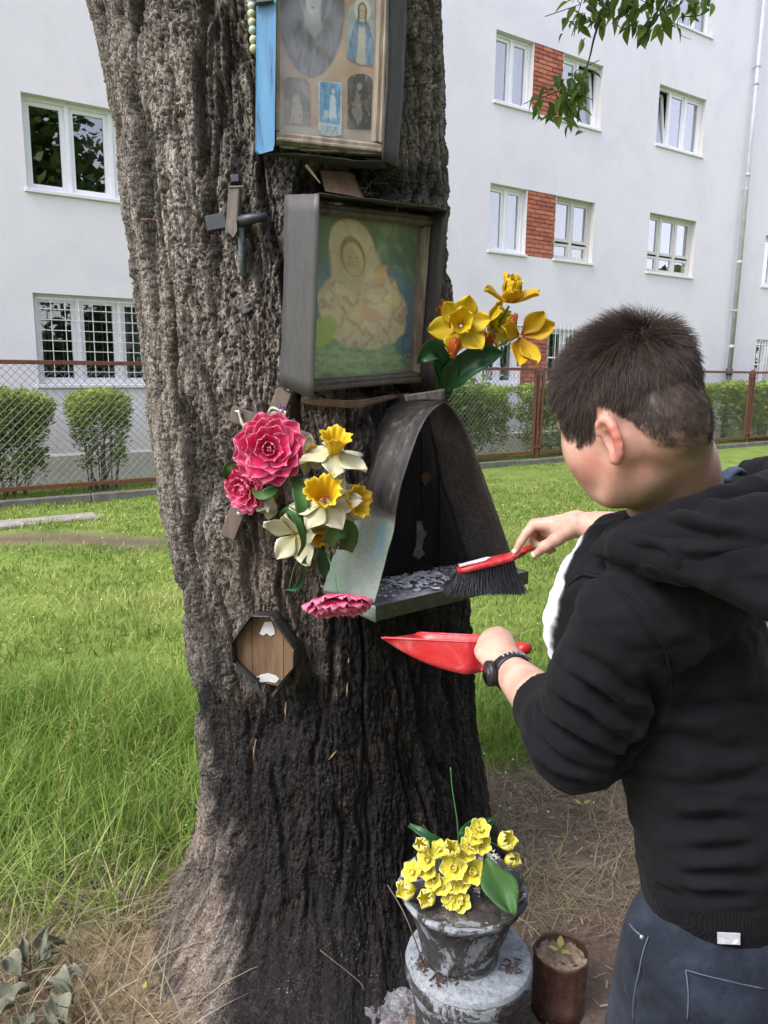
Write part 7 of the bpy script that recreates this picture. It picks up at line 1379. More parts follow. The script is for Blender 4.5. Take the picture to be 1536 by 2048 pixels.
# ================================================================== the young man
class Sdf:
    """blend of simple solids on a rectilinear grid, turned into one mesh by surface nets"""
    def __init__(s, xs, ys, zs): s.a = [np.asarray(q, np.float32) for q in (xs, ys, zs)]; s.D = np.full([len(q) for q in s.a], 0.2, np.float32)
    def _win(s, lo, hi, m):
        sl = []
        for q, l, h in zip(s.a, lo, hi):
            i = int(np.searchsorted(q, l - m)); j = int(np.searchsorted(q, h + m)); 
            if j <= i: return None
            sl.append(slice(i, j))
        return sl
    def _put(s, sl, d, k, op):
        D = s.D[tuple(sl)]
        if op == 'add':
            h = np.clip(0.5 + 0.5 * (D - d) / k, 0, 1); D[...] = D * (1 - h) + d * h - k * h * (1 - h)
        else:
            h = np.clip(0.5 - 0.5 * (D + d) / k, 0, 1); D[...] = D * (1 - h) - d * h + k * h * (1 - h)
    def cap(s, a, b, ra, rb, k=0.01, op='add', fr=None, sc=(1, 1, 1)):
        """tapered capsule; fr, sc flatten it along the axes of a frame"""
        a, b = np.asarray(a, np.float32), np.asarray(b, np.float32); m = max(ra, rb) * max(sc) + max(0.03, k * 2); sl = s._win(np.minimum(a, b), np.maximum(a, b), m)
        if sl is None: return s
        X, Y, Z = np.meshgrid(s.a[0][sl[0]], s.a[1][sl[1]], s.a[2][sl[2]], indexing='ij', sparse=True); P = [X - a[0], Y - a[1], Z - a[2]]; e = b - a
        if fr is not None:
            fr = np.asarray(fr, np.float32); P = [(P[0] * f_[0] + P[1] * f_[1] + P[2] * f_[2]) / c for f_, c in zip(fr, sc)]; e = np.array([(e @ f_) / c for f_, c in zip(fr, sc)], np.float32)
        L2 = float(e @ e) + 1e-12; h = np.clip((P[0] * e[0] + P[1] * e[1] + P[2] * e[2]) / L2, 0, 1)
        d = np.sqrt((P[0] - e[0] * h) ** 2 + (P[1] - e[1] * h) ** 2 + (P[2] - e[2] * h) ** 2) - (ra + (rb - ra) * h)
        if fr is not None: d = d * min(sc)
        s._put(sl, d.astype(np.float32), k, op); return s
    def ell(s, c, fr, r, k=0.01, op='add'):
        """ellipsoid with radii r along the axes fr"""
        c = np.asarray(c, np.float32); m = max(0.03, k * 2); sl = s._win(c - max(r), c + max(r), m)
        if sl is None: return s
        X, Y, Z = np.meshgrid(s.a[0][sl[0]], s.a[1][sl[1]], s.a[2][sl[2]], indexing='ij', sparse=True); P = [X - c[0], Y - c[1], Z - c[2]]; Q = [P[0] * f_[0] + P[1] * f_[1] + P[2] * f_[2] for f_ in fr]
        k0 = np.sqrt(sum((q / q_) ** 2 for q, q_ in zip(Q, r))); k1 = np.sqrt(sum((q / q_ ** 2) ** 2 for q, q_ in zip(Q, r))) + 1e-9
        s._put(sl, (k0 * (k0 - 1) / k1).astype(np.float32), k, op); return s
    def chain(s, pts, rad, k=0.01, **kw):
        for i in range(len(pts) - 1): s.cap(pts[i], pts[i + 1], rad[i], rad[i + 1], k, **kw)
        return s
    def cut(s, p, n):
        """remove everything on the side n points to"""
        X, Y, Z = np.meshgrid(*s.a, indexing='ij', sparse=True); np.maximum(s.D, ((X - p[0]) * n[0] + (Y - p[1]) * n[1] + (Z - p[2]) * n[2]).astype(np.float32), out=s.D); return s
    def mesh(s):
        D = s.D; I = D < 0; n = [q - 1 for q in D.shape]
        cnt = np.zeros(n, np.uint8)
        for a in (0, 1):
            for b in (0, 1):
                for c in (0, 1): cnt += I[a:a + n[0], b:b + n[1], c:c + n[2]]
        act = np.argwhere((cnt > 0) & (cnt < 8)); vid = -np.ones(n, np.int32); vid[tuple(act.T)] = np.arange(len(act)); acc = np.zeros((len(act), 3)); num = np.zeros(len(act)); cs = [(a, b, c) for a in (0, 1) for b in (0, 1) for c in (0, 1)]
        val = {c: D[act[:, 0] + c[0], act[:, 1] + c[1], act[:, 2] + c[2]].astype(float) for c in cs}; co = {c: np.stack([s.a[i][act[:, i] + c[i]] for i in range(3)], 1).astype(float) for c in cs}
        for c in cs:
            for ax in range(3):
                if c[ax]: continue
                e = list(c); e[ax] = 1; e = tuple(e); v0, v1 = val[c], val[e]; m_ = (v0 < 0) != (v1 < 0); t = np.where(m_, v0 / np.where(m_, v0 - v1, 1), 0); acc += np.where(m_[:, None], co[c] + (co[e] - co[c]) * t[:, None], 0); num += m_
        V = acc / num[:, None]; F = []
        for ax in range(3):
            o = [q for q in range(3) if q != ax]; sl0 = [slice(None)] * 3; sl1 = [slice(None)] * 3; sl0[ax] = slice(0, -1); sl1[ax] = slice(1, None); ch = I[tuple(sl0)] != I[tuple(sl1)]; E_ = np.argwhere(ch)
            ok = np.ones(len(E_), bool)
            for q in o: ok &= (E_[:, q] > 0) & (E_[:, q] < n[q])
            E_ = E_[ok]; 
            def vv(da, db): q = E_.copy(); q[:, o[0]] -= da; q[:, o[1]] -= db; return vid[q[:, 0], q[:, 1], q[:, 2]]
            Q = np.stack([vv(1, 1), vv(0, 1), vv(0, 0), vv(1, 0)], 1); ins = I[E_[:, 0], E_[:, 1], E_[:, 2]]; flip = ins if ax != 1 else ~ins; Q[~flip] = Q[~flip][:, ::-1]; F.append(Q)
        F = np.concatenate(F); F = F[(F >= 0).all(1)]; return V, F
def smooth_mesh(V, F, it=2, lam=0.5):
    E_ = np.concatenate([F[:, [0, 1]], F[:, [1, 2]], F[:, [2, 3]], F[:, [3, 0]]]); E_ = np.concatenate([E_, E_[:, ::-1]]); deg = np.bincount(E_[:, 0], minlength=len(V))[:, None]
    for _ in range(it):
        for l_ in (lam, -lam * 1.03):
            S = np.stack([np.bincount(E_[:, 0], weights=V[E_[:, 1], i], minlength=len(V)) for i in range(3)], 1); V = V + l_ * (S / np.maximum(deg, 1) - V)
    return V
def normals(V, F):
    N = np.cross(V[F[:, 2]] - V[F[:, 0]], V[F[:, 3]] - V[F[:, 1]]); out = np.zeros_like(V)
    for i in range(4):
        for j in range(3): out[:, j] += np.bincount(F[:, i], weights=N[:, j], minlength=len(V))
    return out / (np.linalg.norm(out, axis=1)[:, None] + 1e-12)
def grid(segs):
    """axis from (start, end, step) pieces"""
    return np.concatenate([np.arange(a, b - 1e-6, st) for a, b, st in segs] + [[segs[-1][1]]])

BF = unit([-0.611, 0.7915, 0]); BL_ = np.array([-BF[1], BF[0], 0.0]); BZ = np.array([0, 0, 1.0])      # his front, his left, up
FRB = (BF, BL_, BZ)
pt = math.radians(27); HF = BF * math.cos(pt) - BZ * math.sin(pt); HU = BZ * math.cos(pt) + BF * math.sin(pt); FRH = (HF, BL_, HU)
HC = at(1262, 806, 1.0)
def hp(f, l, u): return HC + HF * f + BL_ * l + HU * u
C7 = at(1415, 990, 1.06); SL = at(1248, 1248, 0.96); EL = at(1158, 1480, 1.02); WL = at(1021, 1342, 1.27)
SR = np.array([0.62, 1.25, 1.36]); ER = at(1400, 1085, 1.56); WR = at(1152, 1048, 1.68)
PEL = np.array([0.525, 1.02, 0.80]); CH = C7 + BF * 0.07 - BZ * 0.17
person = thing('person', 'young man with short dark hair in black hoodie and blue jeans sweeping the shelf', 'person', (0.52, 1.02, 0.0))

g = Sdf(grid([(0.02, 0.12, 0.004), (0.12, 0.46, 0.0026), (0.46, 0.86, 0.006)]), grid([(0.78, 1.14, 0.0032), (1.14, 1.24, 0.004), (1.24, 1.46, 0.0028), (1.46, 1.62, 0.004), (1.62, 1.86, 0.0028)]), grid([(0.0, 0.9, 0.012), (0.9, 1.04, 0.006), (1.04, 1.36, 0.0028), (1.36, 1.76, 0.0034)]))
# skull, face, jaw
g.ell(hp(-0.004, 0, 0.018), FRH, (0.089, 0.072, 0.080), 0.01); g.ell(hp(0.03, 0, -0.005), FRH, (0.068, 0.066, 0.085), 0.03); g.ell(hp(0.035, 0, -0.058), FRH, (0.056, 0.055, 0.058), 0.02)
g.ell(hp(0.062, 0, -0.072), FRH, (0.042, 0.047, 0.036), 0.015); g.ell(hp(0.060, 0, -0.098), FRH, (0.028, 0.030, 0.022), 0.02); g.cap(hp(0.002, 0.047, -0.066), hp(0.055, 0.026, -0.104), 0.013, 0.012, 0.016); g.cap(hp(0.002, -0.047, -0.066), hp(0.055, -0.026, -0.104), 0.013, 0.012, 0.016)
g.ell(hp(0.060, 0.040, -0.040), FRH, (0.030, 0.027, 0.036), 0.02); g.ell(hp(0.060, -0.040, -0.040), FRH, (0.030, 0.027, 0.036), 0.02)
g.cap(hp(0.083, 0.034, 0.008), hp(0.090, 0.008, 0.004), 0.008, 0.008, 0.012); g.cap(hp(0.083, -0.034, 0.008), hp(0.090, -0.008, 0.004), 0.008, 0.008, 0.012)
for s_ in (1, -1): g.ell(hp(0.097, 0.032 * s_, -0.013), FRH, (0.018, 0.016, 0.011), 0.008, 'sub'); g.ell(hp(0.078, 0.031 * s_, -0.014), FRH, (0.0125, 0.0125, 0.0125), 0.003)
g.cap(hp(0.094, 0, 0.0), hp(0.116, 0, -0.040), 0.006, 0.009, 0.012); g.ell(hp(0.106, 0.010, -0.043), FRH, (0.009, 0.008, 0.007), 0.008); g.ell(hp(0.106, -0.010, -0.043), FRH, (0.009, 0.008, 0.007), 0.008)
g.cap(hp(0.090, -0.018, -0.068), hp(0.090, 0.018, -0.068), 0.006, 0.006, 0.008); g.cap(hp(0.089, -0.015, -0.078), hp(0.089, 0.015, -0.078), 0.007, 0.007, 0.008); g.cap(hp(0.099, -0.022, -0.073), hp(0.099, 0.022, -0.073), 0.0016, 0.0016, 0.003, 'sub')
g.ell(hp(-0.045, 0, -0.040), FRH, (0.036, 0.048, 0.040), 0.02)
# ears: a shell with a rim, a bowl and a lobe
def ear(s_):
    q = lambda f, u, o=0.0: hp(-0.004 + f * 0.74, s_ * (0.0710 + o * 0.66), -0.049 + u * 0.72)
    rim = [q(0.012, 0.008, -0.004), q(0.014, 0.020, 0.004), q(0.008, 0.031, 0.010), q(-0.005, 0.034, 0.015), q(-0.017, 0.028, 0.020), q(-0.023, 0.014, 0.022), q(-0.022, -0.002, 0.019), q(-0.016, -0.016, 0.012), q(-0.008, -0.027, 0.005), q(0.003, -0.033, 0.001), q(0.007, -0.024, -0.002)]
    g.ell(q(-0.006, 0.002, 0.006), (unit(HF + s_ * BL_ * -0.45), np.cross(HU, unit(HF + s_ * BL_ * -0.45)), HU), (0.019, 0.0065, 0.030), 0.006)
    g.chain(rim, [0.0042, 0.0045, 0.0045, 0.0045, 0.0048, 0.0048, 0.0046, 0.0044, 0.0055, 0.0075, 0.0045], 0.004)
    g.ell(q(0.000, -0.004, 0.010), FRH, (0.010, 0.006, 0.013), 0.004, 'sub')
ear(1); ear(-1)
# neck and torso, hidden by the clothes below the collar
nb = C7 + BF * 0.035 - BZ * 0.03
g.chain([hp(-0.034, 0, -0.045), at(1345, 935, 1.045), nb], [0.052, 0.055, 0.066], 0.02); g.cap(hp(0.02, 0, -0.085), nb + BF * 0.035, 0.034, 0.045, 0.02)
g.cap(hp(-0.008, 0.046, -0.05), nb + BF * 0.05 + BL_ * 0.02, 0.012, 0.013, 0.012)
g.cap(nb, SL + np.array([0.03, 0.01, -0.01]), 0.040, 0.034, 0.02); g.cap(nb, SR, 0.04, 0.04, 0.02)
g.cap(CH + BZ * 0.0, PEL + BZ * 0.1, 0.082, 0.080, 0.02, fr=FRB, sc=(1.0, 1.35, 1.0)); g.cap(PEL + BZ * 0.1, PEL, 0.080, 0.088, 0.02, fr=FRB, sc=(1.0, 1.3, 1.0))
for s_, fx in ((1, 0.02), (-1, -0.03)):
    hip = PEL + BL_ * 0.09 * s_; kn = hip + BF * (0.05 + fx) - BZ * 0.36; an = np.array([kn[0], kn[1], 0.10]) - BF * 0.03; g.chain([hip, kn, an], [0.085, 0.055, 0.038], 0.03); g.cap(an - BZ * 0.05, an + BF * 0.15 - BZ * 0.06, 0.035, 0.028, 0.02)
# arms
g.chain([SL, EL + BZ * 0.02, EL * 0.55 + WL * 0.45, WL], [0.040, 0.038, 0.040, 0.026], 0.02); g.cap(EL * 0.55 + WL * 0.45, EL * 0.15 + WL * 0.85, 0.039, 0.029, 0.02)
g.chain([SR, ER, ER * 0.6 + WR * 0.4, WR], [0.048, 0.040, 0.040, 0.027], 0.02); g.cap(ER * 0.6 + WR * 0.4, ER * 0.2 + WR * 0.8, 0.040, 0.031, 0.02)
# right hand: palm, index along the brush, thumb under, others curled round the handle
def A(*q): return [at(*p) for p in q]
kn = A((1068, 1049, 1.715), (1073, 1049, 1.742), (1082, 1055, 1.765), (1094, 1064, 1.780))
for q, r in zip(kn, (0.0135, 0.0140, 0.0130, 0.0120)): g.cap(WR, q, 0.022, r, 0.014)
g.cap(A((1128, 1062, 1.675))[0], A((1092, 1066, 1.74))[0], 0.022, 0.015, 0.014)
g.chain([kn[0]] + A((1052, 1067, 1.705), (1040, 1086, 1.70), (1031, 1103, 1.698)), [0.0125, 0.0105, 0.0092, 0.0075], 0.003)
g.chain([kn[1]] + A((1062, 1072, 1.735), (1070, 1088, 1.725), (1084, 1092, 1.712)), [0.0128, 0.0108, 0.0095, 0.008], 0.003)
g.chain([kn[2]] + A((1074, 1080, 1.762), (1084, 1096, 1.750), (1097, 1097, 1.735)), [0.0120, 0.0102, 0.009, 0.0078], 0.003)
g.chain([kn[3]] + A((1092, 1088, 1.782), (1099, 1101, 1.768), (1107, 1099, 1.752)), [0.0108, 0.0092, 0.0082, 0.007], 0.003)
g.chain(A((1135, 1062, 1.665), (1113, 1078, 1.648), (1090, 1093, 1.655), (1071, 1109, 1.672)), [0.0185, 0.0145, 0.0115, 0.0085], 0.008)
# left hand: a fist closed over the dustpan handle
kl = A((970, 1290, 1.335), (979, 1275, 1.352), (996, 1268, 1.362), (1013, 1276, 1.366))
for q, r in zip(kl, (0.0150, 0.0150, 0.0140, 0.0130)): g.cap(WL, q, 0.023, r, 0.016)
g.cap(A((1008, 1315, 1.29))[0], A((990, 1290, 1.335))[0], 0.024, 0.020, 0.016)
for q, pts, r in ((kl[0], ((966, 1292, 1.362), (968, 1308, 1.378), (980, 1318, 1.366)), 0.0110), (kl[1], ((975, 1278, 1.380), (978, 1296, 1.396), (990, 1306, 1.384)), 0.0112), (kl[2], ((993, 1272, 1.388), (996, 1290, 1.402), (1006, 1300, 1.390)), 0.0106), (kl[3], ((1011, 1281, 1.388), (1014, 1296, 1.400), (1020, 1304, 1.388)), 0.0095)): g.chain([q] + A(*pts), [r * 1.15, r, r * 0.92, r * 0.78], 0.003)
g.chain(A((1000, 1322, 1.282), (980, 1320, 1.296), (966, 1309, 1.312), (958, 1302, 1.326)), [0.0170, 0.0140, 0.0115, 0.009], 0.010)
V, F = g.mesh(); del g; V = smooth_mesh(V, F, 2); N = normals(V, F)
# skin colour variation: redder ears, cheeks and knuckles
lc = V - HC; hf, hl, hu = lc @ HF, lc @ BL_, lc @ HU
earm = np.exp(-(np.hypot(np.hypot(hf + 0.010, hu + 0.048) / 0.026, (np.abs(hl) - 0.088) / 0.014)) ** 2); cheek = np.exp(-((hf - 0.05) / 0.03) ** 2 - ((hu + 0.065) / 0.03) ** 2) * (np.hypot(hl, hf) < 0.15) + 0.8 * np.exp(-((hf + 0.0) / 0.04) ** 2 - ((hu + 0.085) / 0.025) ** 2) * (np.hypot(hl, hf) < 0.12)
knk = sum(np.exp(-(np.linalg.norm(V - q, axis=1) / 0.013) ** 2) for q in kn + kl) + sum(np.exp(-(np.linalg.norm(V - q, axis=1) / 0.009) ** 2) for q in A((1031, 1103, 1.698), (1071, 1109, 1.672)))
red = np.clip(earm * 0.95 + cheek * 0.35 + knk * 0.5, 0, 1)
# hairline on the scalp: front edge, round the ear, down to the nape
side = sstep(0.0, 0.05, np.abs(hl))
low = np.where(hf > 0.0, 0.045 * sstep(0.045, 0.09, hf) - 0.035 * (1 - sstep(0.045, 0.075, hf)), -0.035)      # height of the hair's lower edge
low = np.where(hf < -0.01, -0.040 - 0.080 * sstep(-0.015, -0.06, hf), low); low = low + 0.036 * np.exp(-((hf + 0.008) / 0.020) ** 2) * (np.abs(hl) > 0.05)
front_ok = hf < 0.088 - 0.25 * np.maximum(0.045 - hu, 0) * 0 
inhead = (np.abs(hl) < 0.1) & (np.abs(hf) < 0.13) & (hu > -0.13) & (hu < 0.14)
hm = np.where(inhead & front_ok, sstep(-0.010, 0.014 + 0.055 * sstep(0.0, -0.05, hf), hu - low + 0.008 * fbm(V[:, 0] * 60, V[:, 1] * 60, V[:, 2] * 60, 3)), 0); hm = hm * (1 - np.clip(earm * 2.2, 0, 1))
m = Mat('skin'); v = m.co(); n = m.noise(26, 5, 0.6, v); n2 = m.noise(240, 3, 0.6, v)
c = m.ramp(n, [(0.32, (0.43, 0.235, 0.17)), (0.5, (0.52, 0.315, 0.235)), (0.68, (0.58, 0.375, 0.29))]); c = m.mix(m.attr('red'), c, (0.52, 0.13, 0.10)); c = m.mix(m.math('MULTIPLY', m.attr('scalp'), 0.93), c, (0.020, 0.014, 0.011))
mo = m.node('ShaderNodeTexVoronoi'); mo.inputs['Scale'].default_value = 26; m.l(v, mo.inputs[0]); c = m.mix(m.ramp(mo.outputs['Distance'], [(0.0, (0.6, 0.6, 0.6)), (0.035, (0, 0, 0))]), c, (0.16, 0.07, 0.045))
m.set(color=c, rough=0.5, spec=0.4, sss=0.12); m.b.inputs['Subsurface Radius'].default_value = (0.012, 0.005, 0.003); m.bump(n2, 0.35, 0.001); M_skin = m.m
mk('body', V, F, M_skin, person, attrs={'red': red, 'scalp': hm})
M_nail = simple('finger_nail', (0.66, 0.42, 0.36), 0.3, 0.08, 60)
for (a_, b_, up_, w_) in ((A((1040, 1086, 1.70))[0], A((1031, 1103, 1.698))[0], unit([-0.5, -0.7, 0.5]), 0.0062), (A((1090, 1093, 1.655))[0], A((1071, 1109, 1.672))[0], unit([-0.1, -0.8, 0.6]), 0.0075)):
    d_ = unit(b_ - a_); up_ = unit(up_ - d_ * (up_ @ d_)); nm = ball('nail', 1.0, M_nail, 0.0068, w_, 0.0022, 14, 8); o = bpy.data.objects.new('nail', nm); y_ = np.cross(up_, d_); M_ = Matrix(((d_[0], y_[0], up_[0], 0), (d_[1], y_[1], up_[1], 0), (d_[2], y_[2], up_[2], 0), (0, 0, 0, 1))); M_.translation = Vector((b_ + d_ * 0.0005 + up_ * (0.0064 if w_ < .007 else 0.0074) - origin_of(person)).tolist()); o.matrix_local = M_; link(o, person)
# eyes, lids line and brow
M_eye = simple('eye_white', (0.65, 0.62, 0.60), 0.2, 0.03, 20); em = ball('eye', 0.0118, M_eye)
for s_ in (1, -1): put(em, hp(0.0795, 0.031 * s_, -0.014), HF, person, name='eye')

# ---- hair: thousands of separate strands
M_hair = Mat('dark_brown_hair'); hi = M_hair.node('ShaderNodeHairInfo'); M_hair.set(color=M_hair.ramp(hi.outputs['Random'], [(0.0, (0.014, 0.0095, 0.007)), (0.5, (0.034, 0.023, 0.017)), (1.0, (0.085, 0.060, 0.045))]), rough=0.5, spec=0.35)
tri = np.concatenate([F[:, [0, 1, 2]], F[:, [0, 2, 3]]]); w = hm[tri].mean(1) ** 0.6 * (1 + 1.6 * (((V[tri[:, 0]] - HC) @ HU) < 0.01)); ar = np.linalg.norm(np.cross(V[tri[:, 1]] - V[tri[:, 0]], V[tri[:, 2]] - V[tri[:, 0]]), axis=1) * w; sel = np.where(ar > 0)[0]; pr = ar[sel] / ar[sel].sum()
NH = 52000; R_ = np.random.default_rng(21); ti = tri[R_.choice(sel, NH, p=pr)]; b0 = R_.random((NH, 2)); fl = b0.sum(1) > 1; b0[fl] = 1 - b0[fl]; bw = np.stack([1 - b0.sum(1), b0[:, 0], b0[:, 1]], 1)
root = (V[ti] * bw[..., None]).sum(1); nr = (N[ti] * bw[..., None]).sum(1); nr /= np.linalg.norm(nr, axis=1)[:, None]; msk = (hm[ti] * bw).sum(1); rl = root - HC; rf, rlf, ru = rl @ HF, rl @ BL_, rl @ HU
wh = hp(-0.070, 0.010, 0.085)                                         # the whorl at the crown
away = root - wh; away -= nr * (away * nr).sum(1)[:, None]; aw = np.linalg.norm(away, axis=1)[:, None]; away = away / (aw + 1e-6); swirl = np.cross(nr, away)
topness = sstep(-0.01, 0.07, ru); lenh = 0.0038 + 0.0050 * sstep(-0.10, -0.04, ru) + 0.010 * sstep(-0.055, 0.01, ru) + 0.013 * sstep(0.02, 0.085, ru); lenh *= R_.uniform(0.7, 1.15, NH) * np.clip(msk + 0.15, 0.3, 1)
up_amt = 0.30 + 0.75 * sstep(0.03, 0.10, ru) * np.exp(-(aw[:, 0] / 0.075) ** 2) + 0.25 * topness
lowd = np.outer(np.ones(NH), -BZ * 0.35) * (1 - topness[:, None]); clump = np.stack([fbm(root[:, 0] * 90 + 9 * i, root[:, 1] * 90, root[:, 2] * 90, 2) for i in range(3)], 1)
d0 = nr * up_amt[:, None] * 1.1 + away * 0.75 + swirl * 0.25 + lowd + clump * 0.38 + R_.normal(size=(NH, 3)) * 0.16; d0 /= np.linalg.norm(d0, axis=1)[:, None]
d1 = d0 + away * 0.28 - nr * 0.22 + R_.normal(size=(NH, 3)) * 0.08 - BZ * 0.08; d1 /= np.linalg.norm(d1, axis=1)[:, None]; KP = 5; P = np.zeros((NH, KP, 3)); P[:, 0] = root - nr * 0.001
for i in range(1, KP): t = i / (KP - 1); dd = d0 * (1 - t) + d1 * t; dd /= np.linalg.norm(dd, axis=1)[:, None]; P[:, i] = P[:, i - 1] + dd * (lenh / (KP - 1))[:, None]
def curves_obj(name, P, rad, mat, parent, kind=None):
    n_, k_ = P.shape[:2]; cu = bpy.data.hair_curves.new(name); cu.add_curves([k_] * n_); off = origin_of(parent) if parent is not None else np.zeros(3)
    cu.position_data.foreach_set('vector', (P - off).astype(np.float32).ravel()); a = cu.attributes.get('radius') or cu.attributes.new('radius', 'FLOAT', 'POINT'); a.data.foreach_set('value', np.broadcast_to(rad, (n_, k_)).astype(np.float32).ravel())
    cu.materials.append(mat); return link(bpy.data.objects.new(name, cu), parent, kind)
curves_obj('hair', P, np.array([0.00017, 0.00016, 0.00014, 0.0001, 0.00004]) * 1.15, M_hair.m, person)
# eyebrow of the visible side
nb_ = 260; tb = R_.random(nb_); Pb = np.array([hp(0.094 - 0.022 * t * t, 0.014 + 0.036 * t, 0.012 + 0.004 * math.sin(t * 3) + R_.normal(0, 0.0016)) for t in tb]); db = -HF * 0.3 + BL_ * 0.8 - HU * 0.1 + R_.normal(size=(nb_, 3)) * 0.15
curves_obj('eyebrow', np.stack([Pb, Pb + db * 0.004, Pb + db * 0.008], 1), np.array([0.00018, 0.00015, 0.00005]), M_hair.m, person)

# ---- hoodie
CUFL = EL * 0.52 + WL * 0.48; g = Sdf(grid([(0.06, 0.9, 0.0052)]), grid([(0.72, 1.62, 0.0056)]), grid([(0.80, 1.54, 0.0050)]))
hem_c = at(1400, 1862, 0.93)
g.cap(CH + BZ * 0.03, PEL + BZ * 0.13 + BF * 0.01, 0.116, 0.110, 0.03, fr=FRB, sc=(1.0, 1.34, 1.0)); g.cap(PEL + BZ * 0.17 + BF * 0.01, PEL - BZ * 0.02, 0.112, 0.118, 0.03, fr=FRB, sc=(1.0, 1.32, 1.0))
g.cap(C7 + BF * 0.02 - BZ * 0.05, SL + np.array([0.025, 0.01, -0.005]), 0.054, 0.058, 0.03); g.cap(C7 + BF * 0.02 - BZ * 0.05, SR, 0.07, 0.07, 0.04); g.cap(SL + np.array([0.04, 0.03, -0.03]), SR, 0.070, 0.08, 0.03)
g.ell(CH + BF * 0.045 - BZ * 0.05 + BL_ * 0.02, FRB, (0.098, 0.125, 0.14), 0.03)
up = EL * 0.55 + SL * 0.45
g.chain([SL, up, EL], [0.066, 0.067, 0.067], 0.02); g.chain([EL, EL * 0.78 + CUFL * 0.22, CUFL], [0.068, 0.062, 0.053], 0.02)
g.chain([SR, ER], [0.078, 0.062], 0.03); g.chain([ER, ER * 0.62 + WR * 0.38], [0.062, 0.048], 0.02)
# hood lying on shoulders and back
H_ = [at(x, y, Y) for x, y, Y in ((1275, 1082, 1.06), (1268, 1108, 0.985), (1335, 1098, 0.93), (1425, 1080, 0.89), (1520, 1068, 0.88), (1620, 1040, 0.94), (1610, 1000, 1.08), (1540, 965, 1.2), (1470, 975, 1.24))]
g.chain(H_, [0.024, 0.028, 0.034, 0.040, 0.042, 0.040, 0.036, 0.032, 0.028], 0.02)
# openings
nbk = at(1345, 935, 1.045); g.chain([hp(-0.02, 0, -0.06), nbk, nb + BF * 0.0 + BZ * 0.01], [0.062, 0.060, 0.062], 0.012, op='sub'); g.cap(hp(0.02, 0, -0.09), nb + BF * 0.035 + BZ * 0.015, 0.056, 0.052, 0.012, op='sub')
g.cap(WL, EL * 0.6 + WL * 0.4, 0.042, 0.0425, 0.004, op='sub'); g.cap(WR, ER * 0.6 + WR * 0.4, 0.042, 0.042, 0.004, op='sub')
axl = unit(WL - EL); axr = unit(WR - ER)
def cutlocal(p, n, R):
    X, Y, Z = np.meshgrid(*g.a, indexing='ij', sparse=True); d = (X - p[0]) * n[0] + (Y - p[1]) * n[1] + (Z - p[2]) * n[2]; near_ = ((X - p[0]) ** 2 + (Y - p[1]) ** 2 + (Z - p[2]) ** 2) < R * R; np.copyto(g.D, np.maximum(g.D, d.astype(np.float32)), where=near_ & (d > -0.02))
cutlocal(CUFL, axl, 0.085); cutlocal(ER * 0.62 + WR * 0.38, axr, 0.085); g.cut(hem_c, -unit(BZ + 0.10 * BL_))
V, F = g.mesh(); del g; V = smooth_mesh(V, F, 3); N = normals(V, F)
# folds: grooves along polylines lying on the cloth
def surf(x, y):
    """cloth vertex seen at a pixel"""
    k = np.where((np.hypot(PXh - x, PYh - y) < 9) & facing)[0]; return V[k[np.argmin(Dh[k])]] if len(k) else None
PXh, PYh = project(V); toc = np.array([0, 0, CAM_Z]) - V; Dh = np.linalg.norm(toc, axis=1); facing = (N * toc).sum(1) > 0
def fold(V, N, pix, w, amp, jit=0.0):
    pts = [surf(x, y) for x, y in pix]; pts = [p for p in pts if p is not None]
    if len(pts) < 2: return V
    P = smoothcurve(np.array(pts), 5); lo, hi = P.min(0) - 3.2 * w, P.max(0) + 3.2 * w; k = np.where(((V > lo) & (V < hi)).all(1))[0]
    if not len(k): return V
    d = np.full(len(k), 9.0); tt = np.zeros(len(k)); 
    for i in range(len(P) - 1):
        e = P[i + 1] - P[i]; h = np.clip(((V[k] - P[i]) @ e) / (e @ e + 1e-12), 0, 1); dd = np.linalg.norm(V[k] - P[i] - h[:, None] * e, axis=1); m_ = dd < d; tt = np.where(m_, (i + h) / (len(P) - 1), tt); d = np.minimum(d, dd)
    fade = np.clip(np.sin(np.pi * np.clip(tt, 0.02, 0.98)), 0, 1) ** 0.6; prof = -np.exp(-(d / w) ** 2) + 0.55 * np.exp(-((d - 1.7 * w) / w) ** 2)
    V = V.copy(); V[k] += N[k] * (amp * prof * fade)[:, None]; return V
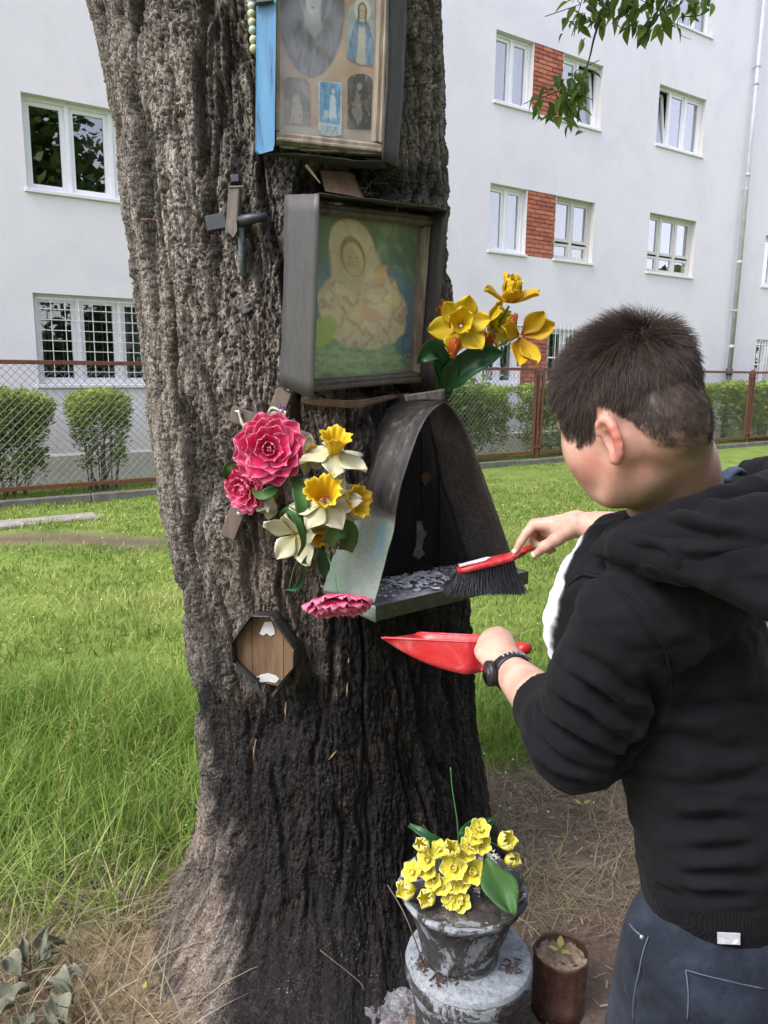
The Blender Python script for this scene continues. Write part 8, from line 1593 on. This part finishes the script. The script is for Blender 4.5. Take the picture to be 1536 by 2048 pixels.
# soft broad undulation of the jersey first, then drawn creases
damp = sstep(0.0, 0.035, (V - hem_c) @ unit(BZ + 0.10 * BL_)) * sstep(0.06, 0.10, np.linalg.norm(V - CUFL, axis=1)) * sstep(0.05, 0.09, np.linalg.norm(V - (ER * 0.62 + WR * 0.38), axis=1))
V = V + damp[:, None] * N * (0.0050 * fbm(V[:, 0] * 9, V[:, 1] * 9, V[:, 2] * 20, 3) + 0.0035 * (0.5 - np.abs(fbm(V[:, 0] * 11, V[:, 1] * 11, V[:, 2] * 26 + 3, 3))) + 0.0012 * fbm(V[:, 0] * 30, V[:, 1] * 30, V[:, 2] * 50, 3))[:, None]
for pix, w, a in (([(1120, 1330), (1200, 1400), (1290, 1450)], .011, .010), ([(1090, 1370), (1170, 1440), (1265, 1480)], .010, .011), ([(1070, 1410), (1150, 1480), (1240, 1510)], .010, .011), ([(1060, 1450), (1120, 1520), (1210, 1545)], .009, .009), ([(1055, 1480), (1100, 1545), (1170, 1568)], .008, .007),
                  ([(1130, 1300), (1220, 1345), (1300, 1400)], .012, .007), ([(1290, 1360), (1320, 1400), (1300, 1450), (1262, 1490), (1240, 1540)], .012, .016), ([(1320, 1375), (1400, 1340), (1480, 1300)], .016, .006), ([(1330, 1410), (1420, 1420), (1530, 1400)], .013, .006),
                  ([(1260, 1490), (1350, 1480), (1450, 1500), (1530, 1490)], .014, .007), ([(1250, 1560), (1340, 1580), (1440, 1570), (1530, 1550)], .014, .006), ([(1230, 1610), (1330, 1650), (1430, 1640), (1530, 1650)], .013, .008), ([(1260, 1680), (1340, 1700), (1440, 1705), (1530, 1680)], .012, .007), ([(1250, 1720), (1350, 1755), (1450, 1750), (1530, 1755)], .012, .008), ([(1300, 1780), (1400, 1800), (1500, 1790)], .011, .006), ([(1330, 1620), (1420, 1600), (1530, 1610)], .010, .005),
                  ([(1240, 1096), (1330, 1122), (1430, 1166), (1530, 1222)], .009, .012), ([(1190, 1060), (1300, 1052), (1420, 1070), (1530, 1090)], .010, .010), ([(1300, 1015), (1400, 1010), (1500, 1030)], .012, .006), ([(1400, 1110), (1480, 1120), (1530, 1150)], .010, .006)): V = fold(V, N, pix, w * 0.85, a * 1.35)
# sewn seams: narrow grooves with a raised edge
seam = ([(1128, 1168), (1160, 1150), (1205, 1152), (1250, 1180), (1290, 1230), (1325, 1290), (1345, 1350), (1348, 1400)],)
for s_ in seam: V = fold(V, N, s_, .0055, .0045)
N = normals(V, F); loc = V - CH; front_w = sstep(0.06, 0.075, loc @ BF) * sstep(0.145, 0.135, np.abs(loc @ BL_)) * sstep(-0.24, -0.23, loc @ BZ) * sstep(0.10, 0.09, loc @ BZ) * (np.linalg.norm(np.cross(V - EL, axl), axis=1) > 0.085)
dh = (V - hem_c) @ unit(BZ + 0.10 * BL_); rib = sstep(0.062, 0.058, dh); cufd = np.abs((V - CUFL) @ axl); rib2 = (sstep(0.05, 0.045, cufd) * (np.linalg.norm(V - CUFL, axis=1) < 0.08))
V = V - N * (0.004 * np.exp(-((dh - 0.060) / 0.004) ** 2))[:, None]
m = Mat('black_jersey'); v = m.co(); n = m.noise(170, 4, 0.7, v); n3 = m.noise(10, 3, 0.5, v); wv = m.node('ShaderNodeTexWave', bands_direction='X'); wv.inputs['Scale'].default_value = 95; wv.inputs['Distortion'].default_value = 0.3
ang_ = m.node('ShaderNodeMapping'); ang_.inputs['Rotation'].default_value = (0, 0, math.radians(-35)); tc = m.node('ShaderNodeTexCoord'); m.l(tc.outputs['Object'], ang_.inputs[0]); m.l(ang_.outputs[0], wv.inputs[0])
lint = m.ramp(m.noise(420, 2, 0.5, v), [(0.76, (0, 0, 0)), (0.79, (1, 1, 1))]); base = m.ramp(n3, [(0.3, (0.0036, 0.0037, 0.0048)), (0.7, (0.0064, 0.0066, 0.0082))])
c = m.mix(m.attr('white'), m.mix(m.math('MULTIPLY', lint, 0.25), base, (0.12, 0.11, 0.10)), (0.72, 0.74, 0.78)); m.set(color=c, rough=0.92, spec=0.16, sheen=0.02); m.b.inputs['Sheen Roughness'].default_value = 0.5
wr_ = m.noise(1.0, 5, 0.6, m.co((16, 16, 42)), 1.2)
m.bump(m.math('ADD', m.math('ADD', m.math('MULTIPLY', n, 0.5), m.math('MULTIPLY', wr_, 2.6)), m.math('MULTIPLY', m.math('MULTIPLY', wv.outputs[1], m.attr('rib')), 2.0)), 0.35, 0.002); M_jersey = m.m
hood = mk('hoodie', V, F, M_jersey, person, attrs={'white': front_w, 'rib': np.clip(rib + rib2, 0, 1)})
# the hood, bunched round the neck and hanging down the back in layers
g = Sdf(grid([(0.20, 0.92, 0.0048)]), grid([(0.72, 1.36, 0.0052)]), grid([(1.20, 1.56, 0.0046)]))
def path_(q): return [at(*p) for p in q]
A1 = path_(((1258, 1040, 1.10), (1240, 1062, 1.03), (1275, 1060, 0.965), (1350, 1035, 0.925), (1430, 1010, 0.91), (1510, 990, 0.925), (1580, 960, 1.0), (1560, 938, 1.12), (1500, 945, 1.22), (1440, 985, 1.25)))
g.chain(A1, [0.010, 0.015, 0.017, 0.019, 0.021, 0.023, 0.024, 0.022, 0.020, 0.016], 0.004)
A2 = path_(((1222, 1078, 1.03), (1246, 1090, 0.965), (1330, 1078, 0.915), (1430, 1066, 0.885), (1530, 1062, 0.880), (1640, 1050, 0.93)))
g.chain(A2, [0.015, 0.020, 0.024, 0.028, 0.030, 0.030], 0.005)
A3 = path_(((1200, 1098, 1.01), (1262, 1104, 0.945), (1350, 1118, 0.895), (1440, 1148, 0.862), (1540, 1190, 0.842), (1660, 1230, 0.845)))
g.chain(A3, [0.012, 0.017, 0.020, 0.024, 0.028, 0.030], 0.006)
A4 = path_(((1350, 1092, 0.905), (1440, 1110, 0.870), (1540, 1130, 0.850), (1650, 1140, 0.86))); g.chain(A4, [0.018, 0.026, 0.034, 0.036], 0.006)
g.chain([nb + BZ * 0.12, nb + BZ * 0.02, nb - BZ * 0.03], [0.062, 0.062, 0.066], 0.004, op='sub'); g.chain([hp(-0.034, 0, -0.045), nbk, nb], [0.060, 0.060, 0.066], 0.004, op='sub')
Vh, Fh = g.mesh(); del g; Vh = smooth_mesh(Vh, Fh, 3); Nh = normals(Vh, Fh); Vh = Vh + Nh * (0.0035 * (0.4 - np.abs(fbm(Vh[:, 0] * 13, Vh[:, 1] * 13, Vh[:, 2] * 30, 3))) + 0.001 * fbm(Vh[:, 0] * 40, Vh[:, 1] * 40, Vh[:, 2] * 60, 3))[:, None]
mk('hood', Vh, Fh, M_jersey, hood, attrs={'white': np.zeros(len(Vh)), 'rib': np.zeros(len(Vh))})
PXh, PYh = project(V); toc = np.array([0, 0, CAM_Z]) - V; Dh = np.linalg.norm(toc, axis=1); facing = (N * toc).sum(1) > 0
for off_ in (0, 9):
    q_ = [surf(x + off_ * 0.9, y - off_ * 0.4) for x, y in smoothcurve(np.array([(p_[0], p_[1], 0.0) for p_ in seam[0]]), 3)[:, :2]]; q_ = [p_ for p_ in q_ if p_ is not None]
    if len(q_) > 3:
        q_ = np.array(q_); ks = np.ones(3) / 3; q_[1:-1] = (q_[:-2] + q_[1:-1] + q_[2:]) / 3; tc_ = np.array([0, 0, CAM_Z]) - q_; q_ = q_ + tc_ / np.linalg.norm(tc_, axis=1)[:, None] * 0.0006; V2, F2_ = tube(smoothcurve(q_, 3), 0.0019 if off_ == 0 else 0.0010, 6); mk('shoulder_seam', V2, F2_, M_jersey, hood, attrs={'white': np.zeros(len(V2)), 'rib': np.zeros(len(V2))})
# blue T-shirt collar peeping out at the nape
V2, F2_ = tube(smoothcurve([at(1445, 962, 1.045), at(1456, 948, 1.06), at(1470, 940, 1.08), at(1480, 945, 1.10)], 5), 0.009, 8, flat=0.6); mk('shirt_collar', V2, F2_, simple('slate_blue_cotton', (0.07, 0.10, 0.16), 0.85, 0.15, 60, 0.2), person)
# white label at the hem
lb_c = surf_c = None
PXh, PYh = project(V); toc = np.array([0, 0, CAM_Z]) - V; Dh = np.linalg.norm(toc, axis=1); facing = (N * toc).sum(1) > 0; q = surf(1459, 1872); 
q = q if q is not None else at(1459, 1872, 0.9); k = np.argmin(np.linalg.norm(V - q, axis=1)); ln_ = unit(N[k] * np.array([1, 1, 0.3])); FT = Fr(q + ln_ * 0.004, 0); FT.n = ln_; FT.h = unit(np.cross(BZ, ln_)); FT.h = FT.h * (1 if FT.h[0] > 0 else -1); FT.u = np.cross(FT.n, FT.h) * (1 if np.cross(FT.n, FT.h)[2] > 0 else -1)
M_tag = simple('pale_grey_label_cloth', (0.45, 0.45, 0.50), 0.7, 0.05, 60); M_logo = simple('white_stitching', (0.80, 0.80, 0.80), 0.7, 0.05, 60)
FT.h = unit(FT.h + FT.u * 0.10); FT.u = unit(np.cross(FT.n, FT.h)); FT.u = FT.u * (1 if FT.u[2] > 0 else -1)
mb = MB(); FT.box(mb, -0.0135, 0.0145, -0.011, 0.006, 0.0, 0.0012); tg = mb.build('hem_label', M_tag, person)
mb = MB()
for r0 in (0.0060, 0.0043, 0.0026):                                  # quarter-dome emblem of three arcs
    arc = [FT.P(0.0115 - r0 * math.cos(a), -0.0095 + r0 * math.sin(a), 0.0015) for a in np.linspace(0, math.pi / 2, 8)]; mb.tube(arc, 0.00055, 4)
mb.build('emblem', M_logo, tg)
for i, word in enumerate(('THE', 'NORTH', 'FACE')):
    tc_ = bpy.data.curves.new('lettering', 'FONT'); tc_.body = word; tc_.size = 0.0036; tc_.extrude = 0.0001; tc_.materials.append(M_logo); to = bpy.data.objects.new('lettering', bpy.data.meshes.new_from_object(bpy.data.objects.new('lettering_curve', tc_)))
    M_ = Matrix(((FT.h[0], FT.u[0], FT.n[0], 0), (FT.h[1], FT.u[1], FT.n[1], 0), (FT.h[2], FT.u[2], FT.n[2], 0), (0, 0, 0, 1))); M_.translation = Vector((FT.P(-0.0118, -0.0042 - 0.003 * i, 0.0014) - origin_of(tg)).tolist()); to.matrix_local = M_; link(to, tg)

# ---- jeans
g = Sdf(grid([(0.25, 0.88, 0.006)]), grid([(0.72, 1.35, 0.006)]), grid([(0.06, 0.6, 0.010), (0.6, 0.98, 0.0055)]))
g.cap(PEL + BZ * 0.12, PEL - BZ * 0.02, 0.102, 0.118, 0.02, fr=FRB, sc=(1.0, 1.30, 1.0)); g.ell(PEL - BF * 0.05 - BZ * 0.06, FRB, (0.105, 0.165, 0.11), 0.04)
legs = []
for s_, fx in ((1, 0.02), (-1, -0.03)):
    hip = PEL + BL_ * 0.088 * s_ - BZ * 0.03; kn_ = hip + BF * (0.05 + fx) - BZ * 0.34; an = np.array([kn_[0], kn_[1], 0.10]) - BF * 0.03; legs.append(an); g.chain([hip, kn_, an], [0.108, 0.075, 0.066], 0.025)
g.cut(hem_c + BZ * 0.055, BZ)
V, F = g.mesh(); del g; V = smooth_mesh(V, F, 3); N = normals(V, F); V = V + N * (0.004 * fbm(V[:, 0] * 10, V[:, 1] * 10, V[:, 2] * 14, 3))[:, None]
PXh, PYh = project(V); toc = np.array([0, 0, CAM_Z]) - V; Dh = np.linalg.norm(toc, axis=1); facing = (N * toc).sum(1) > 0
V_s = V
st_lines = [[(1290, 1868), (1282, 1900), (1272, 1950), (1262, 2000), (1258, 2040)], [(1369, 1944), (1430, 1955), (1534, 1972)], [(1369, 1944), (1372, 1990), (1373, 2044)]]
stitch = [[surf(x, y) for x, y in l_] for l_ in st_lines]
for l_ in st_lines[:1]: V = fold(V, N, l_, .005, .004)
for pix, w_, a_ in (([(1205, 1900), (1240, 1940), (1300, 1960)], .014, .006), ([(1195, 1980), (1250, 2010), (1330, 2020)], .014, .006), ([(1300, 1985), (1340, 2010), (1365, 2040)], .010, .004)): V = fold(V, N, pix, w_, a_)
m = Mat('dark_blue_denim'); v = m.co(); n = m.noise(260, 3, 0.7, v); n3 = m.noise(9, 6, 0.65, v); c = m.mix(0.3, m.ramp(n3, [(0.34, (0.004, 0.006, 0.011)), (0.5, (0.0085, 0.0125, 0.021)), (0.66, (0.028, 0.036, 0.055))]), m.ramp(n, [(0.35, (0.003, 0.005, 0.010)), (0.7, (0.020, 0.027, 0.043))]))
m.set(color=c, rough=0.85, spec=0.25, sheen=0.03).bump(n, 0.35, 0.0015); mk('jeans', V, F, m.m, person)
M_thread = simple('pale_blue_thread', (0.075, 0.095, 0.14), 0.8, 0.2, 90)
for l_ in stitch:
    l_ = [p for p in l_ if p is not None]
    if len(l_) > 1:
        P = smoothcurve(np.array(l_), 6); to_c = np.array([0, 0, CAM_Z]) - P; P = P + to_c / np.linalg.norm(to_c, axis=1)[:, None] * 0.0025; V2, F2_ = tube(P, 0.0009, 5); mk('seam_stitching', V2, F2_, M_thread, person)
l_ = [surf(x, y) for x, y in ((1236, 1800), (1242, 1830), (1258, 1856), (1276, 1872))]; l_ = [p for p in l_ if p is not None]
if len(l_) > 1: P = smoothcurve(np.array(l_), 5); V2, F2_ = tube(P + np.array([0, -0.002, 0.001]), 0.0016, 5); mk('pocket_edge', V2, F2_, M_thread, person)
q = surf(1278, 1877)
if q is not None: put(ball('rivet', 0.0035, simple('steel_rivet', (0.5, 0.5, 0.48), 0.3, 0.1, 40, metal=0.8), 1, 1, 0.5, 10, 6), q + np.array([-0.001, -0.003, 0.001]), (1, 0, 0), person, up=unit(np.array([-.3, -.9, .3])))
M_shoe = simple('grey_trainer', (0.10, 0.10, 0.11), 0.7, 0.2, 30)
for an in legs:
    gs = Sdf(*[grid([(q_ - 0.22, q_ + 0.22, 0.008)]) for q_ in (an[0] + BF[0] * .06, an[1] + BF[1] * .06)], grid([(-0.03, 0.16, 0.008)])); a0 = np.array([an[0], an[1], 0.055]) - BF * 0.03; gs.cap(a0, a0 + BF * 0.17 - BZ * 0.012, 0.046, 0.040, 0.02); gs.cap(a0, a0 + BZ * 0.06, 0.044, 0.046, 0.03); gs.cut(np.array([0, 0, 0.012]), -BZ); V2, F2_ = gs.mesh(); mk('shoe', V2, F2_, M_shoe, person)

# ---- wrist watch (worn, but a thing of its own)
M_strap = simple('black_rubber_strap', (0.012, 0.012, 0.014), 0.45, 0.2, 60); M_steel = simple('brushed_steel', (0.55, 0.55, 0.56), 0.3, 0.1, 60, metal=0.9); M_dial = simple('dark_watch_glass', (0.015, 0.016, 0.02), 0.08, 0.1, 20, spec=0.8)
wc = WL + axl * -0.004; e1 = unit(np.cross(axl, BZ)); e1 = e1 * (1 if e1[0] < 0 else -1); e2 = unit(np.cross(axl, e1)); e2 = e2 * (1 if e2[2] > 0 else -1)
wt = thing('wrist_watch', 'black rubber-strap wrist watch with a steel buckle on his left wrist', 'watch', wc)
n_ = 56; rx_, ry_ = 0.0350, 0.0345; G = np.zeros((n_ + 1, 7, 3))
for i in range(n_ + 1):
    a = 2 * math.pi * i / n_
    for j in range(7): s_ = -1 + j / 3; G[i, j] = wc + e1 * math.cos(a) * (rx_ - .0012 * s_ * s_) + e2 * math.sin(a) * (ry_ - .0012 * s_ * s_) + axl * s_ * 0.0115 * (1 + .25 * max(0, math.cos(a)))
V2, F2_ = sheet(G, 0.003); mk('strap', V2, F2_, M_strap, wt)
dc = wc + e1 * (rx_ + 0.004); V2, F2_ = tube([dc - e1 * 0.004, dc + e1 * 0.004, dc + e1 * 0.007], [0.0225, 0.0225, 0.0195], 32); mk('watch_case', V2, F2_, M_strap, wt); V2, F2_ = tube([dc + e1 * 0.0071, dc + e1 * 0.0078], 0.0175, 32); mk('dial', V2, F2_, M_dial, wt)
bu = wc - e1 * rx_ * 0.62 + e2 * ry_ * 0.80; bn = unit(-e1 * 0.62 + e2 * 0.8); bt = unit(np.cross(bn, axl)); mb = MB()
for s_ in (-1, 1): mb.box(bu + bn * 0.003 + axl * 0.0125 * s_, bt, axl, bn, 0.008, 0.0012, 0.0014).box(bu + bn * 0.003 + bt * 0.007 * s_, bt, axl, bn, 0.0012, 0.0125, 0.0014)
mb.box(bu + bn * 0.0035, bt, axl, bn, 0.008, 0.001, 0.001); mb.build('buckle', M_steel, wt)
mb = MB()
for k in range(5): a = math.radians(62 + 13 * k); p = wc + e1 * math.cos(a) * (rx_ + .0012) + e2 * math.sin(a) * (ry_ + .0012); nn_ = unit(e1 * math.cos(a) + e2 * math.sin(a)); mb.box(p, axl, unit(np.cross(nn_, axl)), nn_, 0.0045, 0.0009, 0.0005)
mb.build('strap_holes', simple('strap_hole_light', (0.5, 0.5, 0.5), 0.6, 0.1, 40), wt)

# ---- dustpan
m = Mat('dusty_red_plastic'); v = m.co(); n = m.noise(13, 7, 0.75, v, 0.5); m.set(color=m.ramp(n, [(0.36, (0.42, 0.006, 0.012)), (0.52, (0.45, 0.03, 0.035)), (0.70, (0.48, 0.19, 0.19))]), rough=m.ramp(n, [(0.4, (0.3, 0.3, 0.3)), (0.75, (0.7, 0.7, 0.7))]), spec=0.5); M_red = m.m
LP_, HP_ = at(800, 1270, 1.50), at(1000, 1280, 1.405); ax_ = unit(HP_ - LP_); sd_ = unit(np.cross(BZ, ax_)); rl_ = math.radians(14); sd_, upn = sd_ * math.cos(rl_) - BZ * math.sin(rl_), BZ * math.cos(rl_) + sd_ * math.sin(rl_); Lp = np.linalg.norm(HP_ - LP_)
# sd_ points away from the viewer and slightly down: the pan is tipped so that its inside is barely seen
dpn = thing('dustpan', 'dusty red plastic dustpan held under the shelf', 'dustpan', LP_)
m_, n_ = 34, 31; G = np.zeros((m_, n_, 3))
for i in range(m_):
    t = i / (m_ - 1); w_ = 0.092 * (0.96 - 0.10 * t) * (1 - 0.30 * sstep(.82, 1, t)); dep = 0.003 + 0.060 * (1 - (1 - t) ** 2.1) * (1 - 0.18 * sstep(.8, 1, t))
    for j in range(n_):
        s_ = -1 + 2 * j / (n_ - 1); a_ = abs(s_); q_ = min(a_ / 0.62, 1); x_ = w_ * math.copysign(0.90 * q_ + 0.10 * sstep(.6, 1, a_), s_); z_ = -dep * (1 - sstep(0.55, 1.0, a_)) ; G[i, j] = LP_ + ax_ * Lp * t + sd_ * x_ + upn * z_
V2, F2_ = sheet(G, 0.0022); mk('pan', V2, F2_, M_red, dpn)
rim_ = [G[i, 0] for i in range(1, m_)]; rim2 = [G[i, -1] for i in range(1, m_)]
for q_ in (rim_, rim2): V2, F2_ = tube(q_, 0.0026, 6); mk('rim', V2, F2_, M_red, dpn)
bw_ = [G[-1, j] for j in range(n_)]; top_ = [G[-1, 0] * (1 - j / (n_ - 1)) + G[-1, -1] * (j / (n_ - 1)) + upn * 0.006 for j in range(n_)]; V2, F2_ = sheet(np.array([bw_, [(a_ + b_) / 2 + ax_ * 0.012 for a_, b_ in zip(bw_, top_)], top_]), 0.0024); mk('back_wall', V2, F2_, M_red, dpn)
mb = MB()
for s_ in (-0.5, -0.17, 0.17, 0.5): mb.tube([G[i, int((s_ * 0.62 + 1) / 2 * (n_ - 1))] - upn * 0.0014 for i in range(6, m_ - 2)], 0.0012, 5)
mb.build('ribs', M_red, dpn, smooth=True)
hs = (G[-1, 0] + G[-1, -1]) / 2 + upn * -0.012; he = at(1052, 1298, 1.30); hm_ = (hs + he) / 2; V2, F2_ = tube(smoothcurve([hs, hm_, he], 6), np.interp(np.linspace(0, 1, 13), [0, .3, .9, 1], [0.016, 0.012, 0.0145, 0.012]), 14, flat=0.8); mk('handle', V2, F2_, M_red, dpn)
mb = MB(); c_ = G[-3, 6] + upn * 0.006; mb.box(c_, ax_, sd_, upn, 0.012, 0.002, 0.008, 0.001); mb.build('rim_tab', M_red, dpn)
# ---- brush
br = thing('hand_brush', 'red hand brush with black bristles sweeping ash on the shelf', 'brush', at(970, 1130, 1.80))
B0, B1 = onz(914, 1158, zt + 0.0), None; Bs = at(914, 1141, 1.785); Be = at(1028, 1112, 1.795); bx = unit(Be - Bs); by = unit(np.cross(BZ, bx)); bz = np.cross(bx, by)
zc = zt + 0.072
V2 = []; F2_ = []; prof = [(-0.004, 0.011, 0.0), (0.0, 0.017, 0.002), (0.02, 0.020, 0.004)]
Lb = np.linalg.norm(Be - Bs); pts = [Bs, Bs + bx * Lb * 0.15, Bs + bx * Lb * 0.5, Bs + bx * Lb * 0.85, Be]
m_, n_ = 26, 16; G = np.zeros((m_, n_ + 1, 3)); 
handle_end = at(1112, 1082, 1.70); path = smoothcurve([Bs, Bs * .5 + Be * .5, Be, at(1052, 1099, 1.76), at(1078, 1090, 1.725), handle_end], 6); wr = np.interp(np.linspace(0, 1, len(path)), [0, 0.03, 0.10, 0.36, 0.44, 0.52, 0.8, 1.0], [0.012, 0.018, 0.022, 0.022, 0.017, 0.010, 0.011, 0.009]); hr = np.interp(np.linspace(0, 1, len(path)), [0, .1, .4, .55, 1], [0.007, 0.009, 0.009, 0.0075, 0.008])
V2 = []; T_ = np.gradient(path, axis=0); T_ /= np.linalg.norm(T_, axis=1)[:, None]; ns_ = 16
for i in range(len(path)):
    s_ = unit(np.cross(BZ, T_[i])); u_ = np.cross(T_[i], s_)
    for k in range(ns_): a = 2 * math.pi * k / ns_; ca, sa = math.cos(a), math.sin(a); V2.append(path[i] + s_ * wr[i] * math.copysign(abs(ca) ** 0.6, ca) + u_ * hr[i] * math.copysign(abs(sa) ** 0.6, sa))
F2_ = [(i * ns_ + k, i * ns_ + (k + 1) % ns_, (i + 1) * ns_ + (k + 1) % ns_, (i + 1) * ns_ + k) for i in range(len(path) - 1) for k in range(ns_)] + [tuple(range(ns_ - 1, -1, -1)), tuple(range((len(path) - 1) * ns_, len(path) * ns_))]
mk('brush_back', V2, F2_, M_red, br)
Fbr = Fr((Bs + Be) / 2, 0); Fbr.h = bx; Fbr.n = bz; Fbr.u = by; P_ = [Bs + bx * (Lb * t) + by * (w_ * 0.015) + bz * 0.0105 for t, w_ in ((0.05, -.9), (0.05, .7), (0.55, .85), (0.62, .2), (0.5, -.9))]; V2, F2_ = prism(P_, bz, 0.0006); mk('sticker', V2, F2_, simple('worn_white_sticker', (0.55, 0.52, 0.55), 0.6, 0.2, 60), br, smooth=False)
NB = 5200; R_ = np.random.default_rng(33); u_ = R_.random(NB); tuft = np.round(u_ * 19) / 19 + R_.normal(0, 0.008, NB); v_ = R_.uniform(-1, 1, NB); base_ = Bs + np.outer(np.clip(tuft, 0, 1) * (Lb * 0.97), bx) + np.outer(v_ * 0.015, by) - bz * 0.006
Zt = zt + 0.003 + R_.random(NB) * 0.008; splay = (np.outer((u_ - 0.5) * 0.055, bx) + np.outer(v_ * 0.020, by) + R_.normal(size=(NB, 3)) * 0.006); tip_ = base_ + splay; tip_[:, 2] = Zt; mid_ = base_ * 0.5 + tip_ * 0.5 - splay * 0.14; P = np.stack([base_, mid_, tip_], 1)
curves_obj('bristles', P, np.array([0.0005, 0.00045, 0.0003]), simple('black_bristle', (0.014, 0.015, 0.018), 0.4, 0.3, 60), br, 'stuff')
